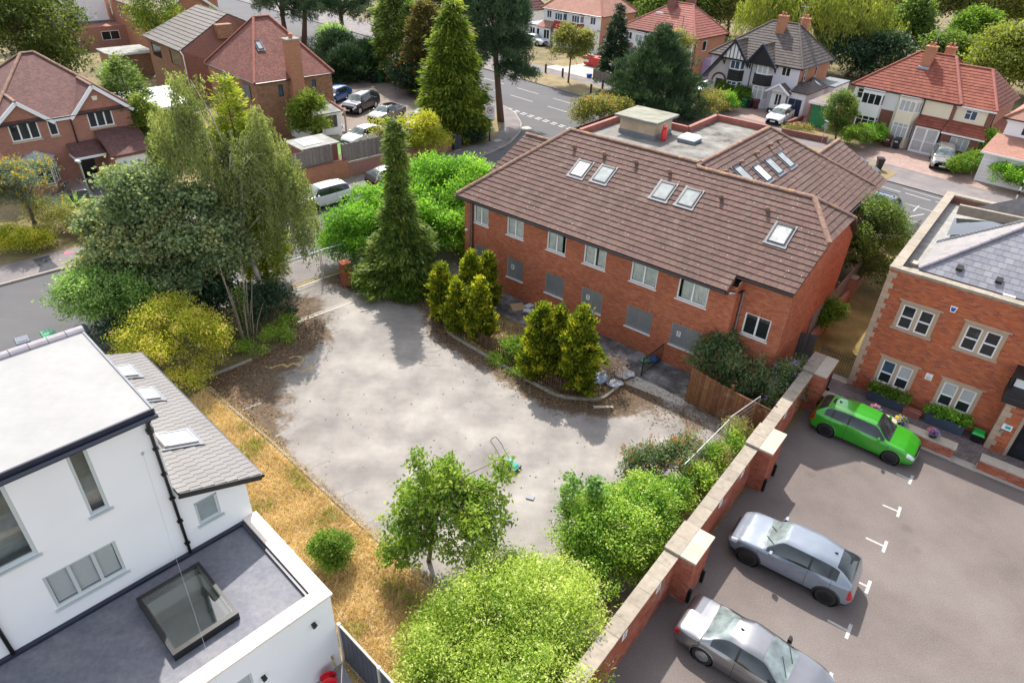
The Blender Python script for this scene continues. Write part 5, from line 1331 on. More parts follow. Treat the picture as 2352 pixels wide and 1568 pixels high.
# ---- brown brick house with tall chimney breast
def chimney_house():
 o = (-17.65, 65.42); a = 45
 R = thing("brown_brick_house", "brown brick house with steep mottled red tiled roof and tall external chimney", "house", (*o, 0), math.radians(a))
 S0 = -7.35
 sd = [(2.0, 2.45, 3.52, 4.52), (5.3, 5.68, 3.52, 4.54)]
 box_walls(R, S0, .0, 0, 9.6, 4.95, (M_BRICKTEX_BROWN,) * 3, sd, name="walls")
 for h in sd: window(R, (S0, 0), (1, 0), *h, .06, M_NAVY, 1, fw=.07, glass=M_GLASSB)
 m = MB(); m.box(-7.42, 1.2, 3.4, -7.36, 2.6, 4.5).box(-7.42, 5.5, 3.4, -7.36, 7.2, 4.5).build("left_window", M_NAVY, R)
 hip_house(R, S0, 0, 0, 9.6, 4.95, 9.25, -4.35, -3.6 + .7, M_TILETEX_RED, M_HIP_RED, tex=True, over=.2, tr=4.9)
 ch = MB().box(-4.3, -.55, 0, -2.95, 0, 3.9).hexa([(-4.3, -.55, 3.9), (-2.95, -.55, 3.9), (-2.95, .4, 3.9), (-4.3, .4, 3.9), (-4.2, -.5, 4.6), (-3.05, -.5, 4.6), (-3.05, .4, 4.6), (-4.2, .4, 4.6)]).box(-4.2, -.5, 4.6, -3.05, .4, 8.0).build("chimney_breast", M_BRICKTEX_ORANGE, R)
 MB().box(-4.3, -.58, 8.0, -2.95, .48, 8.18).build("chimney_cap", M_COPING, ch); MB().lathe([(.17, 8.18), (.17, 8.5), (.2, 8.52), (.15, 8.56)], (-3.6, -.05, 0), 12).build("chimney_pot", plain("terracotta_pot", (.4, .15, .08), .8), ch)
 V = unit((0, 1, .86)); skylight(R, (-5.3, 2.6, 7.35), (1, 0, 0), V, .5, .9, M_GLASSW)
 # lean-to with red hips
 slope(R, [(-4.9, -3.0, 2.3), (-.9, -3.0, 2.3), (-1.6, 0, 3.3), (-4.2, 0, 3.3)], M_FELT, None, sname='lean_to_roof'); ridge_tiles(R, (-4.9, -3.0, 2.36), (-4.2, 0, 3.36), M_HIP_RED, .13, .4, indiv=False); ridge_tiles(R, (-.9, -3.0, 2.36), (-1.6, 0, 3.36), M_HIP_RED, .13, .4, indiv=False)
 m = MB(); wall(m, (-4.7, -2.8), (-1.1, -2.8), 0, 2.35, [(.6, 1.6, 0, 2.0), (2.0, 3.2, .9, 2.0)]); wall(m, (-1.1, -2.8), (-1.1, 0), 0, 2.35); wall(m, (-4.7, 0), (-4.7, -2.8), 0, 2.35); m.build("lean_to_wall", M_RENDER, R)
 # rear wing with grey interlocking tiles
 zr = 7.6
 slope(R, [(-7.6, 25.6, 5.0), (-7.6, 15.6, 5.0), (-.9, 18.4, zr), (-.9, 25.8, zr)], M_TILE_GREY2, .33, .55, 0, sname='wing_roof', bond=0, lift=.05)
 slope(R, [(4.5, 16, 5.0), (4.5, 25.6, 5.0), (-.9, 25.8, zr), (-.9, 18.4, zr)], M_TILE_GREY2, .33, .55, 0, sname='wing_roof', bond=0, lift=.05)
 m = MB(); wall(m, (-7.2, 25.4), (-7.2, 15.9), 0, 5.0, [(1, 3.5, 3.2, 4.6), (6, 8.5, 3.2, 4.6)]); m.build("wing_wall", M_BRICKTEX_BROWN, R)
 MB().box(-7.14, 16.8, 3.2, -7.1, 19.4, 4.6).box(-7.14, 21.9, 3.2, -7.1, 24.4, 4.6).build("wing_windows", M_GLASSD, R)
 MB().poly([(-7.4, 15.75, 0), (4.2, 15.75, 0), (4.2, 15.75, 5.0), (-.9, 18.3, zr - .05), (-7.4, 15.75, 5.0)]).build("wing_gable", course_mat("brickwork_plum", [(.21, .08, .055), (.28, .11, .075), (.24, .09, .065)], (.2, .12, .09)), R)
 pipe(R, [(-7.5, 15.6, 5.0), (-7.3, 15.6, 4.6), (-7.3, 15.6, .2)], M_WHITE, .06)
 MB().box(-3, 16.5, 5.6, -1.4, 17.4, 6.9).build("stack", M_BRICKTEX_BROWN, R)
 return R
chimney_house()
# ---- orange brick house and white house at the very back left, flat outbuilding, glazed lean-to
def back_left():
 o = (-17.65, 65.42); a = 45
 R = thing("orange_brick_house", "orange brick house with white gable edge at the top left behind grey tiled wing", "house", (*toworld((-2.2, 34), o, a), 0), math.radians(a))
 m = MB(); wall(m, (0, 22), (0, 0), 0, 5.6, [(2.6, 3.5, 3.3, 5.0), (6.5, 7.4, 3.3, 5.0), (11, 11.9, 3.3, 5.0), (17, 18, 3.2, 5.0)]); m.build("side_wall", M_BRICKTEX_ORANGE, R)
 for u in (2.6, 6.5, 11, 17): window(R, (0, 22), (0, -1), u, u + .95, 3.3, 5.0, .05, panes=1, transom=(.5,))
 m = MB(); wall(m, (0, 0), (7, 0), 0, 5.6, [(3.2, 4.0, 4.1, 5.6)]); m.poly([(0, 0, 5.6), (7, 0, 5.6), (7, 0, 8), (3.6, 0, 8.2)]); m.build("gable_wall", M_BRICKTEX_ORANGE, R); window(R, (0, 0), (1, 0), 3.2, 4.0, 4.1, 5.55, .04, panes=1, transom=(.6,))
 slope(R, [(-.3, 22, 5.5), (-.3, -.3, 5.5), (3.6, -.3, 8.2), (3.6, 22, 8.2)], course_mat("pale_brown_tiles", [(.27, .2, .17), (.33, .25, .21)], (.15, .11, .09), .3, .2, .01, .5, step=True), None)
 slope(R, [(7.3, -.3, 5.5), (7.3, 22, 5.5), (3.6, 22, 8.2), (3.6, -.3, 8.2)], MATS["pale_brown_tiles"], None)
 MB().bar((-.35, -.3, 5.4), (3.6, -.3, 8.15), .08, .3).bar((7.35, -.3, 5.4), (3.6, -.3, 8.15), .08, .3).build("bargeboard", M_WHITE, R)
 m = MB(); wall(m, (7, 0), (7, 22), 0, 5.6); m.build("far_wall", M_BRICKTEX_ORANGE, R)
 R = thing("white_rendered_house", "white rendered house far back at the top left edge", "house", (*toworld((-12, 52), o, a), 0), math.radians(a))
 MB().box(0, 0, 0, 9, 12, 7.5).build("walls", M_RENDER, R); MB().box(-.2, -.3, 2.6, 9.6, 0, 2.8).build("ledge", M_LEAD, R); MB().tube([(5.2, -.1, 2.8), (5.2, -.1, 7.4)], .06, 6).build("downpipe", M_BLACK, R); MB().poly([(-1, -1, 7.4), (10, -1, 7.4), (10, 6, 10.5), (-1, 6, 10.5)]).build("roof", M_TILETEX_RED, R)
 window(R, (0, 0), (1, 0), 1.0, 1.9, 4.5, 6.2, -.03);
 MB().box(1, -3.5, 0, 11, -.4, 2.55).build("brick_link", M_BRICKTEX, R); window(R, (0, -3.5), (1, 0), 6.6, 8.8, .9, 2.0, -.03, panes=2)
 R = thing("brick_outbuilding", "low brick outbuilding with flat grey felt roof behind the conifers", "shed", (*toworld((-10.1, 29.9), o, a), 0), math.radians(a))
 MB().box(.1, .1, 0, 4.4, 4.1, 2.5).build("walls", M_BRICKTEX_BROWN, R); MB().box(-.1, -.1, 2.5, 4.7, 4.3, 2.62).build("flat_roof", M_FELT, R); MB().box(-.14, -.14, 2.44, 4.74, -.102, 2.6).build("fascia", M_WHITE, R)
 R = thing("glazed_lean_to", "white framed lean-to conservatory with ribbed roof behind the birch", "conservatory", (-33.5, 62.5, 0), math.radians(45))
 MB().poly([(-3, -2.2, 2.3), (2.6, -2.2, 2.3), (2.6, 2, 3.1), (-3, 2, 3.1)]).build("ribbed_roof", plain("pale_polycarbonate", (.62, .66, .68), .3, .1, 2), R)
 m = MB()
 for x in np.arange(-3, 2.7, .62): m.bar((x, -2.2, 2.33), (x, 2, 3.13), .06, .06)
 m.build("glazing_bar", M_WHITE, R)
 m = MB(); wall(m, (-3, -2.1), (2.6, -2.1), 0, 2.3, [(.3, 2.6, .9, 2.1), (3, 5.3, .9, 2.1)]); wall(m, (2.6, -2.1), (2.6, 2), 0, 2.4); m.build("frame_wall", M_WHITE, R)
 for x in (.3, 3): window(R, (-3, -2.1), (1, 0), x, x + 2.3, .9, 2.1, .03, panes=4)
back_left()
# ---- half-timbered semi
def tudor():
 o = (30.54, 76.32); a = -41
 R = thing("half_timbered_semi", "pale rendered semi with two black-timbered gables and dark grey tiled roof", "house", (*o, 0), math.radians(a))
 S0, S1 = -11.9, -1.45; ze = 4.75
 h = [(-3.45 - S0, -2.48 - S0, 3.72, 4.6), (-10.9 - S0, -10.1 - S0, 0, 2.2)]
 box_walls(R, S0, S1, 0, 8.3, ze, (M_RENDER_LAV, M_BRICKTEX_ORANGE, M_RENDER_LAV), h, [(1.0, 2.1, 3.2, 4.4), (4.4, 5.0, 3.3, 4.4)])
 window(R, (S0, 0), (1, 0), *h[0], .05, panes=2); window(R, (S1, 0), (0, 1), 1.0, 2.1, 3.2, 4.4, .05, panes=2); window(R, (S1, 0), (0, 1), 4.4, 5.0, 3.3, 4.4, .05, panes=1)
 MB().box(-10.85, .04, 0, -10.15, .08, 2.1).build("front_door", M_BLACK, R)
 arch = MB(); K = 12
 for j in range(K):
  t0, t1 = math.pi * j / K, math.pi * (j + 1) / K
  for r0, r1 in ((.75, .95),):
   q = lambda r, t: (-10.5 + r * math.cos(t), -.04, 1.9 + r * 1.05 * math.sin(t))
   arch.poly([q(r0, t0), q(r1, t0), q(r1, t1), q(r0, t1)])
 arch.build("brick_arch", plain("dark_red_brick", (.17, .04, .035), .8), R)
 hip_house(R, S0, S1, 0, 8.3, ze, 8.35, -7.4, -4.4, M_TILE_GREY, M_TILE_GREY, .33, .36, tr=4.15)
 chimney(R, (-5.9, 3.2), .95, .7, 7.3, 9.1, M_BRICKTEX_ORANGE); chimney(R, (-4.2, 5.2), .95, .7, 7.3, 8.9, M_BRICKTEX_ORANGE)
 bay(R, -9.55, -7.7, 0, .6, 0, 4.55, M_BLACKTIMBER, (M_RENDER_LAV,), win=((1.0, 2.3), (3.6, 4.5)), ang=.3, glass=M_GLASSB)
 bay(R, -6.45, -4.3, 0, .6, 0, 4.55, M_BLACKTIMBER, (M_RENDER_LAV,), win=((1.0, 2.35), (3.65, 4.55)), ang=.45, glass=M_GLASSW)
 # projecting gables
 for (g0, gm, g1, dark, low) in ((-10.2, -8.95, -7.4, False, -12.4), (-7.1, -5.78, -4.13, True, None)):
  zb = 4.62; zp = 6.5; y = -.75
  MB().poly([(g0, y, zb), (g1, y, zb), (gm, y, zp)]).build("gable", M_BLACKTIMBER if dark else M_RENDER, R)
  if not dark:
   m = MB()
   for x in np.linspace(g0 + .35, g1 - .25, 6):
    zt = zb + (zp - zb) * (1 - abs(x - gm) / (gm - g0 if x < gm else g1 - gm)); m.box(x - .04, y - .03, zb, x + .04, y - .004, zt - .02)
   m.box(g0, y - .035, zb - .08, g1, y - .005, zb + .08); m.build("timber_studs", M_BLACKTIMBER, R)
  else:
   m = MB()
   for j in range(9):
    za = zb + (zp - zb) * j / 9; f = 1 - (j + .5) / 9
    m.box(gm - (gm - g0) * f, y - .03, za, gm + (g1 - gm) * f, y - .005, za + (zp - zb) / 9 - .03)
   m.build("weatherboard", M_BLACKTIMBER, R)
  zl = 2.05 if low else 4.5; sl = low if low else g0 - .15
  MB().bar((sl, y - .15, zl), (gm, y - .15, zp + .06), .1, .22).build("bargeboard", M_NAVY, R); MB().bar((g1 + .15, y - .15, 4.5), (gm, y - .15, zp + .06), .1, .22).build("bargeboard", M_NAVY, R)
  tb = 2.7
  slope(R, [(sl, tb, zl), (sl, y - .15, zl), (gm, y - .15, zp + .02), (gm, tb + .5, zp + .02)], M_TILE_GREY, .33, .36); slope(R, [(g1 + .2, y - .15, 4.45), (g1 + .2, tb, 4.45), (gm, tb + .5, zp + .02), (gm, y - .15, zp + .02)], M_TILE_GREY, .33, .36)
  ridge_tiles(R, (gm, y - .15, zp + .1), (gm, tb + .4, zp + .1), M_TILE_GREY, .11, .4, indiv=False)
  MB().box(g0 - .1, y, 4.52, g1 + .1, 0, 4.6).build("gable_soffit", M_BLACKTIMBER, R)
  for x in (g0, g1): MB().bar((x, -.05, 3.9), (x, -.7, 4.5), .08, .08).bar((x, -.05, 3.8), (x, -.05, 4.5), .08, .08).build("timber_bracket", M_BLACKTIMBER, R)
 pipe(R, [(-6.85, -.1, 4.5), (-6.85, -.1, .1)], M_BLACK, .05)
 # porch, garage, side roof
 MB().poly([(-3.9, -1.3, 2.3), (-1.7, -1.3, 2.3), (-2.8, -1.3, 3.0)]).build("porch_gable", M_RENDER_LAV, R)
 slope(R, [(-4.1, .3, 2.25), (-4.1, -1.45, 2.25), (-2.8, -1.45, 3.1), (-2.8, .3, 3.1)], M_TILE_GREY, None, sname='porch_roof'); slope(R, [(-1.5, -1.45, 2.25), (-1.5, .3, 2.25), (-2.8, .3, 3.1), (-2.8, -1.45, 3.1)], M_TILE_GREY, None, sname='porch_roof')
 MB().bar((-4.15, -1.48, 2.2), (-2.8, -1.48, 3.12), .06, .18).bar((-1.45, -1.48, 2.2), (-2.8, -1.48, 3.12), .06, .18).build("porch_bargeboard", M_WHITE, R)
 m = MB(); wall(m, (-3.6, -.9), (-1.9, -.9), 0, 2.4); m.build("porch_wall", M_WHITE, R)
 pd = MB().box(-3.2, -.96, 0, -2.3, -.905, 2.15).build("porch_door", M_WHITE, R); MB().box(-3.05, -.972, .9, -2.8, -.962, 2.0).box(-2.7, -.972, .9, -2.45, -.962, 2.0).build("door_glass", M_GLASSD, pd)
 m = MB(); wall(m, (-1.85, -.6), (.05, -.6), 0, 2.55, [(.15, 1.6, 0, 1.8)]); wall(m, (.05, -.6), (.05, 7.5), 0, 2.55); m.build("garage_wall", M_RENDER, R)
 gd = MB().box(-1.7, -.55, 0, -.25, -.5, 1.8).build("garage_door", plain("navy_garage_door", (.025, .03, .075), .45, .1, 4), R); MB().box(-1.0, -.57, .8, -.95, -.552, .95).box(-1.0, -.57, 0, -.985, -.552, 1.8).build("door_handle", M_WHITE, gd)
 slope(R, [(-1.6, -.9, 2.55), (.35, -.9, 2.55), (-.3, .7, 3.35), (-1.44, .7, 3.35)], M_TILE_GREY, .33, .34, sname='garage_roof'); slope(R, [(.35, -.9, 2.55), (.35, 4.8, 2.55), (-1.44, 4.2, 3.4), (-.3, .7, 3.35)], M_TILE_GREY, .33, .34, sname='garage_roof')
 for t in (1.6, 3.1): skylight(R, (-.5, t, 3.02), (0, 1, 0), unit((-1, 0, .47)), .55, .8, M_GLASSW)
 MB().box(-1.45, 4.8, 2.5, 1.0, 9.5, 2.65).build("flat_roof", M_LEAD, R); MB().box(.0, 4.8, 0, .95, 9.4, 2.5).build("rear_extension", M_RENDER, R)
 MB().tube([(-3.9, 3.4, 8.4), (-3.9, 3.4, 10.3)], .025, 5).tube([(-4.4, 3.4, 10.2), (-3.4, 3.4, 10.2)], .02, 5).tube([(-4.2, 3.1, 10.2), (-4.2, 3.7, 10.2)], .015, 5).tube([(-3.7, 3.1, 10.2), (-3.7, 3.7, 10.2)], .015, 5).build("aerial", M_GALV, R)
tudor()
def green_garage():
 R = thing("flat_garage", "single flat-roofed garage with a green door between two semis", "garage", (30.05, 73.2, 0), math.radians(-41))
 mb = MB(); wall(mb, (-.25, 0), (2.35, 0), 0, 2.35, [(.25, 2.35, 0, 2.05)]); mb.build("front_wall", M_BRICKTEX_DARK, R)
 MB().box(-.25, .08, 0, 2.35, 6.5, 2.34).build("body", M_BRICKTEX_DARK, R)
 d = MB(); [d.box(.0, .03, .05 + k * .2, 2.1, .075, .235 + k * .2) for k in range(10)]
 d.build("green_door", plain("green_garage_paint", (.02, .22, .08), .45, .15, 2), R)
 MB().box(-.4, -.2, 2.35, 2.5, 6.6, 2.45).build("flat_roof", M_GRAVEL, R); MB().box(-.42, -.24, 2.2, 2.52, -.205, 2.46).build("fascia", M_WHITE, R)
green_garage()
# ---- red tiled semi, right
def red_semi():
 o = (38.75, 64.27); a = -43
 R = thing("red_tiled_semi", "semi with red tiled hipped roof, square bays and white glazed porch", "house", (*o, 0), math.radians(a))
 S0, S1, T = -8.9, .35, .9; ze = 4.75
 hl = [(-8.6 - S0, -8.0 - S0, 3.55, 4.5), (-1.55 - S0, -.6 - S0, 3.5, 4.35)]
 box_walls(R, S0, S1, T, 8.6, ze, (M_RENDER, M_BRICKTEX, M_BRICKTEX), hl)
 window(R, (S0, T), (1, 0), *hl[0], .05, panes=1, transom=(.6,)); window(R, (S0, T), (1, 0), *hl[1], .05, panes=2)
 for q in ((S0 - .01, -7.9, 3.0), (-5.9, -4.75, 3.0), (-2.4, S1, 3.2)): MB().box(q[0], T - .03, 0, q[1], T - .004, q[2]).build("brick_panel", M_BRICKTEX_DARK, R)
 MB().box(-4.72, T - .025, 0, -2.45, T - .005, ze).box(-2.4, T - .024, 3.22, S1 - .3, T - .006, ze).build("cream_panel", M_RENDER_CREAM, R)
 MB().box(S1 - .3, T - .04, 0, S1 + .02, T - .002, ze).build("brick_pier", M_BRICKTEX_DARK, R)
 hip_house(R, S0, S1, T, 8.6, ze, 8.0, -5.1, -2.0, M_TILE_RED, M_TILE_RED, .33, .34, tr=4.5)
 bay(R, -7.85, -5.9, T, .75, 0, 4.62, None, (M_RENDER,), win=((.85, 2.25), (3.35, 4.35)), ang=.02, glass=M_GLASSD)
 bay(R, -4.65, -2.45, T, .75, 0, 4.62, None, (M_RENDER_CREAM,), win=((.9, 2.3), (3.35, 4.35)), ang=.35, glass=M_GLASSW)
 # right hand extension, set forward a little lower
 m = MB(); wall(m, (S1, T + .1), (3.35, T + .1), 0, ze - .05, [(1.15 - S1, 2.15 - S1, 3.55, 4.4)]); m.build("extension_front", M_RENDER_CREAM, R); window(R, (S1, T + .1), (1, 0), 1.15 - S1, 2.15 - S1, 3.55, 4.4, .04, panes=2, transom=(.65, [0]), glass=M_GLASSB)
 MB().box(2.95, T + .06, 2.4, 3.37, T + .098, ze).build("brick_pier", M_BRICKTEX_DARK, R)
 m = MB(); wall(m, (3.35, T + .1), (3.35, 8.6), 0, ze - .05); wall(m, (3.35, 8.6), (S1, 8.6), 0, ze); m.build("extension_side", M_BRICKTEX, R)
 slope(R, [(S1, T - .25, 4.72), (3.6, T - .25, 4.72), (1.3, 4.4, 7.4), (-1.8, 4.4, 7.4)], M_TILE_RED, .33, .34); slope(R, [(3.6, T - .25, 4.72), (3.6, 8.9, 4.72), (1.3, 5.2, 7.4), (1.3, 4.4, 7.4)], pieces_mat("brown_red_tile", [(.20, .075, .055), (.24, .09, .065)], .8, grain=6), .33, .34); slope(R, [(3.6, 8.9, 4.72), (S1, 8.9, 4.72), (-1.8, 5.2, 7.4), (1.3, 5.2, 7.4)], M_TILE_RED, None); MB().poly([(-1.8, 4.4, 7.4), (1.3, 4.4, 7.4), (1.3, 5.2, 7.4), (-1.8, 5.2, 7.4)]).build("ridge_cap", M_TILE_RED, R)
 ridge_tiles(R, (3.6, T - .25, 4.78), (1.3, 4.4, 7.46), M_TILE_PINK, .13, .4, indiv=False); ridge_tiles(R, (-1.8, 4.4, 7.46), (1.3, 4.4, 7.46), M_TILE_PINK, .12, .4, indiv=False); ridge_tiles(R, (S1 + .36, T - .36, 4.82), (-2.0, 4.5, 8.06), M_TILE_PINK, .15, .4, indiv=False)
 MB().box(S1, T - .3, 4.56, 3.6, T - .22, 4.7).build("fascia", M_WHITE, R)
 # lower front roof, porch, converted garage
 m = MB(); wall(m, (.15, 0), (3.35, 0), 0, 2.45, [(.85, 2.4, 1.02, 2.1)]); wall(m, (3.35, 0), (3.35, 5.5), 0, 2.45); m.build("front_room_wall", M_BRICKTEX_DARK, R); window(R, (.15, 0), (1, 0), .85, 2.4, 1.02, 2.1, .04, panes=3, glass=M_GLASSW)
 slope(R, [(.1, -.25, 2.4), (3.7, -.25, 2.4), (3.2, T + .1, 3.25), (.1, T + .1, 3.25)], M_TILE_RED, .33, .34, sname='front_room_roof'); slope(R, [(3.75, -.25, 2.4), (4.4, 6, 2.4), (3.36, 6, 3.4), (3.3, T + .1, 3.25)], M_TILE_RED, .33, .34, sname='side_roof'); MB().box(.1, -.3, 2.26, 3.7, -.25, 2.4).build("fascia", M_WHITE, R)
 slope(R, [(-2.35, -.15, 2.5), (.05, -.15, 2.5), (.05, T, 3.25), (-2.35, T, 3.25)], M_TILE_RED, .33, .34, sname='porch_roof')
 m = MB(); wall(m, (-2.2, 0), (-.05, 0), 0, 2.45, [(.1, 1.05, .15, 2.3), (1.1, 2.05, .15, 2.3)], .05); wall(m, (-.05, 0), (-.05, T), 0, 2.45, [(.1, .8, .15, 2.3)], .05); m.build("porch_frame", M_WHITE, R)
 for u in (.1, 1.1): window(R, (-2.2, 0), (1, 0), u, u + .95, .15, 2.3, .03, panes=1, transom=(.45,), glass=M_GLASSW, name='porch_window')
 window(R, (-.05, 0), (0, 1), .1, .8, .15, 2.3, .03, panes=1, transom=(.45,), glass=M_GLASSD, name='porch_window')
 chimney(R, (-4.05, 3.6), .9, .8, 6.6, 8.7, M_BRICKTEX_ORANGE); chimney(R, (-2.9, 5.6), .8, .7, 6.9, 8.6, M_BRICKTEX_ORANGE)
 MB().box(-4.55, 2.9, 6.72, -3.55, 3.22, 6.95).build("lead_apron", plain("blue_lead", (.30, .33, .42), .5), R)
 pipe(R, [(-2.38, T - .1, 4.6), (-2.38, T - .1, .1)], M_BLACK, .05); pipe(R, [(-7.95, T - .1, 4.6), (-7.95, T - .1, .1)], M_BLACK, .05); pipe(R, [(3.45, T + .2, 4.6), (3.45, T + .2, 3.3)], M_BLACK, .05)
 MB().tube([(-3.9, 3.6, 8.7), (-3.9, 3.6, 10.2)], .02, 5).tube([(-4.3, 3.6, 10.1), (-3.5, 3.6, 10.1)], .02, 5).build("aerial", M_GALV, R)
red_semi()
def right_edge_house():
 R = thing("white_gabled_house", "white house with wide white garage door and clay tile roof at the right edge", "house", toworld((4.9, -4.3), (38.75, 64.27), -43) + (0,), math.radians(-43))
 m = MB(); wall(m, (-.2, 0), (5, 0), 0, 2.6, [(.15, 4.5, 0, 2.35)]); wall(m, (-.2, 3), (-.2, 0), 0, 2.6); m.build("garage_wall", M_RENDER, R)
 d = MB(); [d.box(-.05, .04, .03 + k * .29, 4.3, .08, .3 + k * .29) for k in range(8)]; d.build("garage_door", M_WHITE, R)
 slope(R, [(-.5, -.3, 2.55), (6, -.3, 2.55), (6, 2.6, 3.6), (-.3, 2.6, 3.6)], M_TILETEX_SALMON, None, sname='garage_roof'); MB().box(-.5, -.34, 2.44, 6, -.3, 2.6).build("fascia", M_WHITE, R)
 m = MB(); wall(m, (.1, 2.6), (8, 2.6), 0, 5.0, [(1.2, 2.9, 3.75, 4.65)]); wall(m, (.1, 9), (.1, 2.6), 0, 5); m.build("house_wall", M_RENDER, R); window(R, (.1, 2.6), (1, 0), 1.2, 2.9, 3.75, 4.65, .04, panes=2)
 hip_house(R, .1, 9, 2.6, 9, 5.0, 7.6, 3.3, 6, M_TILETEX_SALMON, M_HIP_RED, tex=True)
right_edge_house()
# ---- pale red semi and white semi, top
def pale_semi():
 R = thing("pale_red_roofed_semi", "white semi with pale red tiled hipped roof, partly behind the dark pine", "house", (14.03, 100.99, 0), math.radians(-43))
 S0, S1, T = .9, 11.6, -2.4; ze = 4.95
 h = [(.35, 1.35, 3.55, 4.45)]
 box_walls(R, S0, S1, T, 5.2, ze, (M_RENDER, M_BRICKTEX_ORANGE, M_RENDER), h, [(2.2, 3.2, 3.3, 4.5)]); window(R, (S0, T), (1, 0), *h[0], .05, panes=2); window(R, (S1, T), (0, 1), 2.2, 3.2, 3.3, 4.5, .05, panes=1)
 s0, s1, t0, t1 = S0 - .35, S1 + .35, T - .35, 5.55; A, B = (5.5, 1.6, 8.15), (8.3, 1.6, 8.15)
 # two halves, the left one older and darker
 mid = (5.9, t0, ze); mt = (6.7, 1.6, 8.15)
 slope(R, [(s0, t0, ze), mid, mt, A], pieces_mat("older_red_tile", [(.26, .09, .07), (.31, .11, .085)], .8, grain=6), .33, .36); slope(R, [mid, (s1, t0, ze), B, mt], M_TILE_PINK, .33, .36)
 slope(R, [(s1, t0, ze), (s1, t1, ze), B], M_TILE_PINK, .33, .36); slope(R, [(s1, t1, ze), (s0, t1, ze), A, B], M_TILE_PINK, None); slope(R, [(s0, t1, ze), (s0, t0, ze), A], M_TILE_PINK, .33, .36)
 for p, q in (((s0, t0, ze), A), ((s1, t0, ze), B), ((s1, t1, ze), B), (A, B)): ridge_tiles(R, np.array(p) + (0, 0, .05), np.array(q) + (0, 0, .05), M_TILE_PINK, .12, .45, indiv=False)
 gutter(R, (s0, t0, ze - .05), (s1, t0, ze - .05)); gutter(R, (s1, t0, ze - .05), (s1, t1, ze - .05))
 bay(R, 2.9, 4.8, T, .7, 0, 4.7, None, (M_RENDER,), win=((.9, 2.3), (3.5, 4.45)), ang=.3, glass=M_GLASSW); bay(R, 7.0, 8.9, T, .7, 0, 4.7, None, (M_RENDER,), win=((.9, 2.3), (3.5, 4.45)), ang=.3)
 slope(R, [(.6, T - 1.2, 2.35), (2.6, T - 1.2, 2.35), (2.6, T, 3.1), (.6, T, 3.1)], M_TILE_RED, .33, .34, sname='porch_roof'); m = MB(); wall(m, (.7, T - 1), (2.5, T - 1), 0, 2.35, [(.3, 1.5, .1, 2.2)]); m.build("porch_wall", M_WHITE, R); window(R, (.7, T - 1), (1, 0), .3, 1.5, .1, 2.2, .03, panes=2)
 chimney(R, (5.6, 1.0), 1.0, .8, 7.4, 9.0, M_BRICKTEX_DARK, 0); chimney(R, (7.4, 2.4), 1.1, .8, 7.6, 9.0, M_BRICKTEX_DARK, 0)
 pipe(R, [(S1 + .3, T + .2, 4.9), (S1 + .05, T + .4, 4.4), (S1 + .05, T + .4, .2)])
 MB().box(S1 + .02, .5, 0, S1 + 1.6, 4, 2.4).build("side_store", plain("lilac_door_store", (.42, .33, .55), .7, .2, 1), R)
pale_semi()
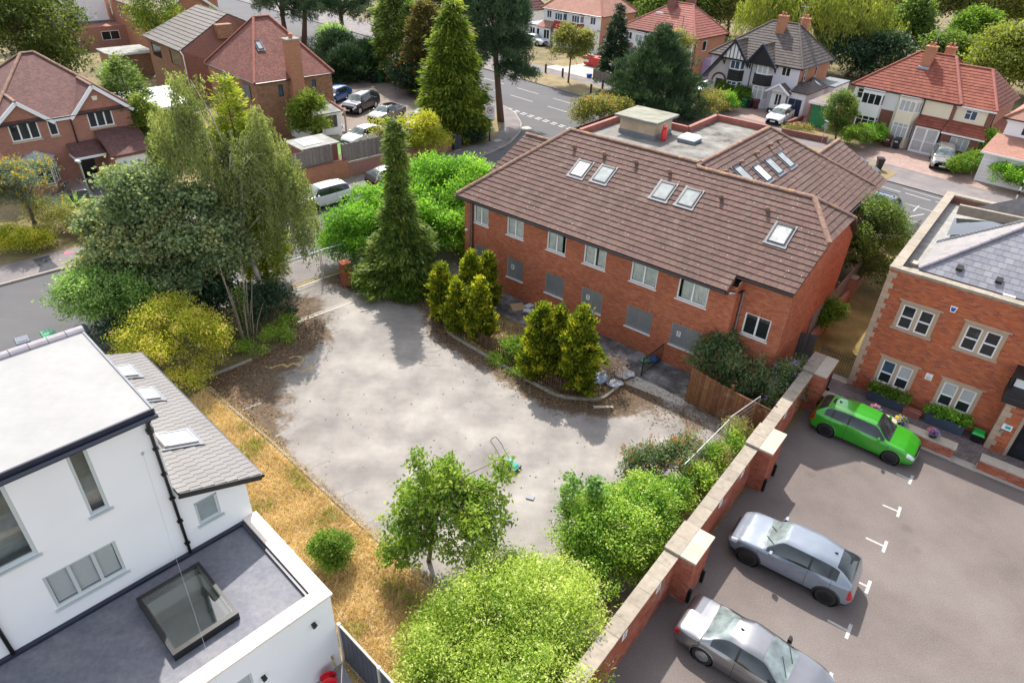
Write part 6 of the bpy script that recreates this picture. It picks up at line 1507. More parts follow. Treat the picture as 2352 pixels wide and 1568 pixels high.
def white_semi():
 R = thing("white_bay_semi", "white semi with salmon clay roof and red tile-hung bays at the top", "house", (10.65, 106.16, 0), math.radians(-40))
 S0, S1, T = -10.5, 0, 0; ze = 5.0
 h = [(-9.86 - S0, -9.0 - S0, 3.7, 4.7), (-1.88 - S0, -.95 - S0, 3.74, 4.74), (-2.2 - S0, -1.0 - S0, 0, 2.15)]
 box_walls(R, S0, S1, T, 8.8, ze, (M_RENDER, M_BRICKTEX_ORANGE, M_RENDER), h, [(4, 5, 3.4, 4.6)]); window(R, (S0, T), (1, 0), *h[0], .05, panes=2, glass=M_GLASSB); window(R, (S0, T), (1, 0), *h[1], .05, panes=2, glass=M_GLASSB); window(R, (S1, T), (0, 1), 4, 5, 3.4, 4.6, .05, panes=1)
 d = MB().box(-2.1, .03, 0, -1.1, .07, 2.1).build("front_door", M_WHITE, R); MB().box(-1.9, .015, 1.0, -1.7, .028, 1.8).box(-1.5, .015, 1.0, -1.3, .028, 1.8).build("door_glass", M_GLASSB, d)
 hip_house(R, S0, S1, T, 8.8, ze, 8.6, -6.8, -3.8, M_TILETEX_SALMON, M_HIP_RED, tex=True)
 redh = plain("red_tile_hanging", (.36, .04, .035), .7, .15, 4); redb = plain("brown_red_tile_hanging", (.24, .06, .045), .7, .15, 4)
 bay(R, -8.2, -6.0, T, .7, 0, 4.75, redh, (M_RENDER,), win=((.8, 2.45), (3.7, 4.65)), ang=.35, glass=M_GLASSB); bay(R, -5.1, -2.9, T, .7, 0, 4.75, redb, (M_RENDER,), win=((.8, 2.45), (3.75, 4.7)), ang=.35, glass=M_GLASSB)
 slope(R, [(-11, -1.1, 2.5), (-8.2, -1.1, 2.5), (-8.2, 0, 3.3), (-10.4, 0, 3.3)], M_TILETEX_SALMON, None, sname='porch_roof'); m = MB(); wall(m, (-12.5, -.9), (-8.3, -.9), 0, 2.45, [(.2, 1.2, .9, 2.2), (1.5, 2.1, .3, 2.2), (2.9, 4, .9, 2.2)]); m.build("porch_wall", M_RENDER, R); window(R, (-12.5, -.9), (1, 0), .2, 1.2, .9, 2.2, .03); window(R, (-12.5, -.9), (1, 0), 2.9, 4, .9, 2.2, .03); window(R, (-12.5, -.9), (1, 0), 1.5, 2.1, .3, 2.2, .03, panes=1)
 MB().box(-13.5, -.8, 2.45, -10.2, 6, 2.6).build("flat_roof", M_LEAD, R); MB().box(-13.4, -.7, 0, -10.5, 6, 2.44).build("side_extension", M_RENDER, R)
 MB().lathe([(.3, 0), (.28, .04), (.0, .1)], (-.15, -.35, 3.1), 12).build("satellite_dish", M_LEAD, R); MB().tube([(-.1, -.3, 3.1), (-.02, 0, 3.0)], .03, 5).build("dish_arm", M_BLACK, R)
 MB().box(.02, 1, 0, 2.3, 6, 2.3).build("side_garage", M_RENDER, R); slope(R, [(-.05, .8, 2.3), (2.5, .8, 2.3), (2.5, 6, 2.9), (-.05, 6, 2.9)], M_LEAD, None, sname='garage_roof')
 R = thing("dark_roofed_house", "white house with dark brown tiled roof at the top beside the tall pine", "house", (-3.5, 121, 0), math.radians(-40))
 box_walls(R, -9, 2, 0, 8, 3.2, (M_RENDER,) * 3); hip_house(R, -9, 2, 0, 8, 3.2, 8.4, -5, -3, pieces_mat("dark_brown_tile", [(.12, .055, .05), (.15, .07, .06)], .8, grain=5), M_TILE_RED, .33, .5)
 MB().box(.9, -.3, 1.0, 1.9, -.05, 2.1).build("window", M_GLASSD, R)
white_semi()
# ---------------------------------------------------------------- boundary wall with pillars
def rot_prism(mb, pts, z0, z1, m=0): return mb.prism(pts, z0, z1, m)
BWO, BWA = (5.6, 14.6), 52.9
def boundary_wall():
 R = thing("boundary_wall", "red brick boundary wall with stone copings and square pillars along the car park", "wall", (*BWO, 0), math.radians(BWA))
 segs = [(-7.5, 0.0, 40), (1.32, 6.6, 40), (8.0, 13.1, 20)]
 for a, b, ni in segs:
  m = MB().box(a, 0, -.05, b, .36, 1.88)
  w = m.build("wall_length", M_MORTAR_R, R)
  brick_face(w, (a, 0), (b, 0), 0, 1.88, M_BRICK_W, indiv=ni)
  n = max(1, int(round((b - a) / .62))); st = (b - a) / n
  for i in range(n):
   MB().box(a + i * st + .004, -.07, 1.88, a + (i + 1) * st - .004, .43, 1.945 + random.uniform(0, .012)).build("coping_slab", M_COPING, w)
 for s0, s1, ni in ((0, 1.32, 90), (6.6, 8.0, 60), (13.1, 14.75, 30)):
  p = MB().box(s0, -.58, -.05, s1, .40, 1.98).build("pillar", M_MORTAR_R, R)
  brick_face(p, (s0, .40), (s0, -.58), 0, 1.98, M_BRICK_W, indiv=ni // 2); brick_face(p, (s0, -.58), (s1, -.58), 0, 1.98, M_BRICK_W, indiv=ni // 2)
  mid = (s0 + s1) / 2
  for (a, b, c, d) in ((s0 - .06, mid - .004, -.64, -.09), (mid + .004, s1 + .06, -.64, -.09), (s0 - .06, mid - .004, -.082, .46), (mid + .004, s1 + .06, -.082, .46)):
   MB().box(a, c, 1.98, b, d, 2.06 + random.uniform(0, .008)).build("cap_stone", M_COPING_P if c < -.3 else M_COPING, p)
  for s in (s0 + .14, s1 - .14):
   MB().box(s - .05, -.70, 0, s + .05, -.592, .62).build("gate_stop", M_BLACK, p)
 for s, z in ((-3.2, 1.42), (-1.15, 1.48), (3.5, 1.5), (5.45, 1.5), (10.0, 1.5)):
  n = MB().box(s - .13, -.018, z - .17, s + .13, -.006, z + .17).build("bay_sign", M_PAPER, R)
  m = MB()
  for k in range(3): m.box(s - .08, -.0195, z - .1 + k * .055, s + .08, -.0182, z - .08 + k * .055)
  m.box(s - .05, -.0195, z + .07, s + .05, -.0182, z + .12); m.build("printed_lines", M_PRINT, n)
 MB().box(14.2, -.62, .7, 14.6, -.585, 1.5).build("letter_box", M_BLACK, R)
boundary_wall()
def low_wall(s0, s1, label):
 R = thing("low_brick_wall", label, "wall", (*B3O, 0), math.radians(B3A))
 w = MB().box(s0, -2.67, .1, s1, -2.27, .56).build("wall_core", M_MORTAR_R, R)
 MB().box(s0 - .03, -2.73, -.03, s1 + .03, -2.21, .1).build("plinth", M_CONC, R)
 brick_face(w, (s0, -2.67), (s1, -2.67), .1, .56, M_BRICK_W, indiv=70); brick_face(w, (s1, -2.67), (s1, -2.27), .1, .56, M_BRICK_W); brick_face(w, (s0, -2.27), (s0, -2.67), .1, .56, M_BRICK_W)
 s = s0
 while s < s1 - .05:
  e = min(s + .92, s1)
  MB().box(s - (.04 if s == s0 else 0), -2.73, .56, e + (.04 if e == s1 else -.006), -2.21, .635).build("coping_slab", M_COPING_P, w); s = e
low_wall(-2.3, 4.23, "low brick wall with pale stone top beside the green car")
low_wall(5.2, 12, "low brick wall with pale stone top in front of the office door")
# ---------------------------------------------------------------- fences, gates, railings
M_PLANK = pieces_mat("stained_fence_plank", [(.20, .085, .035), (.27, .12, .05), (.17, .07, .032), (.31, .15, .07)], .85, grain=6, gvar=.4, lichen=((.40, .34, .27), 2.5, .4))
M_PLANKG = pieces_mat("silvered_fence_plank", [(.25, .215, .19), (.31, .27, .24), (.22, .19, .17)], .9, grain=6, gvar=.35)
M_PICKET = pieces_mat("brown_picket", [(.10, .055, .035), (.14, .08, .05), (.08, .045, .03)], .85, grain=8, gvar=.3)
def plank_fence(name, label, a, b, h, mat, pw=.15, base=0., h2=None, posts=2.4, post_mat=None, ragged=.02, group=None, cat="fence"):
 a = np.array(a, float); b = np.array(b, float); L = np.linalg.norm(b - a); ang = math.atan2(b[1] - a[1], b[0] - a[0])
 R = thing(name, label, cat, (a[0], a[1], base), ang, group)
 n = int(L / pw); h2 = h if h2 is None else h2
 for i in range(n):
  hh = h + (h2 - h) * i / n + random.uniform(-ragged, ragged); o = .012 * (i % 2)
  x = i * pw; tl = random.uniform(-.006, .006)
  MB().hexa([(x + .004, -.012 + o, .03), (x + pw - .004, -.012 + o, .03), (x + pw - .004, .012 + o, .03), (x + .004, .012 + o, .03), (x + .004 + tl, -.012 + o, hh), (x + pw - .004 + tl, -.012 + o, hh + random.uniform(-.012, .012)), (x + pw - .004 + tl, .012 + o, hh), (x + .004 + tl, .012 + o, hh)]).build("plank", mat, R)
 for z in (.3, h * .55, h - .25): MB().box(0, .03, z, L, .075, z + .07).build("rail", mat, R)
 k = max(1, int(round(L / posts)))
 for i in range(k + 1): MB().box(L * i / k - .05, .076, 0, L * i / k + .05, .17, max(h, h2) + .06).build("post", post_mat or mat, R)
 return R
plank_fence("wooden_fence", "brown vertical plank fence with weathered patches in front of the buddleia", (8.15, 25.15), (11.05, 22.45), 1.9, M_PLANK, .14, h2=1.6)
# picket fence in the bed
pk = [(-3.0, 30.45), (-1.05, 28.35), (.95, 26.55), (2.4, 25.3), (3.7, 25.2)]
R = thing("picket_fence", "low dark brown picket fence along the bed of golden cypresses", "fence", (0, 0, 0))
for a, b in zip(pk[:-1], pk[1:]):
 a = np.array(a); b = np.array(b); L = np.linalg.norm(b - a); d = (b - a) / L; ang = math.atan2(d[1], d[0])
 for i in range(int(L / .135)):
  p = a + d * (i + .5) * .135
  MB().cbox((p[0], p[1], .43), .075, .02, .8 + random.uniform(-.03, .03), ang).build("picket", M_PICKET, R)
 for z in (.25, .62): MB().bar((*(a + np.array((-d[1], d[0])) * .03), z), (*(b + np.array((-d[1], d[0])) * .03), z), .04, .07).build("rail", M_PICKET, R)
# mesh site-fence panels
def site_panel(label, a, b, h=1.95, lean=0., group=None):
 a = np.array(a, float); b = np.array(b, float); L = np.linalg.norm(b - a); ang = math.atan2(b[1] - a[1], b[0] - a[0])
 R = thing("site_fence_panel", label, "fence panel", (a[0], a[1], .02), ang, group)
 y = lean
 MB().tube([(0, 0, 0), (0, y, h)], .021, 6).build("upright", M_GALV, R); MB().tube([(L, 0, 0), (L, y, h)], .021, 6).build("upright", M_GALV, R)
 MB().tube([(0, y, h), (L, y, h)], .021, 6).build("top_tube", M_GALV, R); MB().tube([(0, y * .08, h * .08), (L, y * .08, h * .08)], .018, 6).build("bottom_tube", M_GALV, R)
 m = MB()
 for i in range(1, 9): m.tube([(0, y * i / 9, h * i / 9), (L, y * i / 9, h * i / 9)], .004, 4)
 for i in range(1, int(L / .11)): m.tube([(i * .11, 0, .15), (i * .11, y, h)], .0025, 3)
 w = m.build("wire_mesh", M_GALV, R); w["kind"] = "stuff"
site_panel("galvanised mesh panel leaning beside the wooden fence", (9.1, 21.55), (10.75, 23.05), 1.95, .15)
site_panel("galvanised mesh panel half lost in the bushes by the boundary wall", (6.7, 18.75), (9.0, 21.45), 1.95, .1)
site_panel("galvanised mesh panel across the old gateway, next to the birch", (-12.9, 33.2), (-11.2, 35.0), 1.95)
site_panel("galvanised mesh panel across the old gateway, next to the brick gatepost", (-11.15, 35.1), (-10.0, 36.1), 1.95)
R = thing("metal_railing", "short black metal railing on the path by the rubbish bags", "railing", (6.35, 26.95, 0), math.atan2(1.45, 1.25))
MB().box(0, -.015, .08, 1.95, .015, .11).build("bottom_rail", M_IRON, R); MB().box(0, -.02, 1.0, 1.95, .02, 1.04).build("top_rail", M_IRON, R)
for x in np.arange(0.02, 1.95, .12): MB().box(x - .008, -.008, .11, x + .008, .008, 1.0).build("bar", M_IRON, R)
for x in (0, 1.95): MB().box(x - .025, -.025, 0, x + .025, .025, 1.1).build("post", M_IRON, R)
R = thing("iron_gate", "black iron bar gate with ball finials between pillar and brick office", "gate", b3w(-2.45, .32) + (0,), math.radians(B3A))
for z in (.12, 1.2): MB().box(0, -.015, z, 1.6, .015, z + .035).build("rail", M_IRON, R)
for i in range(15):
 x = .04 + i * .109; hh = 1.42 - .12 * math.sin(math.pi * i / 14)
 b_ = MB().box(x - .009, -.009, .06, x + .009, .009, hh).build("bar", M_IRON, R)
 MB().lathe([(.004, -.03), (.026, 0), (.004, .03)], (x, 0, hh + .02), 6).build("finial", M_IRON, b_)
R = thing("garden_wall", "brick garden wall with piers under a pale timber fence beside the side lawn", "wall", (*B3O, 0), math.radians(B3A))
MB().box(-3.5, 1.2, 0, -3.28, 16, .8).build("wall_body", M_BRICKTEX, R)
for t in (4.4, 8.6, 12.8): q = MB().box(-3.6, t - .22, 0, -3.2, t + .22, 1.5).build("pier", M_BRICKTEX, R); MB().box(-3.66, t - .28, 1.5, -3.14, t + .28, 1.58).build("pier_cap", M_COPING, q)
plank_fence("timber_fence", "pale timber fence standing on the garden wall beside the brick building", b3w(-3.55, 1.5), b3w(-3.55, 15.5), 1.3, M_PLANKG, .15, base=.75)
R = thing("timber_gate", "dark weathered wooden gate behind the end pillar", "gate", b3w(-3.6, .1) + (0,), math.radians(B3A + 20))
for i in range(6): MB().box(i * .14, -.012, .05, i * .14 + .13, .012, 1.75).build("plank", pieces_mat("dark_gate_plank", [(.07, .065, .06), (.10, .09, .08)], .9), R)
MB().box(0, .014, 1.5, .84, .05, 1.6).build("rail", M_PICKET, R); MB().box(0, .014, .3, .84, .05, .4).build("rail", M_PICKET, R)
R = thing("bow_top_railing", "dark bow-topped railing at the roadside beyond the side lawn", "railing", (26.9, 44.2, 0), math.atan2(1.6, 1.7))
for i in range(9):
 x = i * .28
 MB().tube([(x, 0, 0), (x, 0, .95), (x + .04, 0, 1.05), (x + .11, 0, 1.09), (x + .18, 0, 1.05), (x + .22, 0, .95), (x + .22, 0, 0)], .012, 5).build("hoop", M_IRON, R)
MB().box(0, -.012, .2, 2.5, .012, .24).build("rail", M_IRON, R)
MB().box(-2.4, -.12, 0, -.05, .12, .75).build("dwarf_wall", M_BRICKTEX_DARK, R)
# roadside brick wall topped by an old fence
R = thing("roadside_brick_wall", "long low orange brick wall along the side road under a grey plank fence", "wall", RN(-46.75, 21.5) + (0,), math.radians(45))
MB().box(0, -.12, -.1, 6.0, .12, 1.35).build("wall_length", M_BRICKTEX_ORANGE, R); MB().box(6.0, -.14, -.1, 16.5, .12, 1.0).build("wall_length", course_mat("brickwork_pink", [(.33, .13, .1), (.4, .17, .13)], (.33, .22, .18)), R)
MB().box(6.0, -.17, 1.0, 16.5, .15, 1.06).build("coping", M_COPING, R); MB().box(0, -.15, 1.35, 6.0, .15, 1.4).build("coping", M_BRICKTEX_DARK, R)
plank_fence("roadside_fence", "grey weathered plank fence above the orange brick wall, left length", RN(-46.8, 21.5), RN(-46.8, 26.3), 1.2, M_PLANKG, .12, base=1.4)
plank_fence("roadside_fence", "grey weathered plank fence above the pink brick wall by the white cars", RN(-46.8, 27.2), RN(-46.8, 37.0), 1.45, M_PLANKG, .12, base=1.06)
plank_fence("grey_picket_fence", "grey upright board fence in front of the dark narrow conifer", (8.7, 90.4), (11.3, 87.3), 1.1, M_PLANKG, .16)
R = thing("brick_gatepost", "round-shouldered red brick gatepost at the laurel hedge", "gatepost", (-9.75, 34.75, 0), .7)
p = MB().box(-.24, -.24, 0, .24, .24, 1.45).build("post_core", M_MORTAR_R, R)
for q0, q1 in (((-.24, -.24), (.24, -.24)), ((.24, -.24), (.24, .24)), ((-.24, .24), (-.24, -.24))): brick_face(p, q0, q1, 0, 1.45, M_BRICK_W, indiv=40)
MB().hexa([(-.27, -.27, 1.45), (.27, -.27, 1.45), (.27, .27, 1.45), (-.27, .27, 1.45), (-.12, -.12, 1.56), (.12, -.12, 1.56), (.12, .12, 1.56), (-.12, .12, 1.56)]).build("cap", M_BRICK_W, R)
# ---------------------------------------------------------------- wheelie bins
M_RUB = plain("black_rubber", (.015, .015, .015), .8, .2, 8)
def make_bin(body, lid):
 R = bpy.data.objects.new("wheelie_bin", None); R.empty_display_size = .3; link(R)
 b = MB().hexa([(-.20, -.22, .06), (.20, -.22, .06), (.20, .2, .06), (-.20, .2, .06), (-.275, -.33, .93), (.275, -.33, .93), (.275, .31, .93), (-.275, .31, .93)]).build("body", body, R)
 MB().box(-.29, -.35, .90, .29, .33, .955).build("rim", body, b)
 l = MB().hexa([(-.30, -.37, .958), (.30, -.37, .958), (.30, .35, .958), (-.30, .35, .958), (-.27, -.32, 1.02), (.27, -.32, 1.02), (.27, .3, 1.05), (-.27, .3, 1.05)]).build("lid", lid, R)
 MB().box(-.2, -.2, 1.03, .2, .1, 1.045).build("lid_panel", lid, l)
 MB().tube([(-.2, .4, 1.0), (.2, .4, 1.0)], .018, 6).build("handle", body, R)
 for s in (-1, 1): MB().lathe([(.02, -.025), (.1, -.03), (.1, .03), (.02, .025)], (s * .22, 0, 0), 12).build("wheel", M_RUB, R)
 for o in R.children:
  if o.name.startswith("wheel") and o.type == 'MESH':
   o.rotation_euler = (0, math.pi / 2, 0)
   c = o.data.vertices[0].co
   # the lathe was made about its own place; bring it to the axle
   xs = [v.co.x for v in o.data.vertices]; cx = (min(xs) + max(xs)) / 2
   for v in o.data.vertices: v.co.x -= cx
   o.location = (cx, .24, .1)
 return R
BINM = {'grey': plain("grey_bin_plastic", (.11, .125, .155), .45, .08, 3), 'green': plain("green_bin_plastic", (.012, .13, .045), .42, .08, 3), 'black': plain("black_bin_plastic", (.018, .02, .026), .4, .1, 3), 'brown': plain("maroon_bin_plastic", (.09, .022, .018), .45, .1, 3), 'glid': plain("pale_green_lid", (.05, .27, .13), .45, .08, 3)}
def bin_at(x, y, rz, col, label, z=0., group=None, lid=None, sticker=None, num=None):
 R = make_bin(BINM[col], BINM[lid or col]); R.location = (x, y, z); R.rotation_euler = (0, 0, rz)
 tag(R, label, "wheelie bin", group)
 if sticker:
  n = unit((0, -.87, -.11)); p = MB()
  for s in sticker: p.hexa([(s[0], -.298 - s[4], s[2]), (s[1], -.298 - s[4], s[2]), (s[1], -.28, s[2]), (s[0], -.28, s[2]), (s[0], -.322 - s[4], s[3]), (s[1], -.322 - s[4], s[3]), (s[1], -.29, s[3]), (s[0], -.29, s[3])])
  p.build("sticker", sticker[0][5], R)
 if num:
  text_mesh(R, num, (0, -.31 - .012, .72), (1, 0, 0), (0, -.12, .99), .22, M_PAPER, 'painted_number', .008)
 return R
bin_at(-23.05, 26.3, .75, 'grey', "grey wheelie bin with a blue sticker at the roadside behind the white roof", sticker=[(.06, .16, .6, .8, .004, plain("cyan_sticker", (.05, .42, .62), .5))])
bin_at(-22.2, 26.95, .8, 'green', "green wheelie bin with a white label at the roadside behind the white roof", lid='glid', sticker=[(-.08, .17, .62, .74, .004, M_PAPER)])
bin_at(-20.9, 27.45, .8, 'grey', "grey wheelie bin half hidden under the pale green shrub")
bin_at(-17.5, 83.0, .6, 'black', "small black bin left of the green bin by the dark hedge")
bin_at(-16.9, 83.5, .6, 'green', "green wheelie bin beside the dark hedge on the gravel drive")
bin_at(-16.25, 84.0, .6, 'brown', "brown wheelie bin between green and black bins by the dark hedge")
bin_at(-15.6, 84.6, .6, 'black', "black wheelie bin at the right of the row by the dark hedge")
bin_at(24.9, 79.2, -.7, 'green', "green wheelie bin in front of the half-timbered semi")
bin_at(25.5, 79.2, -.7, 'black', "black wheelie bin between green and brown bins by the half-timbered semi")
bin_at(26.1, 79.0, -.7, 'brown', "brown wheelie bin in front of the half-timbered semi")
bin_at(35.55, 66.75, -.75, 'brown', "maroon wheelie bin with white house number by the cream bay", num="304")
bin_at(36.15, 66.2, -.75, 'black', "black wheelie bin with white house number by the cream bay", num="304")
bin_at(31.75, 59.7, -.2, 'black', "dark wheelie bin standing alone on the dry roadside verge", z=.02)
# ---------------------------------------------------------------- lamps, signs, street furniture
M_LAMPG = plain("sage_green_post", (.20, .25, .16), .5, .1, 4)
M_TEALP = plain("dark_green_post", (.01, .09, .07), .45, .15, 4)
def lamp_post(label, x, y, h, mat, arm, ang, head=.55):
 R = thing("street_lamp", label, "street lamp", (x, y, 0), ang)
 MB().lathe([(.085, 0), (.085, 1.1), (.055, 1.2), (.045, h)], n=10).build("post", mat, R, smooth=True)
 if arm: MB().tube([(0, 0, h - .1), (arm * .3, 0, h + .02), (arm, 0, h + .06)], .03, 6).build("arm", mat, R)
 MB().hexa([(arm - .05, -.11, h), (arm + head, -.09, h + .03), (arm + head, .09, h + .03), (arm - .05, .11, h), (arm, -.1, h + .12), (arm + head - .06, -.07, h + .13), (arm + head - .06, .07, h + .13), (arm, .1, h + .12)]).build("lantern", plain("pale_grey_lantern", (.55, .57, .56), .4, .05, 3), R)
lamp_post("sage green street lamp with small white head in front of the red brick house", -28.5, 42.6, 3.75, M_LAMPG, .0, math.radians(160), .35)
lamp_post("tall dark green street lamp with a long arm behind the dark pine", 17.6, 84.0, 8.5, M_TEALP, 2.4, math.radians(160), .8)
R = thing("speed_sign", "white square speed limit sign with red ring on a dark green post", "road sign", (-2.9, 63.1, 0), math.radians(4))
MB().lathe([(.075, 0), (.075, .95), (.05, 1.0), (.04, 2.2)], n=10).build("post", M_TEALP, R, smooth=True)
pl = MB().box(-.42, -.07, 2.0, .42, -.05, 3.2).build("plate", M_PAPER, R)
m = MB(); K = 28
for j in range(K):
 a0, a1 = 2 * math.pi * j / K, 2 * math.pi * (j + 1) / K; q = lambda r, a: (r * math.cos(a), -.075, 2.78 + r * math.sin(a))
 m.poly([q(.25, a0), q(.31, a0), q(.31, a1), q(.25, a1)][::-1])
m.build("red_ring", plain("sign_red", (.55, .02, .02), .5), pl)
text_mesh(pl, "30", (0, -.078, 2.78), (1, 0, 0), (0, 0, 1), .34, M_PRINT, 'digits', .012)
m = MB()
for k in range(4): m.box(-.32 + .05 * (k % 2), -.0735, 2.1 + k * .07, .3 - .07 * (k % 3), -.0712, 2.12 + k * .07)
m.build("faded_lines", plain("faded_print", (.5, .5, .5), .8), pl)
R = thing("street_name_sign", "low white street name plate with dark lettering in front of the tall conifer", "sign", (-4.3, 62.3, 0), math.radians(38))
MB().box(-.5, -.02, .62, .5, 0, .85).build("plate", M_PAPER, R); MB().box(-.44, -.024, .69, .0, -.021, .78).box(.06, -.024, .69, .42, -.021, .78).build("lettering", plain("grey_green_lettering", (.1, .16, .16), .6), R)
for s in (-.38, .38): MB().box(s - .03, .0, 0, s + .03, .05, .8).build("leg", M_BLACK, R)
R = thing("telecom_cabinet", "dark grey street cabinet on the pavement near the name plate", "cabinet", (-5.7, 60.1, 0), math.radians(45))
MB().box(-.4, -.22, .06, .4, .22, 1.25).build("body", plain("dark_cabinet_grey", (.035, .04, .05), .5, .1, 4), R); MB().box(-.43, -.25, 1.25, .43, .25, 1.31).build("cap", plain("dark_cabinet_grey", (.035, .04, .05)), R); MB().box(-.42, -.24, 0, .42, .24, .06).build("plinth", M_CONC, R); MB().box(-.01, -.224, .1, .01, -.2205, 1.2).build("door_gap", M_BLACK, R)
M_POSTW = plain("dark_timber_post", (.055, .035, .03), .85, .3, 6)
for i, (x, y, lb) in enumerate(((1.3, 90.8, "leftmost"), (2.8, 92.6, "second from left"), (4.9, 90.6, "nearest the young street tree trunk"), (7.9, 82.7, "closest to the road kerb at the right end"), (9.5, 85.3, "by the footpath at the right end"))):
 R = thing("timber_bollard", "dark timber bollard on the dry verge, " + lb, "bollard", (x, y, 0), .78, "timber bollards round the verge")
 MB().box(-.09, -.09, 0, .09, .09, 1.0).build("post", M_POSTW, R); MB().hexa([(-.09, -.09, 1.0), (.09, -.09, 1.0), (.09, .09, 1.0), (-.09, .09, 1.0), (-.05, -.05, 1.05), (.05, -.05, 1.05), (.05, .05, 1.05), (-.05, .05, 1.05)]).build("cap", M_POSTW, R)
R = thing("round_road_sign", "round road sign seen edge-on on a thin post by the small street tree", "road sign", (29.4, 67.2, 0), math.radians(-75))
MB().tube([(0, 0, 0), (0, 0, 2.0)], .035, 8).build("post", M_GALV, R); MB().lathe([(.3, -.012), (.3, .012)], (0, -.05, 1.6), 20, axis='y').build("disc", plain("sign_back_grey", (.22, .26, .28), .5), R); MB().cbox((0, -.05, 2.06), .45, .16, .08).build("lamp_hood", M_PAPER, R)
R = thing("belisha_post", "black and white striped crossing post at the right edge", "crossing post", (40.6, 53.9, 0))
for k in range(8): MB().lathe([(.055, k * .34), (.055, k * .34 + .34)], n=10).build("stripe", M_PAPER if k % 2 == 0 else M_BLACK, R)
MB().lathe([(.05, 2.72), (.13, 2.8), (.17, 2.95), (.13, 3.1), (.03, 3.16)], n=14).build("globe", plain("amber_globe", (.7, .32, .02), .3), R, smooth=True)
# skip, blue box, planters on the north side
R = thing("rubble_skip", "red metal skip heaped with rubble on the drive behind the street tree", "skip", (9.5, 98.1, 0), math.radians(-40))
rs = plain("red_skip_paint", (.52, .03, .03), .5, .15, 2)
MB().hexa([(-1.1, -.8, .1), (1.1, -.8, .1), (1.1, .8, .1), (-1.1, .8, .1), (-1.6, -.85, 1.15), (1.6, -.85, 1.15), (1.6, .85, 1.15), (-1.6, .85, 1.15)]).build("body", rs, R); MB().box(-1.62, -.9, 1.1, 1.62, -.86, 1.2).build("rim", rs, R)
for k in range(9): MB().cbox((random.uniform(-1.2, 1.2), random.uniform(-.6, .6), 1.2 + random.uniform(0, .15)), random.uniform(.3, .7), random.uniform(.2, .5), .18, random.uniform(0, 3)).build("rubble", M_CONC if k % 3 else M_PLANK, R)
MB().box(-1.3, -.862, .5, -.4, -.853, .8).build("white_panel", M_PAPER, R)
R = thing("blue_recycling_box", "small blue recycling box at the end of the grey board fence", "box", (8.3, 90.9, 0), .5)
MB().hexa([(-.25, -.18, 0), (.25, -.18, 0), (.25, .18, 0), (-.25, .18, 0), (-.3, -.22, .4), (.3, -.22, .4), (.3, .22, .4), (-.3, .22, .4)]).build("tub", plain("blue_plastic", (.01, .08, .42), .4), R); MB().box(-.31, -.23, .4, .31, .23, .45).build("lid", plain("blue_plastic", (.01, .08, .42)), R)
R = thing("drive_wall", "low brick wall beside the white estate car on the pink drive", "wall", (27.6, 72.5, 0), math.atan2(2.8, 2.7))
MB().box(0, -.12, 0, 3.6, .12, .45).build("wall_length", M_BRICKTEX_DARK, R); MB().box(-.03, -.15, .45, 3.63, .15, .5).build("coping", M_BRICKTEX_DARK, R)
R = thing("flower_bed_wall", "curved low brick wall round a flower bed near the round sign", "wall", (26.2, 69.6, 0), math.atan2(-2.6, 3.8))
MB().box(0, -.14, 0, 4.4, .14, .5).build("wall_length", M_BRICKTEX_DARK, R); MB().box(-.03, -.17, .5, 4.43, .17, .56).build("coping", M_BRICKTEX_DARK, R)
R = thing("recycling_caddy", "black recycling box on the pink drive by the porch", "box", (27.4, 77.6, 0), -.7); MB().box(-.35, -.22, 0, .35, .22, .42).build("tub", M_BLACK, R); MB().box(-.37, -.24, .42, .37, .24, .47).build("lid", M_BLACK, R)
# garden arbour, planter and garage roof by the brown house
R = thing("garden_arbour", "pale timber arbour seat with trellis sides by the gravel drive", "arbour", (-17.1, 63.7, 0), math.radians(20))
tw = plain("pale_timber", (.33, .29, .23), .85, .15, 5)
for x in (-.75, .75):
 for y in (-.4, .4): MB().box(x - .04, y - .04, 0, x + .04, y + .04, 2.0).build("post", tw, R)
for k in range(7): MB().box(-.9, -.5 + k * .15, 2.0, .9, -.44 + k * .15, 2.08).build("roof_slat", tw, R)
for k in range(5): MB().box(.735, -.36, .4 + k * .34, .755, .36, .43 + k * .34).build("trellis_bar", tw, R)
for k in range(4): MB().box(.757, -.3 + k * .2, .3, .775, -.27 + k * .2, 1.95).build("trellis_bar", tw, R)
MB().box(-.7, -.38, .42, .7, .38, .47).build("seat", tw, R); MB().cbox((0, 0, .55), .9, .5, .14, .1).build("cushion", plain("lilac_cushion", (.30, .26, .42), .9, .3, 6), R)
R = thing("timber_planter", "pale rectangular timber planter on the green turf mat", "planter", (-16.9, 61.1, 0), math.radians(25)); MB().box(-.6, -.25, 0, .6, .25, .45).build("box", tw, R); MB().box(-.54, -.19, .4, .54, .19, .452).build("soil", M_SOIL, R)
R = thing("flat_roofed_garage", "flat grey felt garage roof with white rooflight behind the roadside fence", "garage", (-16.3, 52.7, 0), math.radians(45))
MB().box(-1.5, -1.2, 0, 1.5, 1.2, 2.45).build("walls", M_BRICKTEX_DARK, R); MB().box(-1.65, -1.35, 2.45, 1.65, 1.35, 2.55).build("flat_roof", M_FELT, R); MB().box(-1.1, -.8, 2.55, .4, -.7, 2.62).box(-1.1, .7, 2.55, .4, .8, 2.62).box(-1.1, -.7, 2.55, -1.0, .7, 2.62).box(.3, -.7, 2.55, .4, .7, 2.62).build("rooflight_frame", M_WHITE, R); MB().box(-1.0, -.7, 2.55, .3, .7, 2.58).build("rooflight_glass", M_GLASSW, R)
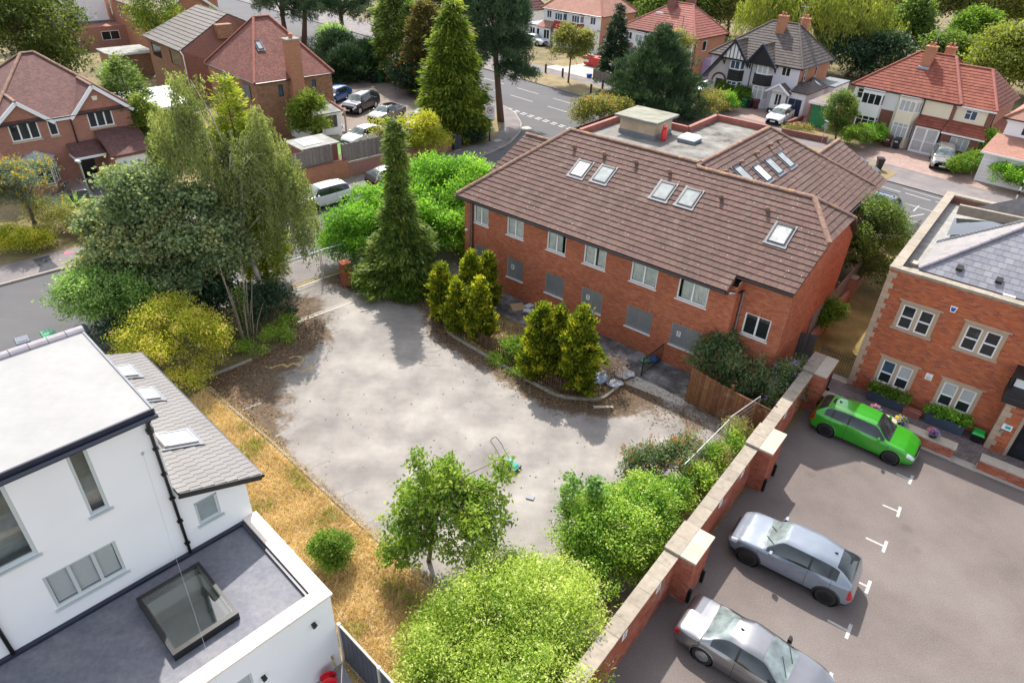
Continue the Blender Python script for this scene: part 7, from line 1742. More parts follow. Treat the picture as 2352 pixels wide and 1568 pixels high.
# ---------------------------------------------------------------- things lying in the yard
R = thing("lawn_mower", "turquoise rotary lawn mower with black handle standing on the yard", "lawn mower", (.2, 20.25, 0), math.radians(-38))
tq = plain("turquoise_plastic", (.03, .34, .27), .3, .1, 5)
MB().hexa([(-.30, -.2, .07), (.30, -.2, .07), (.30, .2, .07), (-.30, .2, .07), (-.3, -.2, .2), (.32, -.19, .17), (.32, .19, .17), (-.3, .2, .2)]).build("deck", M_BLACK, R)
MB().hexa([(-.26, -.17, .2), (.3, -.16, .17), (.3, .16, .17), (-.26, .17, .2), (-.2, -.12, .34), (.22, -.11, .24), (.22, .11, .24), (-.2, .12, .34)]).build("cover", tq, R); MB().lathe([(.09, 0), (.09, .07), (.06, .09)], (-.06, 0, .31), 14).build("motor_cap", tq, R, smooth=True)
for x in (-.22, .24):
 for s in (-1, 1):
  w = MB().lathe([(.03, -.025), (.09, -.025), (.09, .025), (.03, .025)], (x, s * .22, .09), 14, axis='y').build("wheel", plain("grey_plastic", (.16, .16, .16), .5), R)
for s in (-1, 1): MB().tube([(-.26, s * .17, .2), (-.75, s * .18, .78)], .012, 6).build("handle_tube", M_BLACK, R)
MB().tube([(-.75, -.18, .78), (-1.0, -.17, .95), (-1.04, 0, .97), (-1.0, .17, .95), (-.75, .18, .78)], .014, 6).build("handle_bar", M_BLACK, R)
MB().tube([(-.3, -.1, .1), (-.6, -.3, .02), (-.75, -.1, .015), (-.6, .1, .012)], .008, 5).build("cable", M_BLACK, R)
def sack(name, label, x, y, s, mat, cat="bag", tall=.8):
 R = thing(name, label, cat, (x, y, .016), random.uniform(0, 3))
 n, k = 18, 9; V = []; F = []
 for i in range(k + 1):
  t = i / k; r = s * (.62 + .42 * math.sin(math.pi * min(1, t * 1.15)) - .35 * t * t)
  for j in range(n):
   a = 2 * math.pi * j / n; w = 1 + .14 * math.sin(3 * a + i) + .09 * math.sin(7 * a - 2 * i)
   V.append((r * w * math.cos(a), r * w * math.sin(a) * .8, s * tall * t + .06 * s * math.sin(5 * a + i * 2)))
 for i in range(k):
  for j in range(n): F.append((i * n + j, i * n + (j + 1) % n, (i + 1) * n + (j + 1) % n, (i + 1) * n + j))
 V = [(x_, y_, max(0., z_)) for x_, y_, z_ in V]
 b = MB(); b.v = V; b.f = [list(f) for f in F] + [list(range(k * n, (k + 1) * n))]; b.m = [0] * len(b.f)
 b.build("sack", mat, R, smooth=True)
 MB().tube([(0, 0, s * tall * .9), (.02, .02, s * tall * 1.1)], [s * .22, s * .08], 8).build("tied_neck", mat, R)
wb = plain("white_rubble_bag", (.62, .63, .66), .6, .12, 3)
sack("rubble_bag", "white rubble bag with blue print beside the rightmost golden cypress", 4.3, 26.5, .55, plain("blue_white_bag", (.38, .50, .68), .6, .35, 3))
sack("rubble_bag", "white rubble bag under the dead brown shrub near the railing", 5.45, 27.0, .55, wb, tall=.6)
sack("rubble_bag", "small flat white bag at the end of the bed kerb", 4.95, 26.2, .42, wb, tall=.45)
sack("bin_bag", "green plastic bag behind the metal railing", 6.75, 28.2, .27, plain("green_bag", (.10, .28, .17), .4, .2, 4))
sack("bin_bag", "blue plastic bag behind the metal railing", 7.2, 28.35, .27, plain("blue_bag", (.03, .12, .36), .4, .2, 4))
cb = plain("cardboard", (.42, .29, .16), .85, .1, 4)
def slabthing(name, label, cat, x, y, w, d, h, rz, mat, tilt=0.):
 R = thing(name, label, cat, (x, y, .02), rz); o = MB().box(-w / 2, -d / 2, 0, w / 2, d / 2, h).build("sheet", mat, R); o.rotation_euler = (tilt, 0, 0)
 e = MB().box(-w / 2, d / 2 + .004, 0, w / 2, d / 2 + .12, h * .8).build("folded_flap", mat, R); e.rotation_euler = (tilt, 0, 0)
slabthing("cardboard_sheet", "flat piece of cardboard on the path, middle of the three", "cardboard", .25, 32.95, .75, .6, .03, .3, cb, .06)
slabthing("cardboard_sheet", "piece of cardboard on the path farthest left behind the cypresses", "cardboard", -1.15, 34.5, .6, .5, .03, .9, cb, .05)
slabthing("foam_board", "white board lying on the path beside the cardboard, upper one", "board", 1.0, 33.2, .7, .22, .05, .7, wb, .03)
slabthing("foam_board", "white board lying on the path beside the cardboard, lower one", "board", .95, 32.55, .8, .2, .05, -.2, wb, .03)
slabthing("concrete_block", "pale concrete block against the brick wall behind the cypresses", "block", 3.1, 31.35, .45, .22, .3, math.radians(MBA), M_CONC)
slabthing("small_debris", "small dark grey scrap lying on the yard right of the mower", "scrap", .95, 18.6, .3, .1, .03, -.3, M_LEAD)
slabthing("fallen_plank", "thin pale strip of wood lying in front of the bed kerb", "plank", 4.3, 24.35, .9, .05, .03, .1, plain("pale_wood", (.45, .38, .28), .85))
# planters, pots, bench and box by the office
tg = plain("slate_blue_trough", (.05, .07, .105), .55, .1, 4)
for s0, s1, lb in ((.25, 1.8, "dark slate-blue planting trough under the left ground-floor windows"), (2.75, 4.3, "dark slate-blue planting trough under the right ground-floor windows")):
 R = thing("planting_trough", lb, "planter", b3w((s0 + s1) / 2, -.45) + (.022,), math.radians(B3A)); L = (s1 - s0) / 2
 m = MB()
 for (a, b, c, d) in ((-L, L, -.24, -.2), (-L, L, .2, .24), (-L, -L + .04, -.2, .2), (L - .04, L, -.2, .2)): m.box(a, c, 0, b, d, .48)
 m.build("box", tg, R); MB().box(-L - .03, -.27, .48, L + .03, -.19, .52).box(-L - .03, .19, .48, L + .03, .27, .52).build("rim", tg, R); MB().box(-L + .04, -.2, .3, L - .04, .2, .42).build("soil", M_SOIL, R)
R = thing("brick_trough", "small terracotta-coloured trough between the two planting troughs", "planter", b3w(2.2, -.55) + (.022,), math.radians(B3A)); MB().box(-.36, -.16, 0, .36, .16, .26).build("box", plain("terracotta", (.33, .12, .085), .8, .15, 4), R); MB().box(-.39, -.19, .26, .39, .19, .3).build("rim", plain("terracotta", (.33, .12, .085)), R)
R = thing("grit_box", "black box with bright green lid beside the porch quoins", "box", b3w(4.85, -.5) + (.022,), math.radians(B3A)); MB().hexa([(-.2, -.2, 0), (.2, -.2, 0), (.2, .2, 0), (-.2, .2, 0), (-.23, -.23, .4), (.23, -.23, .4), (.23, .23, .4), (-.23, .23, .4)]).build("body", M_BLACK, R); MB().hexa([(-.25, -.25, .4), (.25, -.25, .4), (.25, .25, .4), (-.25, .25, .4), (-.2, -.2, .5), (.2, -.2, .5), (.2, .2, .5), (-.2, .2, .5)]).build("lid", plain("bright_green_lid", (.01, .40, .06), .4), R)
# ---------------------------------------------------------------- cars: one lofted skin, cut into panels, glass and lights
def pchip(x, y, xq):
 x = np.asarray(x, float); y = np.asarray(y, float); h = np.diff(x); d = np.diff(y, axis=0) / h.reshape(-1, *([1] * (y.ndim - 1)))
 m = np.zeros_like(y)
 w1 = (2 * h[1:] + h[:-1]).reshape(-1, *([1] * (y.ndim - 1))); w2 = (h[1:] + 2 * h[:-1]).reshape(-1, *([1] * (y.ndim - 1)))
 with np.errstate(divide='ignore', invalid='ignore'):
  hm = (w1 + w2) / (w1 / d[:-1] + w2 / d[1:])
 m[1:-1] = np.where(d[:-1] * d[1:] > 0, hm, 0)
 m[0] = d[0]; m[-1] = d[-1]
 i = np.clip(np.searchsorted(x, xq, side='right') - 1, 0, len(x) - 2)
 t = ((xq - x[i]) / h[i]).reshape(-1, *([1] * (y.ndim - 1))); hh = h[i].reshape(-1, *([1] * (y.ndim - 1)))
 return (1 + 2 * t) * (1 - t) ** 2 * y[i] + t * (1 - t) ** 2 * hh * m[i] + t * t * (3 - 2 * t) * y[i + 1] + t * t * (t - 1) * hh * m[i + 1]
M_TYRE = plain("tyre_rubber", (.018, .018, .018), .75, .2, 20)
M_TRIM = plain("black_car_trim", (.014, .014, .015), .45, .2, 6)
M_CARGLASS = plain("tinted_car_glass", (.022, .028, .030), .03, .45, 1.6, spec=.7)
M_CARGLASS_L = plain("painted_reflection_car_glass", (.17, .205, .20), .05, .5, 2.0, spec=.7)  # pale mottled base colour stands in for reflections on the windscreens
M_HEADL = plain("clear_headlamp", (.62, .65, .68), .08, .25, 9, spec=.7)
M_TAILL = plain("red_tail_lamp", (.42, .008, .012), .1, .25, 9, spec=.7)
M_PLATE_Y = plain("yellow_number_plate", (.62, .42, .03), .5, .05, 3)
M_ALLOY = plain("silver_alloy", (.50, .50, .51), .28, .08, 6, metal=.8)
M_ALLOY_D = plain("dark_alloy", (.035, .035, .038), .3, .15, 6, metal=.6)
M_SEAM = plain("panel_gap", (.01, .01, .01), .8)
M_ROOFBLK = plain("black_gloss_roof", (.012, .012, .014), .12, .2, 3, coat=1.)
STY = {
 # x stations as fractions of length from the rear: tail, rear glass base, rear glass top, B, screen top, cowl, nose
 'hatch': dict(L=4.30, W=1.80, H=1.47, wb=2.65, fo=.85, hood=.94, nose=.70, belt=.95, rgb=.045, rgt=.17, st=.575, cw=.735, tail=.95, gc=.19, wr=.34, rw=.59, hr=1.40, br=.06, we=.12),
 'small': dict(L=4.05, W=1.70, H=1.53, wb=2.53, fo=.80, hood=.99, nose=.72, belt=.98, rgb=.04, rgt=.12, st=.62, cw=.79, tail=.95, gc=.19, wr=.31, rw=.60),
 'cross': dict(L=4.21, W=1.80, H=1.60, wb=2.64, fo=.82, hood=1.03, nose=.80, belt=1.05, rgb=.045, rgt=.185, st=.575, cw=.735, tail=1.03, gc=.24, wr=.365, rw=.575, hr=1.52, br=.08, we=.15),
 'coupe': dict(L=4.58, W=1.78, H=1.38, wb=2.76, fo=.78, hood=.90, nose=.64, belt=.88, rgb=.19, rgt=.35, st=.56, cw=.725, tail=.93, gc=.17, wr=.335, rw=.555, hr=1.33, br=.04, we=.25),
 'estate': dict(L=4.60, W=1.82, H=1.50, wb=2.68, fo=.88, hood=.94, nose=.70, belt=.95, rgb=.035, rgt=.10, st=.61, cw=.75, tail=.95, gc=.19, wr=.32, rw=.60),
 'suv': dict(L=4.75, W=1.92, H=1.74, wb=2.86, fo=.86, hood=1.12, nose=.86, belt=1.14, rgb=.035, rgt=.125, st=.62, cw=.765, tail=1.12, gc=.25, wr=.37, rw=.63),
 'saloon': dict(L=4.65, W=1.80, H=1.45, wb=2.76, fo=.85, hood=.95, nose=.70, belt=.95, rgb=.14, rgt=.27, st=.60, cw=.745, tail=1.02, gc=.19, wr=.32, rw=.58),
}
def car(label, x, y, heading, style, paint, res=.045, glass=None, screen=None, rim=None, roof=None, z=0., plate=True, doors=2, rails=False, cat="car", spoiler=False, group=None, cladding=None, fast=False):
 p = STY[style]; L, W, H, wb = p['L'], p['W'], p['H'], p['wb']
 R = thing("parked_car", label, cat, (x, y, z), math.radians(heading), group)
 glass = glass or M_CARGLASS; screen = screen or M_CARGLASS_L; rim = rim or M_ALLOY
 X = lambda f: -L / 2 + f * L
 gc = p['gc']; w = W / 2; hb = p['belt']; rw = p['rw']
 xr = X(0); bump = .14
 # control sections: x, sill half-width, body half-width, z of bottom / mid / shoulder / belt, half-width belt, roof edge (y,z), top z
 S = []
 def sec(x, ws, wm, zb, zm, zs, wbelt, zbelt, yre, zre, ztop, crown=.03):
  S.append((x, [(ws * .93, zb), (ws, zb + .1), (wm, zm), (wm * .985, zs), (wbelt, zbelt), (yre, zre), (yre * .55, ztop - crown * .3), (0.0, ztop)]))
 ht = p['tail']; hr = p.get('hr', H - .05); br = p.get('br', .03)
 def deck(x, f, zt, zb=None, ww=None):
  ww = ww or w * f
  sec(x, ww * .97, ww, (zb or gc + .06), .45 + (zb or gc) * .3, zt - .16, ww * .93, zt - .055, ww * .72, zt - .012, zt)
 coup = p['rgb'] > .12
 deck(xr + .0, .80, ht - .28, gc + .2); deck(xr + .07, .90, ht - .1, gc + .1)
 if coup:
  deck(xr + .30, .965, ht - .02); deck(X(p['rgb']) - .04, .985, ht + .0)
  xg = X(p['rgb'])
  sec(xg, w * .97, w, gc, .52, hb - .12, w * .93, hb, w * .80, ht + .01, ht + .015)
 else:
  xg = max(X(p['rgb']), xr + .16)
  sec(xg, w * .95, w * .965, gc + .04, .5, hb - .1, w * .88, hb + br, w * .76, hb + br + .05, hb + br + .07)
 xt = X(p['rgt'])
 sec(xt, w * .98, w, gc, .52, hb - .1 + br * .3, w * .92, hb + br * .75, rw - .045, hr - .10, hr)
 xm = (xt + X(p['st'])) / 2
 sec(xm, w * .965, w * .99, gc, .50, hb - .12, w * .945, hb + br * .2, rw + .01, H - .075, H + .0)
 sec(X(p['st']), w * .98, w, gc, .52, hb - .13, w * .94, hb - .02, rw - .01, H - .105, H - .02)
 sec(X(p['cw']), w * .98, w * .995, gc, .52, hb - .16, w * .92, p['hood'] - .035, w * .80, p['hood'] + .0, p['hood'] + .04)
 xn = L / 2
 deck((X(p['cw']) + xn) / 2 + .05, .985, (p['hood'] * .62 + p['nose'] * .38) + .06); deck(xn - .30, .93, p['nose'] + .12, gc + .02); deck(xn - .10, .84, p['nose'] + .02, gc + .06); deck(xn, .70, p['nose'] - .12, gc + .16)
 S.sort(key=lambda q: q[0])
 xs = np.array([s[0] for s in S]); C = np.array([s[1] for s in S])          # K,8,2
 fw_x, rw_x = L / 2 - p['fo'], L / 2 - p['fo'] - wb
 B1 = X(p['st']) - .62 * (X(p['st']) - xt) if doors == 2 else xt + .05
 Bx = (xt + X(p['st'])) / 2 - .08 if doors == 2 else xt + (X(p['st']) - xt) * .38
 cut = [Bx, X(p['cw']) - .02, xt + .02, rw_x + .28]
 uq = list(np.arange(xr, xn + 1e-6, res)) + list(xs) + [xn]
 for s in (Bx, X(p['cw']) + .06, max(xt - .05, rw_x + .02)): uq += [s - .006, s + .006]
 uq = np.unique(np.round(uq, 4)); uq = uq[np.r_[True, np.diff(uq) > .0025]]
 D = pchip(xs, C, uq)                                              # n,8,2
 nv = [3, 5, 5, 3, 7, 5, 5] if res < .06 else [2, 3, 3, 2, 4, 3, 3]
 vq = np.concatenate([np.arange(i, i + 1, 1 / n) for i, n in enumerate(nv)] + [[7.]])
 G_ = np.stack([pchip(np.arange(8.), D[k], vq) for k in range(len(uq))])     # n,m,2
 n, m = G_.shape[:2]
 # wheel arches: pull vertices near the arch on to it
 wr = p['wr']; ra = wr + .055
 def full(side):
  V = np.zeros((n, m, 3)); V[..., 0] = uq[:, None]; V[..., 1] = G_[..., 0] * side; V[..., 2] = G_[..., 1]; return V
 Vs = {1: full(1), -1: full(-1)}
 for V in Vs.values():
  for cx in (fw_x, rw_x):
   dx, dz = V[..., 0] - cx, V[..., 2] - wr; r = np.hypot(dx, dz); near = (np.abs(r - ra) < res * .55) & (np.abs(V[..., 1]) > w * .6) & (V[..., 2] < hb - .1)
   f = np.where(near, ra / np.maximum(r, 1e-6), 1); V[..., 0] = cx + dx * f; V[..., 2] = wr + dz * f
 # vertex normals of the whole skin so the cut panels stay smooth
 parts = {}
 def put(key, quad): parts.setdefault(key, []).append(quad)
 uc = (uq[:-1] + uq[1:]) / 2; vc = (vq[:-1] + vq[1:]) / 2
 st, cw = X(p['st']), X(p['cw'])
 seams = [(Bx, .7, 3.98), (cw + .06, .7, 3.6), (max(xt - .05, rw_x + .02), 1.9, 3.98)] if doors == 2 else [(Bx, .7, 3.98), (cw + .06, .7, 3.6)]
 for side in (1, -1):
  V = Vs[side]
  for i in range(n - 1):
   for j in range(m - 1):
    q = [V[i, j], V[i + 1, j], V[i + 1, j + 1], V[i, j + 1]]
    if side < 0: q = q[::-1]
    c = sum(q) / 4; u, v = uc[i], vc[j]
    if abs(c[1]) > w * .6 and min(math.hypot(c[0] - fw_x, c[2] - wr), math.hypot(c[0] - rw_x, c[2] - wr)) < ra - 1e-3 and c[2] < hb: continue
    key = 'body'
    if u < xg + (.0 if not coup else .0) and False: pass
    tcw = (u - st) / (cw - st)
    if st + .03 < u < cw + .02 and v > 5.12: key = 'windscreen'
    elif (xg + .02 < u < xt - .03) and v > 5.3: key = 'rear_window'
    elif 4.12 < v < 4.93 and max(xg + .1, X(p.get('we', .06))) < u < cw - .16:
     if abs(u - Bx) < .045: key = 'pillar'
     elif doors == 2 and abs(u - (xt + .10)) < .035 and not coup: key = 'pillar'
     else: key = 'side_window%d' % side
    elif v < .75: key = 'sill'
    elif any(abs(u - s) < .0062 and a < v < b for s, a, b in seams): key = 'panel_gap'
    elif u > xn - .34 and 2.75 < v < 4.3 and abs(c[1]) > w * .42: key = 'headlight%d' % side
    elif u < xr + (.22 if not coup else .2) and 2.35 < v < 3.75 and abs(c[1]) > w * .5: key = 'tail_light%d' % side
    elif u > xn - .045 and v > .9: key = 'grille' if (abs(c[1]) < w * .5 and c[2] < p['nose'] - .05) else 'body'
    elif roof is not None and xt - .02 < u < st + .04 and v > 5.0: key = 'roof'
    elif cladding is not None and v < 1.35: key = 'cladding'
    put(key, q)
 # end caps
 for i, sgn in ((0, -1), (n - 1, 1)):
  a, b = Vs[1][i], Vs[-1][i]
  for j in range(m - 1):
   q = [a[j], a[j + 1], b[j + 1], b[j]] if sgn > 0 else [a[j], b[j], b[j + 1], a[j + 1]]
   cz = (a[j][2] + a[j + 1][2]) / 2
   key = 'body'
   if sgn > 0 and (gc + .2 < cz < p['nose'] - .2): key = 'grille'
   if cz < gc + .14: key = 'sill'
   put(key, q)
 mm = {'body': paint, 'windscreen': screen, 'rear_window': glass if not coup else screen, 'pillar': M_TRIM, 'side_window1': glass, 'side_window-1': glass, 'sill': M_TRIM, 'panel_gap': M_SEAM, 'headlight1': M_HEADL, 'headlight-1': M_HEADL, 'tail_light1': M_TAILL, 'tail_light-1': M_TAILL, 'grille': M_TRIM, 'roof': roof, 'cladding': cladding}
 nmap = {'side_window1': 'side_window', 'side_window-1': 'side_window', 'headlight1': 'headlight', 'headlight-1': 'headlight', 'tail_light1': 'tail_light', 'tail_light-1': 'tail_light', 'panel_gap': 'door_gap', 'sill': 'sill_trim', 'pillar': 'door_pillar', 'cladding': 'lower_cladding'}
 # skin normals from the two side grids
 NG = {}
 for side in (1, -1):
  V = Vs[side]; du = np.gradient(V, axis=0); dv = np.gradient(V, axis=1); nn = np.cross(du, dv) * side; nn /= np.maximum(np.linalg.norm(nn, axis=-1, keepdims=True), 1e-9)
  if side > 0: nn = nn
  for k in range(n):
   for j in range(m): NG[tuple(np.round(V[k, j], 4))] = nn[k, j]
 for key, quads in parts.items():
  idx = {}; vv = []; ff = []
  for q in quads:
   f = []
   for c in q:
    t = tuple(np.round(c, 4))
    if t not in idx: idx[t] = len(vv); vv.append(t)
    if idx[t] not in f: f.append(idx[t])
   if len(f) >= 3: ff.append(f)
  if not ff: continue
  me = bpy.data.meshes.new(nmap.get(key, key)); me.from_pydata(vv, [], ff); me.materials.append(mm[key])
  me.polygons.foreach_set("use_smooth", np.ones(len(ff), bool)); me.update(); set_uv(me)
  ns = [NG.get(t, (0, 0, 1)) for t in vv]
  # keep the caps flat: only use the skin normal where it agrees with the face side
  try: me.normals_split_custom_set_from_vertices([tuple(float(c_) for c_ in q) for q in ns])
  except Exception: pass
  o = bpy.data.objects.new(nmap.get(key, key), me); link(o, R)
 # underside tray and dark inside so nothing shows through the arches
 MB().box(xr + .25, -w * .78, gc - .02, xn - .3, w * .78, hb - .28).build("floor_pan", M_TRIM, R)
 # wheels
 for cx in (fw_x, rw_x):
  for s in (1, -1):
   cy = s * (w - .115)
   K = 26 if not fast else 14
   t = MB().lathe([(wr * .66, -.1), (wr * .93, -.105), (wr, -.07), (wr, .07), (wr * .93, .105), (wr * .66, .1)], (cx, cy, wr), K, axis='y', caps=False).build("wheel", M_TYRE, R, smooth=True)
   r = MB(); yo = cy + s * .075
   r.lathe([(wr * .60, -.02), (wr * .68, .0), (wr * .68, .02), (wr * .6, .03)], (cx, yo, wr), K, axis='y')
   ns = 5 if fast else (10 if style == 'coupe' else 5)
   for k in range(ns):
    a = 2 * math.pi * k / ns + .3
    dx, dz = math.cos(a), math.sin(a); px, pz = -dz, dx; ww = .026 if style == 'coupe' else .04
    P = lambda rr, sd, yy: (cx + dx * rr + px * sd, yo + yy * s, wr + dz * rr + pz * sd)
    r.hexa([P(.05, -ww * .8, -.01), P(wr * .64, -ww, -.01), P(wr * .64, ww, -.01), P(.05, ww * .8, -.01), P(.05, -ww * .8, .03), P(wr * .64, -ww, .012), P(wr * .64, ww, .012), P(.05, ww * .8, .03)])
   r.lathe([(.075, -.01), (.07, .035 * s)], (cx, yo, wr), 10, axis='y')
   r.build("rim", rim, t)
   MB().lathe([(wr * .6, -.02), (.03, -.02)], (cx, cy + s * .02, wr), K, axis='y').build("brake_disc", M_ALLOY_D, t)
   # arch lip
   a_ = MB(); pts = []
   for k in range(15):
    a = math.pi * (-.06 + 1.12 * k / 14); pts.append((cx + (ra) * math.cos(a), s * (w - .012), wr + ra * math.sin(a)))
   a_.tube(pts, .022 if cladding is None else .05, 6); a_.build("arch_lip", paint if cladding is None else cladding, R, smooth=True)
   MB().lathe([(ra - .004, -.2 if s > 0 else 0.), (ra - .006, 0. if s > 0 else .2)], (cx, s * (w - .03), wr), 18, axis='y', caps=False).build("wheel_well", M_TRIM, R)
 # mirrors, handles, plates, aerial
 def ysurf(xx, zz):
  i = int(np.argmin(np.abs(uq - xx))); col = G_[i]; j = int(np.argmin(np.abs(col[:, 1] - zz) + (vq > 4.5) * 9)); return col[j, 0]
 for s in (1, -1):
  mx = cw - .34; my = ysurf(mx, hb - .02) * s
  MB().hexa([(mx - .05, my + s * .02, hb - .02), (mx + .09, my + s * .02, hb - .01), (mx + .07, my + s * .2, hb + .0), (mx - .04, my + s * .2, hb - .0), (mx - .06, my + s * .03, hb + .13), (mx + .03, my + s * .03, hb + .12), (mx + .03, my + s * .19, hb + .13), (mx - .05, my + s * .2, hb + .14)]).build("door_mirror", paint if style != 'coupe' else M_TRIM, R)
  hs = [Bx + .13] + ([xt + .22 if not coup else None] if doors == 2 else [])
  for hx in hs:
   if hx is None: continue
   MB().cbox((hx, s * (ysurf(hx, hb - .17) + .012), hb - .17), .19, .03, .032).build("door_handle", paint, R)
 pf = MB().cbox((xn + .008, 0, gc + .24), .012, .5, .11).build("number_plate", M_PAPER, R); pr = MB().cbox((xr - .008, 0, gc + .36), .012, .5, .11).build("number_plate", M_PLATE_Y, R)
 MB().hexa([(xt + .12, -.02, hr - .01), (xt + .28, -.03, hr - .01), (xt + .28, .03, hr - .01), (xt + .12, .02, hr - .01), (xt + .10, -.004, hr + .085), (xt + .15, -.006, hr + .085), (xt + .15, .006, hr + .085), (xt + .10, .004, hr + .085)]).build("roof_aerial", M_TRIM, R)
 for s in (-.35, .2): MB().bar((cw - .02, s, p['hood'] + .055), (cw - .32, s + .42, p['hood'] + .26), .018, .018).build("wiper", M_TRIM, R)
 if rails:
  for s in (1, -1): MB().tube([(xt + .05, s * (rw - .02), H - .05), (xt + .2, s * (rw - .02), H + .02), (st - .3, s * (rw - .02), H + .02), (st - .1, s * (rw - .02), H - .05)], .02, 6).build("roof_rail", M_TRIM, R, smooth=True)
 if spoiler:
  q = rw - .06
  MB().hexa([(xt - .2, -q, hr - .12), (xt + .03, -q, hr - .05), (xt + .03, q, hr - .05), (xt - .2, q, hr - .12), (xt - .21, -q * .96, hr - .055), (xt + .03, -q * .94, hr + .004), (xt + .03, q * .94, hr + .004), (xt - .21, q * .96, hr - .055)]).build("roof_spoiler", paint if spoiler is True else spoiler, R)
 return R
P_GREEN = paint_mat("bright_green_paint", (.03, .30, .012), .2, .3)
P_LGREY = paint_mat("pale_blue_grey_paint", (.19, .22, .265), .25, .3)
P_SILVER = paint_mat("silver_grey_paint", (.26, .26, .27), .8, .3)
P_WHITE = paint_mat("white_car_paint", (.72, .73, .74), .0, .3)
P_BLACK = paint_mat("black_car_paint", (.012, .012, .016), .2, .25)
P_PEWTER = paint_mat("pewter_car_paint", (.17, .165, .155), .7, .3)
P_STEEL = paint_mat("light_steel_paint", (.46, .48, .50), .5, .3)
P_BLUE = paint_mat("blue_car_paint", (.02, .10, .30), .3, .3)
P_NAVY = paint_mat("blue_grey_car_paint", (.07, .105, .16), .6, .3)
P_GREYB = paint_mat("mid_grey_blue_paint", (.22, .26, .30), .6, .3)
P_BRONZE = paint_mat("pale_bronze_paint", (.28, .265, .24), .6, .3)
P_MINT = paint_mat("pale_mint_paint", (.50, .58, .58), .3, .3)
car("bright green hatchback parked beside the low brick wall", 15.45, 22.95, -37.3, 'hatch', P_GREEN, .04, screen=M_CARGLASS, rim=M_ALLOY_D, spoiler=True)
car("pale blue-grey crossover with black wheels parked facing the boundary wall", 10.1, 15.95, 146.0, 'cross', P_LGREY, .04, rim=M_ALLOY_D, cladding=M_TRIM)
car("silver grey coupe with silver alloy wheels at the bottom edge of the car park", 7.68, 12.12, -36.5, 'coupe', P_SILVER, .04, doors=1)
Zr = -.1
car("white small hatchback parked on the side road beside the brick wall", -14.1, 46.75, -135, 'small', P_WHITE, .07, rim=M_ALLOY_D, z=Zr, fast=True)
car("dark hatchback on the side road half hidden by the laurel", -9.9, 51.6, 45, 'hatch', P_PEWTER, .09, z=Zr, fast=True)
car("black estate car on the drive of the red brick house", -30.9, 45.0, 128, 'estate', P_BLACK, .07, fast=True)
car("white van-like car on the side road hidden behind the maple", -21.2, 34.6, 45, 'suv', P_WHITE, .09, z=Zr, fast=True)
car("black large suv on the gravel drive behind the arbour", -16.6, 71.6, -112, 'suv', P_BLACK, .07, fast=True)
car("dark silver hatchback with black roof in the middle of the gravel drive", -13.4, 68.6, -115, 'saloon', P_PEWTER, .07, roof=M_ROOFBLK, fast=True)
car("white saloon on the gravel drive just behind the plank fence", -14.1, 61.2, -122, 'saloon', P_WHITE, .07, fast=True)
car("silver car on the gravel drive next to the tall bright conifer", -9.9, 66.6, -102, 'estate', P_STEEL, .08, fast=True)
car("blue car behind the brown brick house corner", -20.0, 74.6, -112, 'hatch', P_BLUE, .09, fast=True)
car("white estate car on the pink drive by the navy garage door", 27.35, 74.3, -125, 'estate', P_WHITE, .07, fast=True)
car("pale bronze suv on the drive in front of the white glazed porch", 38.4, 61.9, -117, 'suv', P_BRONZE, .07, rails=True, fast=True)
car("pale mint car behind the hedge of the half-timbered semi", 22.0, 85.2, -130, 'hatch', P_MINT, .09, fast=True)
car("grey-blue car at the verge, its bonnet showing past the brown roof", 29.0, 58.6, -47, 'hatch', P_GREYB, .08, z=Zr, fast=True)
car("dark blue estate car on the main road behind the side garden trees", 27.0, 50.6, 133, 'estate', P_NAVY, .07, z=Zr, rails=True, fast=True)
car("white hatchback on the dry lawn at the top beside the pine", 1.4, 111.8, -40, 'hatch', P_WHITE, .09, fast=True)
# ---------------------------------------------------------------- plants
def LM(name, *st, **k): return leaf_mat(name, st, **k)
L_MAPLE = LM("maple_leaf", (.045, .08, .04), (.10, .15, .075), (.18, .23, .115), (.29, .32, .165), (.34, .25, .10))
L_BIRCH = LM("birch_leaf", (.06, .08, .03), (.125, .155, .055), (.215, .24, .09), (.32, .34, .14))
L_YCON = LM("yellow_green_spray", (.10, .13, .015), (.25, .29, .035), (.42, .44, .06))
L_LAUREL = LM("laurel_leaf", (.035, .10, .012), (.10, .235, .025), (.22, .41, .045), (.36, .52, .09))
L_GOLD = LM("golden_cypress_spray", (.035, .06, .01), (.10, .14, .015), (.27, .29, .022), (.48, .43, .035))
L_CONE = LM("bright_conifer_spray", (.035, .06, .01), (.10, .15, .02), (.20, .25, .035), (.30, .33, .06))
L_SLIM = LM("olive_conifer_spray", (.04, .075, .015), (.11, .16, .03), (.22, .26, .06))
L_DARK = LM("dark_needle", (.012, .028, .014), (.028, .06, .028), (.06, .105, .045), trans=.15)
L_PINE = LM("pine_needle", (.018, .04, .02), (.045, .085, .04), (.10, .15, .07), trans=.15)
L_BROWN = LM("bronze_conifer_spray", (.04, .04, .015), (.10, .085, .03), (.17, .14, .05))
L_ELDER = LM("lime_leaf", (.07, .14, .02), (.20, .30, .04), (.38, .45, .10), (.54, .55, .22), trans=.42)
L_IVY = LM("clematis_leaf", (.04, .10, .015), (.12, .24, .025), (.26, .38, .05), (.45, .5, .15), trans=.4)
L_CHERRY = LM("cherry_leaf", (.04, .085, .014), (.11, .19, .025), (.22, .31, .04), (.36, .40, .07))
L_PALE = LM("dogwood_leaf", (.05, .11, .03), (.13, .23, .06), (.26, .38, .12), (.40, .50, .22))
L_YEL = LM("yellow_shrub_leaf", (.11, .15, .015), (.27, .30, .03), (.45, .43, .05), (.5, .40, .13))
L_MID = LM("mid_green_leaf", (.03, .06, .015), (.075, .125, .03), (.15, .21, .05), (.23, .26, .07))
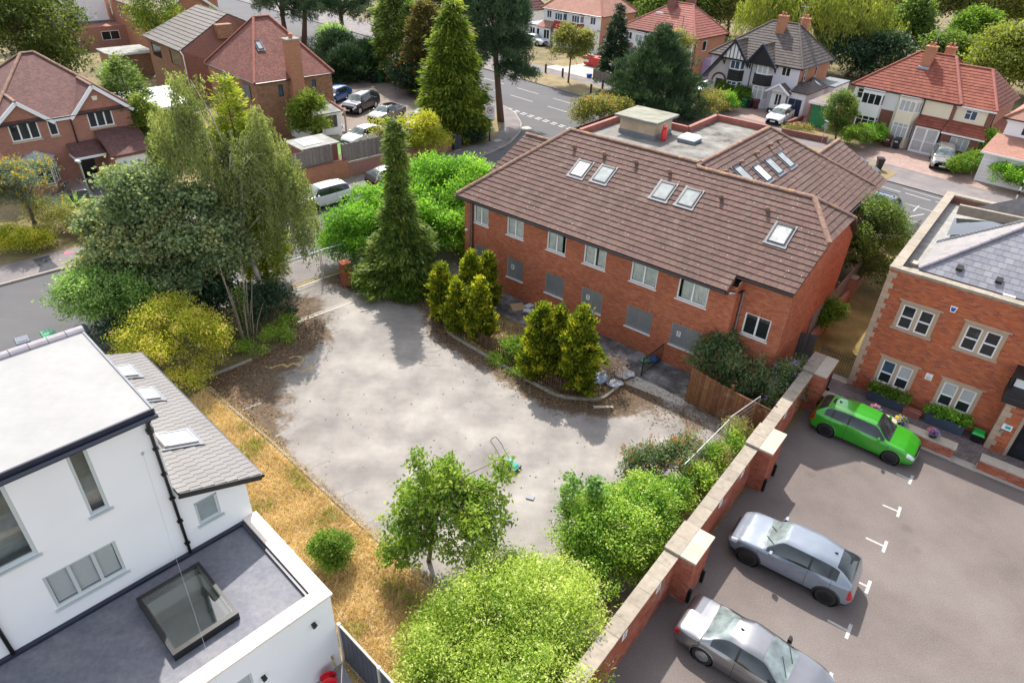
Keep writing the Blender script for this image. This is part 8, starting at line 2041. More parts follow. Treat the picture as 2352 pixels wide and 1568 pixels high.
L_HEDGE = LM("hedge_leaf", (.04, .09, .012), (.11, .19, .025), (.22, .31, .04))
L_OLIVE = LM("olive_leaf", (.06, .07, .02), (.15, .16, .045), (.25, .25, .075), (.34, .27, .09))
L_WILLOW = LM("willow_leaf", (.08, .10, .02), (.20, .23, .045), (.33, .34, .08))
L_BUD = LM("buddleia_leaf", (.03, .065, .03), (.08, .13, .05), (.17, .21, .10), (.28, .27, .13))
L_RUST = LM("rust_flower", (.25, .08, .025), (.42, .17, .06)); L_PURP = LM("lilac_flower", (.20, .13, .42), (.42, .30, .70)); L_GOLDF = LM("golden_leaf", (.22, .17, .03), (.45, .33, .05)); L_BLUEG = LM("blue_grey_leaf", (.06, .09, .07), (.13, .17, .13), (.22, .24, .17))
L_CREAM = LM("cream_flower", (.55, .55, .32), (.72, .70, .48)); L_PINK = LM("pink_petal", (.7, .12, .2), (.75, .3, .4)); L_BLUE = LM("blue_petal", (.16, .2, .62), (.35, .36, .75)); L_YF = LM("yellow_petal", (.75, .5, .02), (.7, .6, .1)); L_DEAD = LM("dead_twig_leaf", (.16, .11, .08), (.27, .2, .15), trans=.1)
L_STRAW = LM("straw_blade", (.34, .24, .11), (.50, .37, .19), (.62, .49, .29), trans=.25); L_LITTER = LM("fallen_leaf", (.055, .035, .02), (.15, .085, .04), (.28, .16, .07), trans=.0); L_WEED = LM("weed_leaf", (.07, .14, .02), (.2, .3, .04), (.36, .42, .08))
BARK = plain("grey_brown_bark", (.13, .10, .075), .95, .35, 9, bmp=.5, fine=30); BARKB = plain("pale_birch_bark", (.42, .37, .31), .9, .3, 6); BARKP = plain("pine_bark", (.12, .07, .05), .95, .35, 8, bmp=.5); TWIG = plain("dead_twig", (.27, .22, .17), .95, .2, 8)
def leafmesh(name, P, D, ln, wd, tint, mat, parent, kind=None):
 n = len(P); D = D / np.maximum(np.linalg.norm(D, axis=1, keepdims=True), 1e-6)
 S = np.cross(D, np.array([0, .25, 1.]) + rng.normal(0, .65, (n, 3))); S /= np.maximum(np.linalg.norm(S, axis=1, keepdims=True), 1e-6)
 ln = (np.full(n, ln) * rng.uniform(.7, 1.25, n))[:, None]; wd = (np.full(n, wd) * rng.uniform(.75, 1.2, n))[:, None]
 V = np.stack([P, P + D * ln * .45 + S * wd / 2, P + D * ln, P + D * ln * .45 - S * wd / 2], 1).reshape(-1, 3)
 return mesh_np(name, V, np.arange(n * 4).reshape(-1, 4), mat, parent, np.clip(tint, 0, 1), kind=kind)
def sph(n): v = rng.normal(size=(n, 3)); return v / np.linalg.norm(v, axis=1, keepdims=True)
def clumps(ells, n, lo=.55, zmin=-.55):
 E = np.array(ells, float); sub = []
 for e in E:                                   # break each mass into smaller lobes so outlines stay uneven
  k = int(9 + 8 * (e[3] * e[4] * e[5]) ** .33); d = sph(k); d[:, 2] = np.where(d[:, 2] < zmin, -d[:, 2], d[:, 2])
  f = rng.uniform(.2, .4, (k, 1)); sub.append(np.c_[e[:3] + d * e[3:6] * (1.02 - f * rng.uniform(.55, 1.0, (k, 1))), f * e[3:6]])
 E = np.concatenate(sub + [E * (1, 1, 1, .86, .86, .86)])
 wt = (E[:, 3] * E[:, 4] * E[:, 5]) ** .67; wt[-len(ells):] *= .3; k = rng.choice(len(E), n, p=wt / wt.sum())
 d = sph(n * 4); d = d[d[:, 2] > zmin][:n]
 r = (lo + (1 - lo) * rng.uniform(size=n) ** .6)[:, None] * (1 + .10 * rng.normal(size=(n, 1)))
 lt = rng.uniform(0, .75, len(E)); clumps.t = np.clip(.62 * lt[k] + .38 * rng.uniform(0, .9, n) + .08, 0, 1)
 return E[k, :3] + d * E[k, 3:6] * r, d
def ground_clip(P, b): P[:, 2] = np.maximum(P[:, 2], .03 + rng.uniform(0, .1, len(P))); return P
def limbs(parent, base, C, rad, top, bark, n=9, name="trunk"):
 m = MB(); b = Vector((0, 0, 0)); t = Vector(top)
 mid = (b + t) / 2 + Vector((random.uniform(-.1, .1), random.uniform(-.1, .1), 0)) * t.length * .5
 m.tube([b, b.lerp(mid, .5), mid, t], [rad * 1.25, rad, rad * .85, rad * .5], 8)
 for i in range(n):
  c = Vector(C[random.randrange(len(C))]); s = mid.lerp(t, random.uniform(-.2, .95)); q = s.lerp(c, .5) + Vector((0, 0, (c - s).length * .12))
  m.tube([s, q, c], [rad * .42, rad * .26, rad * .07], 5)
 return m.build(name, bark, parent, smooth=True)
def tree(label, base, ells, nc, per, cs, leaf, mat, rad=.15, bark=None, mode='broad', droop=.15, lo=.55, cat="tree", name="broadleaf_tree", nl=9, zmin=-.55, group=None, flat=.65, extra=()):
 R = thing(name, label, cat, (base[0], base[1], 0), 0, group)
 E = [(e[0] - base[0], e[1] - base[1], *e[2:]) for e in ells]
 C, d = clumps(E, nc, lo, zmin); C[:, 2] = np.maximum(C[:, 2], .1)
 ct = clumps.t
 if mode == 'weep':
  hang = rng.uniform(droop * .5, droop * 1.5, nc); hang = np.minimum(hang, np.maximum(C[:, 2] - .2, .2)); k = np.repeat(np.arange(nc), per); t = rng.uniform(size=len(k))
  sway = sph(nc) * .12
  P = C[k] + np.c_[sway[k, :2] * t[:, None] * 2 + rng.normal(0, cs, (len(k), 2)) * (.5 + t[:, None]), -hang[k] * t]; D = np.c_[rng.normal(0, .35, (len(k), 2)), np.full(len(k), -1.)]
 else:
  k = np.repeat(np.arange(nc), per); P = C[k] + rng.normal(0, cs, (len(k), 3)) * (1, 1, flat)
  if mode == 'tuft': P = C[k] + rng.normal(0, cs * .35, (len(k), 3)); D = d[k] * .6 + sph(len(k)) * .9 + (0, 0, .5)
  else: D = d[k] * .45 + sph(len(k)) * .8 + (0, 0, -droop)
 P = ground_clip(P, base)
 leafmesh("crown", P, D, leaf[0], leaf[1], ct[k] + rng.normal(0, .13, len(k)), mat, R)
 if rad:
  top = (np.mean([e[0] for e in E]), np.mean([e[1] for e in E]), max(e[2] for e in E) - .2 - (2.2 if mode == 'weep' else 0))
  limbs(R, base, C, rad, top, bark or BARK, nl)
 for nm, mt, cnt, (l, w), up in extra:
  i = rng.integers(0, len(P), cnt); j = np.repeat(i, 5); Q = C[k[j]] + d[k[j]] * cs * 1.3 + rng.normal(0, cs * .25, (len(j), 3)); leafmesh(nm, ground_clip(Q, base), sph(len(j)) * .5 + (0, 0, up) + d[k[j]] * .5, l, w, rng.uniform(0, 1, len(j)), mt, R, 'stuff')
 return R
def conifer(label, base, prof, n, per, leaf, mat, out=.8, up=.1, lump=.15, cs=.18, rad=.15, lean=(0, 0), cat="conifer", name="conifer", seed=0, group=None, dead=0):
 R = thing(name, label, cat, (base[0], base[1], 0), 0, group)
 pz = np.array([p[0] for p in prof], float); pr = np.array([p[1] for p in prof], float); H = pz[-1]
 z = np.linspace(pz[0], H, 400); r = np.interp(z, pz, pr) + .08; cd = np.cumsum(r); z = np.interp(rng.uniform(size=n) * cd[-1], cd, z); a = rng.uniform(0, 2 * math.pi, n); ph = rng.uniform(0, 6, 4)
 rr = np.interp(z, pz, pr) * (1 + lump * np.sin(3 * a + z * 2.3 + ph[0]) + lump * .8 * np.sin(5 * a - z * 3.7 + ph[1]) + lump * .5 * rng.normal(size=n)) * rng.uniform(.62, 1.02, n)
 C = np.c_[np.cos(a) * rr + lean[0] * z / H, np.sin(a) * rr + lean[1] * z / H, z]; d = np.c_[np.cos(a), np.sin(a), np.zeros(n)]
 k = np.repeat(np.arange(n), per); P = ground_clip(C[k] + rng.normal(0, cs, (len(k), 3)) * (1, 1, .6), base); D = d[k] * out + sph(len(k)) * .45 + (0, 0, up)
 t = rng.uniform(.1, .85, n); leafmesh("crown", P, D, leaf[0], leaf[1], t[k] + rng.normal(0, .13, len(k)), mat, R)
 MB().tube([(0, 0, 0), (lean[0] * .5, lean[1] * .5, H * .5), (lean[0] * .95, lean[1] * .95, H * .95)], [rad * 1.2, rad * .8, .02], 8).build("trunk", BARKP, R, smooth=True)
 return R
# --- big trees by the gateway
tree("large grey-green sycamore with browning seed clusters between side road and yard", (-15.6, 30.2), [(-18.6, 31, 3.7, 2.7, 2.3, 1.7), (-18.3, 31.2, 6.4, 1.9, 1.8, 1.5), (-16.6, 30.6, 2.9, 2.4, 1.9, 1.4), (-16.3, 31, 5.2, 2.3, 2.0, 1.7), (-20.6, 31, 2.5, 1.8, 1.6, 1.1), (-19.9, 31.2, 4.9, 1.6, 1.5, 1.2), (-14.6, 30.8, 3.8, 1.6, 1.5, 1.4)], 1350, 44, .26, (.18, .15), L_MAPLE, .22, droop=.3, lo=.45, name="sycamore_tree", nl=18)
tree("tall weeping silver birch with pale leaning trunk over the gateway", (-13.3, 31.6), [(-15.7, 32.3, 9.4, 1.8, 1.5, 1.8), (-12.9, 32.5, 7.6, 2.0, 1.9, 2.0), (-11.9, 32.3, 5.0, 1.8, 1.6, 1.8), (-14.6, 32.6, 7.2, 2.1, 1.7, 2.2), (-15.6, 32.5, 11.2, 1.0, .9, 1.1), (-12.6, 32.6, 9.6, 1.1, 1.0, 1.1), (-11.3, 32.2, 6.9, 1.3, 1.2, 1.3), (-17.1, 32.2, 8.6, 1.0, 1.0, 1.2)], 1500, 44, .07, (.125, .06), L_BIRCH, .13, BARKB, 'weep', 1.5, .4, name="birch_tree", nl=26, zmin=-.4)
conifer("yellow-green cypress rising behind the birch", (-14.2, 34.4), [(.5, .9), (3, 1.5), (6.4, 1.35), (8.5, .95), (11.3, .1)], 900, 26, (.3, .09), L_YCON, .7, .15, .22, .2, lean=(-.5, .1))
m = thing("ivy_clad_dead_tree", "bare dead stems with a little ivy between the yellow shrub and the yard", "dead tree", (-13.4, 28.6, 0))
b_ = MB()
for i in range(26):
 a = random.uniform(0, 6.28); h = random.uniform(1.2, 4.6); rr = random.uniform(.1, .9); b_.tube([(rr * .5 * math.cos(a), rr * .5 * math.sin(a), 0), (rr * .8 * math.cos(a), rr * .8 * math.sin(a), h * .5), (rr * math.cos(a) * 1.3, rr * math.sin(a) * 1.3, h)], [.035, .025, .008], 5)
b_.build("stems", TWIG, m)
C_ = np.c_[rng.normal(0, .16, (1500, 2)), rng.uniform(.1, 3.0, 1500)]; leafmesh("ivy", C_, sph(1500), .1, .08, rng.uniform(0, 1, 1500), L_MID, m)
tree("bright yellow-green shrub beside the white house roof", (-15.6, 26.0), [(-15.6, 26.2, 2.0, 2.2, 1.6, 1.4), (-17.1, 26, 1.3, 1.3, 1.2, 1.1), (-14.4, 26.2, 1.6, 1.3, 1.2, 1.2), (-14.6, 24.6, .6, .9, .8, .6)], 700, 34, .22, (.11, .06), L_YEL, .06, TWIG, droop=.25, cat="shrub", name="golden_shrub", nl=16, extra=(("seed_tassels", LM("buff_tassel", (.42, .30, .14), (.55, .42, .22)), 240, (.16, .05), -1.),))
tree("pale green variegated shrub overhanging the roadside bins", (-20.3, 28.9), [(-20.6, 28.8, 2.2, 1.9, 1.5, 1.2), (-19.8, 28.6, 1.1, 1.5, 1.3, 1.0), (-18.2, 29, 1.9, 1.6, 1.4, 1.4)], 650, 34, .22, (.14, .09), L_PALE, .08, cat="shrub", name="dogwood_shrub", lo=.7)
tree("dark undergrowth under the sycamore along the road", (-16.5, 29.0), [(-17, 29.4, 1.0, 2.2, 1.4, 1.1), (-14.6, 29.8, 1.2, 1.8, 1.3, 1.3), (-12.8, 30.6, .9, 1.1, 1.0, 1.1), (-18.6, 27.4, .8, 1.6, 1.1, .9)], 420, 34, .24, (.16, .11), L_DARK, .0, cat="shrub", name="undergrowth_shrub", lo=.7)
tree("low green weeds along the left edge of the yard", (-12.3, 28.3), [(-12.0, 28.7, .25, .9, .7, .4), (-12.9, 27.6, .2, .8, .6, .35), (-11.7, 29.9, .3, .5, .7, .4)], 120, 30, .16, (.12, .05), L_WEED, .0, cat="weeds", name="weed_patch", lo=.3)
# --- hedge and conifers at the gateway
tree("bright green laurel bank beside the brick gatepost", (-9.6, 37.2), [(-9.5, 37.4, 2.0, 2.0, 1.6, 1.9), (-10.7, 37.2, 1.3, 1.2, 1.3, 1.4), (-8.2, 38, 2.3, 1.6, 1.5, 2.0), (-9.0, 39.2, 2.2, 1.9, 1.6, 1.9)], 1100, 36, .2, (.15, .075), L_LAUREL, .0, lo=.72, droop=-.15, cat="hedge", name="laurel_hedge", zmin=-.75)
tree("large bright green laurel bank behind the slim conifer", (-5.0, 42.0), [(-6.2, 43, 2.7, 2.9, 2.2, 2.1), (-3.7, 43, 3.0, 2.4, 2.0, 1.9), (-3.6, 40.6, 2.1, 2.0, 1.7, 2.1), (-6.6, 40.6, 2.3, 2.0, 1.8, 2.2), (-1.9, 44.4, 2.7, 1.6, 1.4, 1.5), (-3.9, 38.4, 1.5, 1.5, 1.3, 1.7), (-2.6, 39.4, 1.5, 1.3, 1.2, 1.7), (-5.4, 38.6, 1.9, 1.6, 1.4, 1.9)], 2000, 36, .24, (.17, .085), L_LAUREL, .0, lo=.72, droop=-.15, cat="hedge", name="laurel_hedge", zmin=-.75)
conifer("tall slim olive conifer at the corner of the yard", (-6.5, 35.0), [(.2, 2.0), (1.2, 1.9), (2.6, 1.5), (3.8, .95), (5.0, .55), (6.5, .36), (8.4, .3), (9.7, .04)], 1000, 26, (.30, .09), L_SLIM, .85, -.25, .25, .16, .14)
tree("low spreading juniper under the slim conifer", (-6.8, 34.0), [(-7.6, 34.2, .6, 1.5, 1.1, .7), (-6.0, 33.8, .5, 1.4, 1.0, .6), (-5.2, 34.6, .7, .9, .9, .8)], 380, 30, .17, (.22, .06), L_HEDGE, .0, cat="shrub", name="juniper_shrub", lo=.6)
conifer("small golden conifer at the end of the laurel hedge", (-.9, 45.6), [(.3, .8), (1.8, .75), (3.0, .4), (4.1, .05)], 260, 24, (.22, .08), L_GOLD, .5, .6, .2, .12)
# --- golden cypresses in the bed
for i, (x, y, h, r, lb) in enumerate(((-3.85, 31.5, 3.2, .62, "leftmost golden cypress in the yard bed"), (-2.95, 30.35, 2.8, .6, "golden cypress with a grey dead side, second from left"), (-1.75, 29.75, 3.5, .72, "front golden cypress of the left cluster"), (-2.35, 32.3, 3.6, .75, "taller golden cypress at the back of the left cluster"), (-1.5, 32.9, 3.3, .6, "golden cypress nearest the brick wall in the left cluster"), (1.35, 26.6, 4.0, .85, "left golden cypress of the right cluster"), (2.15, 26.75, 3.8, .75, "middle golden cypress of the right cluster"), (3.1, 25.75, 4.4, .92, "rightmost and tallest golden cypress beside the rubble bags"))):
 conifer(lb, (x, y), [(.1, r * .6), (.5, r * .85), (h * .5, r * .82), (h * .78, r * .52), (h, .04)], int(560 * r), 32, (.2, .08), L_GOLD, .45, .75, .3, .09, .07, name="golden_cypress", group="golden cypresses in the yard bed")
tree("dark green juniper low between the cypress clusters", (.2, 28.0), [(.3, 28.0, .5, .8, .6, .55)], 130, 28, .15, (.2, .05), L_HEDGE, .0, cat="shrub", name="juniper_shrub", lo=.5)
tree("dead grey shrub with brown twigs beside the rubble bags", (4.6, 26.0), [(4.7, 26.0, .9, .7, .6, .8), (5.1, 26.6, .5, .6, .5, .4)], 130, 22, .16, (.2, .015), L_DEAD, .03, TWIG, cat="shrub", name="dead_shrub", lo=.3, nl=22)
tree("small weeds growing along the bed kerb", (-.5, 27.3), [(-.6, 27.6, .15, .8, .35, .3), (.5, 26.6, .12, .7, .3, .25)], 80, 24, .12, (.09, .05), L_WEED, .0, cat="weeds", name="weed_patch", lo=.2)
# --- buddleias, side garden
FL = lambda mt, n: (("flower_spikes", mt, n, (.14, .045), .3),)
tree("dark buddleia with brown seed heads behind the wooden fence", (10.2, 26.2), [(9.6, 26.4, 1.3, 1.1, .9, 1.3), (10.7, 25.6, 1.3, 1.2, .9, 1.2), (9.9, 26.9, 2.0, .9, .8, .9)], 420, 38, .2, (.17, .05), L_BUD, .05, cat="shrub", name="buddleia_shrub", lo=.5, droop=.3, extra=(("seed_heads", L_RUST, 90, (.13, .04), .4),))
tree("buddleia with lilac flowers by the end pillar of the boundary wall", (12.2, 24.9), [(12.2, 24.9, 1.2, .9, .9, 1.1), (13.0, 25.9, 1.3, .8, .7, .9), (11.6, 24.0, .8, .6, .6, .7)], 240, 36, .18, (.17, .05), L_BUD, .04, cat="shrub", name="buddleia_shrub", lo=.5, droop=.3, extra=FL(L_PURP, 90))
tree("rusty-headed buddleia spilling from the mesh panel at the yard's right side", (5.7, 19.4), [(5.5, 19.6, .9, 1.0, .8, .9), (6.5, 19.6, 1.1, .9, .8, 1.0), (7.2, 20.4, 1.0, .6, .7, 1.0)], 300, 34, .17, (.15, .045), L_BUD, .03, cat="shrub", name="buddleia_shrub", lo=.4, droop=.2, extra=(("seed_heads", L_RUST, 150, (.16, .045), .6), ("flower_spikes", L_PURP, 14, (.1, .04), .4)))
tree("leafy green shrubs in a strip along the inside of the boundary wall", (7.2, 18.8), [(6.4, 18.2, .8, .8, .7, .9), (7.3, 19.0, .8, .7, .7, .9), (8.2, 20.2, .7, .6, .7, .8), (5.6, 17.6, .9, .9, .8, 1.0), (9.3, 21.4, .6, .5, .6, .7)], 420, 32, .16, (.12, .06), L_IVY, .0, cat="shrub", name="wall_shrub", lo=.5)
tree("dry straw-coloured weeds along the top of the boundary wall", (8.6, 20.4), [(8.3, 20.3, .8, .45, .7, .8), (9.7, 22.1, .7, .5, .7, .7), (7.5, 19.2, .9, .4, .6, .7)], 200, 30, .14, (.16, .03), L_OLIVE, .0, cat="weeds", name="weed_patch", lo=.2)
tree("leafy elder tree between the brick building and the side lawn", (20.6, 37.2), [(20.9, 38, 3.4, 1.9, 1.9, 1.9), (20.0, 37, 1.9, 1.5, 1.4, 1.4), (22.3, 38.6, 2.6, 1.4, 1.4, 1.5), (21.6, 36.4, 1.4, 1.0, 1.0, 1.0)], 700, 34, .24, (.16, .07), L_MID, .09, droop=.3)
tree("small bright shrub over the side fence", (16.6, 31.6), [(16.7, 31.8, 1.3, .8, .7, .8)], 120, 34, .18, (.2, .08), L_HEDGE, .03, cat="shrub", name="fence_shrub", lo=.4, droop=.3)
# --- foreground
tree("young cherry tree with drooping leaves in the yard foreground", (-2.55, 15.5), [(-2.0, 15.6, 2.9, 1.5, 1.3, .8), (-3.3, 15.5, 2.2, 1.1, 1.1, .9), (-.8, 15.6, 2.7, 1.1, 1.1, .8), (-2.1, 15.6, 3.9, .7, .7, .8), (-3.1, 14.9, 1.3, .9, .8, .6), (-.2, 15.9, 4.0, .3, .3, .7), (-1.2, 15, 1.9, 1.0, .9, .6), (-2.75, 15.6, 4.3, .22, .22, .8)], 520, 26, .15, (.165, .085), L_CHERRY, .07, droop=.75, lo=.35, name="cherry_tree", nl=30, zmin=-.8)
tree("large lime-green bush with cream flowers filling the bottom centre", (.4, 12.1), [(.3, 12.3, .9, 2.6, 2.0, 1.9), (-1.2, 11.6, .6, 1.7, 1.6, 1.4), (1.9, 12.7, 1.0, 1.5, 1.6, 1.6), (.1, 13.4, 1.2, 1.7, 1.2, 1.4), (1.0, 10.6, .8, 2.0, 1.6, 1.7), (-1.4, 10.4, .5, 1.6, 1.4, 1.2), (-.6, 14.3, 1.5, .7, .5, .9)], 2300, 34, .18, (.105, .045), L_ELDER, .08, TWIG, cat="bush", name="lime_bush", lo=.78, zmin=-.2, droop=0, nl=26, extra=(("flower_heads", L_CREAM, 420, (.075, .06), .8),))
tree("rounded clematis-covered bush against the boundary wall", (4.0, 16.2), [(4.1, 16.3, 1.0, 1.7, 1.5, 1.4), (2.6, 16.1, 1.2, 1.0, 1.1, 1.2), (4.9, 17.1, 1.2, 1.2, 1.2, 1.2), (3.4, 14.9, .6, 1.4, 1.2, .9), (4.6, 15.4, .6, 1.0, 1.0, .8)], 1500, 34, .16, (.10, .055), L_IVY, .0, cat="bush", name="clematis_bush", lo=.82, zmin=-.1, droop=.1, extra=(("flower_heads", L_CREAM, 130, (.06, .05), .8),))
for x, y, h, lb in ((2.2, 16.6, 3.3, "pale sycamore shoot sticking up from the clematis bush, left one"), (3.0, 16.7, 3.1, "pale sycamore shoot sticking up from the clematis bush, right one")):
 tree(lb, (x, y), [(x, y, h * .78, .24, .24, .75), (x, y, h * .5, .3, .3, .5)], 40, 22, .1, (.13, .1), L_PALE, .02, cat="sapling", name="sycamore_sapling", lo=.2, nl=5)
tree("small round green bush alone on the dry grass", (-5.75, 15.1), [(-5.75, 15.15, .7, .62, .6, .62), (-5.5, 15.0, .9, .4, .4, .5), (-6.05, 15.3, .8, .4, .4, .45), (-5.8, 15.2, 1.2, .3, .3, .35)], 330, 34, .12, (.09, .045), L_HEDGE, .0, cat="bush", name="round_bush", lo=.72)
tree("dry brown weeds at the foot of the cherry tree", (-.6, 14.7), [(0.2, 15.1, .2, .8, .4, .35)], 90, 26, .14, (.16, .02), L_DEAD, .0, cat="weeds", name="dead_weeds", lo=.2)
# --- garden of the red brick house
tree("small tree with golden top and blue-grey leaves at the left edge", (-30.9, 39.9), [(-30.2, 39.8, 3.2, 2.1, 1.9, 1.4), (-31.6, 39.8, 3.0, 1.6, 1.5, 1.3)], 480, 34, .24, (.15, .06), L_BLUEG, .13, lo=.5, droop=.2, extra=(("golden_leaves", L_GOLDF, 700, (.15, .07), .6),))
tree("bright yellow flowering shrub on the pavement edge at far left", (-30.2, 37.3), [(-30.3, 37.3, .8, 1.5, .9, .8), (-29.0, 37.7, .5, .6, .6, .5)], 300, 32, .18, (.12, .07), L_YEL, .0, cat="shrub", name="yellow_shrub", lo=.6)
tree("dull green shrubs along the front garden of the red brick house", (-28.6, 39.6), [(-28.8, 39.6, .9, 1.6, 1.1, 1.0), (-27.4, 40.4, .6, 1.4, 1.0, .8), (-30.6, 40.8, .9, 1.5, 1.0, 1.0), (-26.6, 39.2, .4, .8, .7, .5)], 420, 32, .22, (.12, .06), L_OLIVE, .0, cat="shrub", name="garden_shrub", lo=.6)
R = thing("spiky_cordyline", "spiky pale green cordyline beside the black estate car", "plant", (-30.0, 43.0, 0)); n_ = 150; D_ = sph(n_); D_[:, 2] = np.abs(D_[:, 2]) * .9 + .05; leafmesh("leaf_fan", np.tile((0, 0, .55), (n_, 1)) + D_ * .05, D_, 1.0, .07, rng.uniform(.3, 1, n_), L_PALE, R); MB().tube([(0, 0, 0), (0, 0, .6)], [.12, .08], 7).build("stem", BARK, R)
conifer("feathery green conifer between the two left houses", (-31.0, 54.5), [(.3, 1.9), (3, 1.8), (5.5, 1.3), (8.0, .2)], 520, 24, (.34, .1), L_MID, .8, .1, .22, .25)
conifer("second feathery conifer behind the red brick house", (-28.9, 52.5), [(.3, 1.5), (3, 1.3), (5.8, .2)], 300, 24, (.34, .1), L_CONE, .8, .1, .22, .22)
tree("bushy light green conifer beside the chimney house lean-to", (-18.4, 60.2), [(-18.4, 60.2, 2.2, 1.8, 1.6, 1.7), (-18.2, 60, 3.6, .9, .9, .9)], 420, 26, .26, (.3, .09), L_CONE, .08, cat="shrub", name="conifer_bush")
tree("large rounded dark tree in the top left corner", (-45.8, 66), [(-45.3, 66, 6.9, 5.2, 4.4, 4.4), (-43.8, 66, 4.2, 3.0, 3, 2.4), (-48, 66, 7.4, 4, 4, 3.6)], 900, 36, .5, (.34, .15), LM("dark_olive_spray", (.03, .05, .012), (.075, .10, .022), (.14, .17, .035)), .3, droop=.1, lo=.7)
tree("silvery green shrub at the edge of the large corner tree", (-38.0, 66.5), [(-38, 66.5, 2.9, 1.6, 1.5, 1.8)], 180, 30, .3, (.26, .12), L_PALE, .06, cat="shrub", name="silver_shrub")
tree("thin light tree in front of the white rendered house, top left", (-42, 84), [(-42, 84, 6.5, 2.6, 2.4, 4)], 260, 26, .5, (.34, .14), L_CONE, .12, lo=.3); tree("loose pale tree by the flat-roofed brick link, top left", (-36.5, 84), [(-36.5, 84, 4, 2.2, 2, 3.0)], 200, 26, .45, (.34, .14), L_WILLOW, .1, lo=.3)
# --- central trees
conifer("tall bright green conical conifer at the road corner", (-6.3, 63.6), [(.3, 2.2), (1.5, 2.7), (4, 2.4), (7, 1.7), (9.6, .9), (11.6, .2)], 1500, 30, (.5, .13), L_CONE, .75, -.2, .16, .26, .28)
tree("tall Scots pine with dark trunk on the corner verge", (-2.1, 69.6), [(-2.8, 69.6, 9.4, 3.2, 3.0, 2.6), (-2.2, 69.6, 6.4, 3.0, 2.8, 1.8), (-4.0, 69.8, 11, 2.2, 2.2, 1.9), (-.8, 69.3, 4.8, 2.0, 1.8, 1.0), (-3, 70, 12.6, 1.8, 1.8, 1.5)], 1500, 40, .5, (.42, .07), L_PINE, .3, BARKP, 'tuft', 0, .55, cat="pine", name="pine_tree")
conifer("pale green columnar conifer beyond the gravel drive, left one", (-14.9, 85.6), [(.3, 2.3), (3, 2.5), (7, 2.0), (9.4, 1.1), (11, .2)], 800, 26, (.6, .16), LM("pale_conifer_spray", (.06, .09, .02), (.15, .20, .05), (.27, .32, .10)), .75, -.1, .16, .3)
conifer("narrow dark green conifer beside the bronze conifers", (-13.0, 83.0), [(.3, 1.4), (4, 1.5), (7, .8), (8.6, .1)], 420, 24, (.5, .14), L_MID, .6, .3, .14, .25)
conifer("bronze-brown bushy conifer left of the tall bright conifer", (-10.9, 79.6), [(.3, 2.2), (3, 2.3), (6, 1.6), (8.3, .9), (9.3, .3)], 700, 26, (.45, .13), L_BROWN, .6, .3, .22, .28); conifer("second bronze conifer behind the tall bright conifer", (-8.4, 80.5), [(.3, 2), (4, 1.9), (7, 1.2), (9.2, .2)], 420, 24, (.45, .13), L_BROWN, .6, .3, .2, .28)
tree("dark low bush with orange berries at the drive bend", (-11.8, 78.6), [(-11.8, 78.4, 1.7, 2.6, 1.9, 1.8), (-13.2, 79.4, 2.4, 1.5, 1.4, 1.8)], 420, 30, .36, (.26, .12), L_DARK, .0, cat="shrub", name="berry_shrub", lo=.7, extra=(("berries", L_RUST, 200, (.12, .1), .3),))
for i, (x, y, h, r, lb) in enumerate(((-20.6, 84, 3.6, 2.2, "left part"), (-18.6, 86.5, 4.0, 2.2, "middle part"), (-22.8, 88, 4.6, 2.6, "tall back part"))):
 conifer("dark yew hedge by the gravel drive, " + lb, (x, y), [(.2, r), (h * .6, r), (h * .9, r * .6), (h, .2)], 420, 26, (.42, .1), L_DARK, .5, .6, .25, .3, cat="hedge", name="yew_hedge")
for i, (x, y, s, lb) in enumerate(((-31.5, 104, 1., "left one"), (-26.5, 107, .9, "right one"), (-36, 110, .8, "back one"))):
 tree("dark spreading pine at the top behind the chimney house, " + lb, (x, y), [(x, y, 6.4 * s, 5 * s, 4.5, 3.0 * s), (x + 3 * s, y - 1, 4.4 * s, 3 * s, 3, 1.8), (x - 2, y, 8.4 * s, 3.5 * s, 3, 2)], 420, 34, .6, (.6, .09), L_PINE, .35, BARKP, 'tuft', 0, .5, cat="pine", name="pine_tree")
tree("blue-green shrub at the foot of the dark pines", (-25.4, 97), [(-25.4, 97, 2.0, 1.9, 1.8, 2.0)], 200, 28, .4, (.3, .12), L_PALE, .05, cat="shrub", name="blue_shrub");
tree("large dark round tree behind the tall conifers, top centre", (-11, 112), [(-11, 112, 4.5, 4.5, 4, 3.6), (-6, 115, 5, 4, 4, 3.5)], 420, 34, .6, (.5, .24), LM("purple_black_leaf", (.018, .022, .018), (.04, .05, .035), (.07, .08, .05)), .2)
tree("golden yellow shrub above the roadside fence", (-8.6, 57.4), [(-8.8, 57.6, 1.9, 2.3, 1.4, 1.5), (-7.6, 58, 1.2, 1.8, 1.2, 1.0), (-8.2, 58, 3.0, .8, .7, .8)], 420, 30, .28, (.2, .08), L_YEL, .05, TWIG, cat="shrub", name="golden_shrub", lo=.5, droop=-.2, nl=14)
tree("bare brown twiggy shrub behind the roadside fence", (-12.2, 58.6), [(-12.2, 58.6, 1.9, 1.2, .9, 1.2)], 60, 14, .25, (.16, .08), L_YEL, .05, BARKP, cat="shrub", name="twiggy_shrub", nl=34, lo=.3)
tree("dark bush under the tall conical conifer", (-5.0, 61.9), [(-5.2, 62.4, .9, 1.6, .9, 1.0)], 180, 30, .24, (.18, .09), L_DARK, .0, cat="shrub", name="dark_shrub", lo=.6)
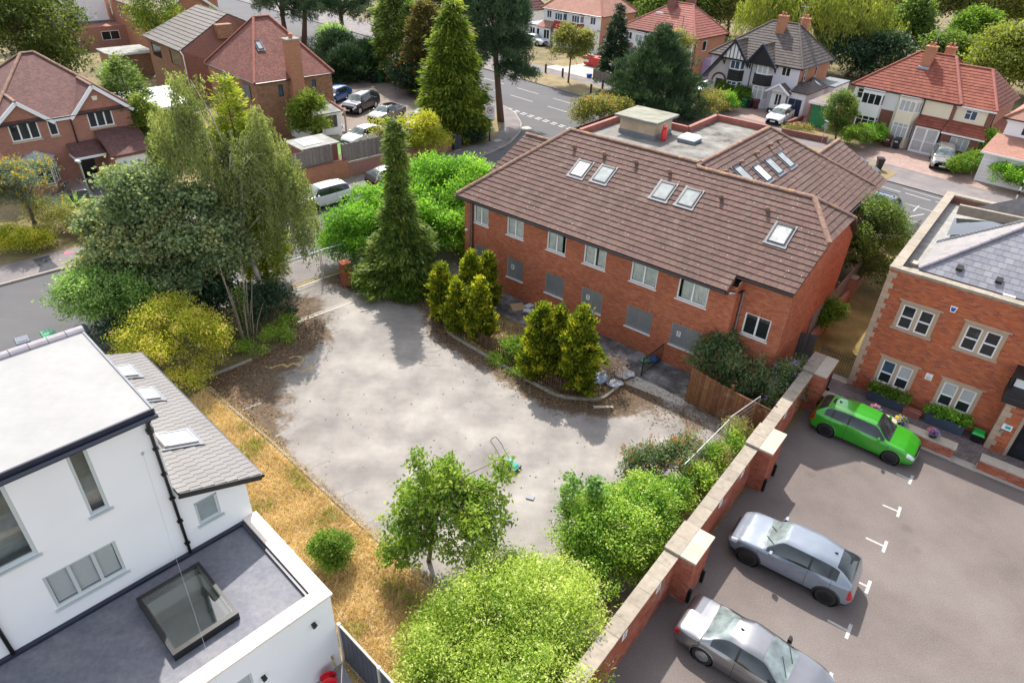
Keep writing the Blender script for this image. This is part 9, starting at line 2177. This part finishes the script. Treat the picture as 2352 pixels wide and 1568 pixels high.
# --- north side
tree("young street tree on the dry verge with timber bollards", (5.5, 87.6), [(5.4, 87.6, 4.0, 2.5, 2.3, 1.9), (5.0, 87.6, 5.4, 1.3, 1.3, 1.1), (6.8, 87.6, 5.0, 1.2, 1.2, 1.0)], 420, 32, .3, (.26, .13), L_OLIVE, .1, droop=.2, lo=.45, name="street_tree")
conifer("dark narrow pointed conifer in front of the white semi", (11.4, 92.2), [(.3, 1.6), (3, 1.4), (6, .7), (8.2, .06)], 520, 24, (.4, .11), L_DARK, .7, .1, .2, .2)
conifer("big dark green pine in front of the half-timbered semi", (13.6, 73.2), [(.4, 3.9), (2.0, 4.4), (4.5, 3.3), (6.6, 1.9), (8.8, .35)], 1500, 44, (.42, .065), L_PINE, .55, .75, .28, .22, .25, cat="pine", name="pine_tree")
tree("thin feathery tree between pine and pale red semi", (17.0, 81.0), [(17, 81, 4.8, 1.3, 1.2, 2.6)], 260, 28, .3, (.3, .07), L_OLIVE, .07, lo=.3, name="feathery_tree")
tree("orange-berried shrub behind the flat roof", (7.4, 67.0), [(7.0, 66.6, 1.9, 2.2, 1.6, 1.5), (8.8, 68.4, 1.9, 1.8, 1.5, 1.4)], 420, 28, .3, (.2, .1), L_OLIVE, .05, cat="shrub", name="berry_shrub", extra=(("berries", L_RUST, 160, (.14, .1), .3),)); tree("rose and rowan scrub to the right of the dark pine", (19.2, 74.5), [(19, 74.5, 1.2, 2.0, 1.6, 1.1), (20.6, 76.5, 1.2, 1.6, 1.5, 1.0)], 260, 26, .3, (.2, .1), L_OLIVE, .0, cat="shrub", name="rose_scrub", extra=(("berries", L_RUST, 120, (.12, .1), .3),))
def hedge(label, pts, r, h, mat, n=260, leaf=(.17, .08), cat="hedge"): tree(label, pts[0], [(x, y, h * .5, r, r, h * .55) for x, y in pts], n, 30, .2, leaf, mat, .0, lo=.8, zmin=-.3, cat=cat, name="garden_hedge", droop=-.1)
hedge("grassy green hedge in front of the half-timbered semi", [(23.4, 82.4), (24.4, 81.4), (25.2, 80.6)], 1.2, 1.9, L_HEDGE, 420); hedge("low bronze-green hedge at the front of the half-timbered semi garden", [(21.0, 80.6), (22.0, 79.6)], 1.0, 1.3, L_OLIVE); hedge("clipped round bush by the pink drive", [(22.5, 77.8)], 1.15, 1.7, L_LAUREL, 260, cat="bush")
hedge("dark green hedge in front of the white bay, left of the cream semi", [(31.3, 65.2), (32.2, 65.9)], 1.15, 2.0, L_HEDGE, 360); hedge("yellow-green hedge running up to the cream bay", [(33.4, 67.0), (34.4, 67.5)], 1.0, 1.7, L_LAUREL, 300); hedge("trimmed hedge between the suv and the white garage door", [(37.9, 58.7), (38.8, 59.4), (39.7, 60.1), (40.5, 60.9)], .8, 1.4, L_HEDGE, 460); hedge("bushy hedge at the right edge beside the striped crossing post", [(40.6, 56.2), (41.6, 55.4), (42.4, 54.6)], 1.2, 1.9, L_LAUREL, 460)
tree("small dense street tree in front of the white bay", (31.0, 67.8), [(30.6, 67.9, 3.0, 1.35, 1.3, 1.7), (30.8, 68, 1.6, 1.1, 1.1, 1.0)], 340, 30, .24, (.2, .09), L_MID, .08, lo=.6, name="street_tree")
tree("climber with pale green leaves on the corner of the red tiled semi", (42.2, 62.2), [(42.2, 62.4, 1.6, .7, .7, 1.6), (42.6, 61.6, 1.0, .7, .7, .9)], 160, 28, .2, (.18, .1), L_LAUREL, .03, cat="climber", name="ivy_climber"); tree("flower bed with straggly pink and white flowers by the curved wall", (28.2, 69.8), [(28.0, 69.9, .4, 1.6, .9, .5)], 120, 24, .2, (.14, .07), L_OLIVE, .0, cat="flowers", name="flower_bed", lo=.3, extra=(("blossoms", L_PINK, 40, (.08, .06), .6),))
tree("huge weeping willow behind the half-timbered semi", (40, 101), [(37.2, 101, 7.6, 8.5, 6, 5.0), (44, 102, 6.0, 5.2, 5, 5.4), (32.6, 101, 8.0, 4.4, 4, 3.6), (48, 102, 4.5, 4, 4, 4)], 1100, 40, .25, (.5, .12), L_WILLOW, .5, BARK, 'weep', 3.4, .6, name="willow_tree", zmin=-.3)
tree("dark tangled trees under the willow", (44, 99), [(42.5, 97.5, 2.4, 4.6, 3, 2.8), (48, 97, 2.6, 4, 3, 3)], 420, 30, .6, (.5, .18), L_DARK, .2, name="dark_tree")
for i, (x, y, rx, rz, mt, lb) in enumerate(((26, 126, 7, 5, L_MID, "behind the pale red semi"), (34.5, 127, 8, 5.6, L_OLIVE, "left of the willow"), (20, 132, 6, 4, L_MID, "behind the white semi"), (57, 112, 3.2, 4.2, L_MID, "bright green at the willow's right edge"), (68, 137, 6.4, 7.6, L_OLIVE, "left of the railway row"), (75, 140, 7, 7.8, L_MID, "second in the railway row"), (83, 136, 7, 7.8, L_OLIVE, "third in the railway row"), (91, 134, 6.5, 7.6, L_WILLOW, "right end of the railway row"), (67.4, 113, 3.3, 3.6, L_HEDGE, "bright round tree by the railway"), (60, 91, 5.0, 3.8, L_WILLOW, "willowy scrub behind the red tiled semi"), (68, 93, 5.0, 4.8, L_OLIVE, "scrub at the right edge by the railway"), (55, 97, 3, 3, L_MID, "low bush behind the red tiled semi chimney"), (51, 160, 14, 7, L_MID, "far wooded backdrop behind the willow"), (100, 150, 12, 8, L_OLIVE, "far wooded backdrop at the right"), (10, 150, 12, 6, L_DARK, "far wooded backdrop at top centre"))):
 tree("background tree, " + lb, (x, y), [(x, y, rz * 1.05, rx, rx * .8, rz), (x - rx * .5, y - 1, rz * .7, rx * .6, rx * .5, rz * .6), (x + rx * .5, y + 1, rz * .8, rx * .6, rx * .5, rz * .65)], int(300 + 14 * rx * rz), 26, .28 + .07 * rx, (.46, .22), mt, .25, lo=.5, droop=.1, group="trees in the background")
# --- troughs and pots by the office
def pot_plant(label, s, z, t, mats, r=.18, pot=True, name="flower_pot"):
 R = thing(name, label, "flower pot" if pot else "plants", b3w(s, t) + (z,))
 if pot: MB().lathe([(.10, 0), (.15, .02), (.17, .16), (.15, .17)], n=14).build("pot", M_BLACK, R)
 for i, mt in enumerate(mats): n = 90; d = sph(n); d[:, 2] = np.abs(d[:, 2]); leafmesh("petals" if i else "leaves", (d * (r, r, r * 1.0) + (0, 0, .17)) * (1 - .15 * (i == 0)) + rng.normal(0, .02, (n, 3)) + (.05 * math.cos(i * 2.2), .05 * math.sin(i * 2.2), 0), d + sph(n) * .5, .075, .06, rng.uniform(0, 1, n), mt, R)
pot_plant("pot of mixed pink and blue flowers on the low wall, behind the green car roof", .91, .64, -2.45, [L_HEDGE, L_PINK, L_BLUE]); pot_plant("pot of yellow and blue flowers in the middle of the low wall", 2.03, .64, -2.5, [L_HEDGE, L_YF, L_BLUE]); pot_plant("pot of pink flowers near the end of the low wall", 3.3, .64, -2.5, [L_HEDGE, L_PINK, L_BLUE])
for s0, s1, t_, lb in ((.4, 1.7, 0, "mixed green plants growing in the left planting trough"), (2.9, 4.2, 1, "leafy plants growing in the right planting trough")):
 w = [(*b3w(s, -.45), .62, .26, .2, .2) for s in np.linspace(s0, s1, 4)]; tree(lb, w[0][:2], w, 90, 24, .1, (.12, .08), L_LAUREL if t_ else L_HEDGE, .0, cat="plants", name="trough_planting", lo=.4, zmin=-.2)
# --- dry grass blades, leaf litter
def scatter(poly, n):
 P = np.array(poly); lo, hi = P.min(0), P.max(0); out = np.zeros((0, 2))
 while len(out) < n: q = rng.uniform(lo, hi, (n, 2)); out = np.concatenate([out, q[inpoly(q, poly)]])
 return out[:n]
def along(pl, n, sd): P = np.array(pl); i = rng.integers(0, len(P) - 1, n); t = rng.uniform(size=(n, 1)); return P[i] * (1 - t) + P[i + 1] * t + rng.normal(0, sd, (n, 2))
GB = [(-13.9, 24.3), (-9.95, 21.05), (-5.25, 16.75), (-2.5, 14.2), (-.3, 11.7), (.8, 9.5), (-1.9, 8.6), (-4.4, 11.4), (-7.3, 14.9), (-9.6, 17.2), (-14.6, 22.6)]
q_ = np.concatenate([scatter(GB, 42000), along([(-13.9, 24.5), (-9.9, 21.2), (-5.2, 16.9), (-2.3, 14.3), (-.2, 11.9)], 2600, .14)]); d_ = rng.normal(0, .55, (len(q_), 3)); d_[:, 2] = rng.uniform(.35, 1.1, len(q_)); cl_ = .5 + .35 * np.sin(q_[:, 0] * 2.1 + 1.7 * np.sin(q_[:, 1] * 1.3)) * np.sin(q_[:, 1] * 1.9)
leafmesh("dry_grass", np.c_[q_, np.full(len(q_), .0)], d_, .24, .022, np.clip(cl_ + rng.normal(0, .25, len(q_)), 0, 1), L_STRAW, None)["kind"] = "stuff"
q_ = q_[(cl_ < .35)][:2600]; leafmesh("green_grass_shoots", np.c_[q_, np.full(len(q_), 0.)], np.c_[rng.normal(0, .4, (len(q_), 2)), np.ones(len(q_))], .22, .03, rng.uniform(0, 1, len(q_)), L_WEED, None)["kind"] = "stuff"
q_ = np.concatenate([along(BED[1:], 3800, .5), along(LEFT_EDGE, 3000, .8), along([(-13.8, 24.6), (-11.6, 22.7)], 1400, .8), along([(6.2, 25.6), (9.6, 23.2)], 700, .9), along([(-10.2, 35.2), (-5, 33.2)], 1400, .6), along([(-1, 13.9), (3, 14.8)], 600, .5), rng.uniform((-10, 18), (8, 28), (160, 2))]); q_ = q_[inpoly(q_, YARD)]
leafmesh("leaf_litter", np.c_[q_, rng.uniform(.008, .03, len(q_))], np.c_[rng.normal(size=(len(q_), 2)), rng.normal(0, .12, len(q_))], .085, .06, rng.uniform(0, 1, len(q_)), L_LITTER, None)["kind"] = "stuff"
q_ = scatter([BED[0], BED[2], BED[4], BED[6], (4.6, 27.3), (-2.6, 33.2)], 3500); leafmesh("dry_bed_grass", np.c_[q_, np.full(len(q_), .01)], np.c_[rng.normal(0, .5, (len(q_), 2)), rng.uniform(.4, 1, len(q_))], .22, .025, rng.uniform(0, 1, len(q_)), L_STRAW, None)["kind"] = "stuff"
R = thing("thin_cable", "thin pale cable running down past the roof lantern of the white house", "cable", (*whw(0, 0), 0), math.radians(WHA))
MB().tube([(-.25, -.05, 7.2), (-.55, -1.2, 5.3), (-.85, -2.6, 4.0), (-1.3, -4.6, 3.0), (-1.8, -7, 2.4)], .003, 4).build("wire", M_GALV, R); MB().cbox((-.25, -.03, 7.2), .06, .05, .06).build("wall_hook", M_GALV, R)
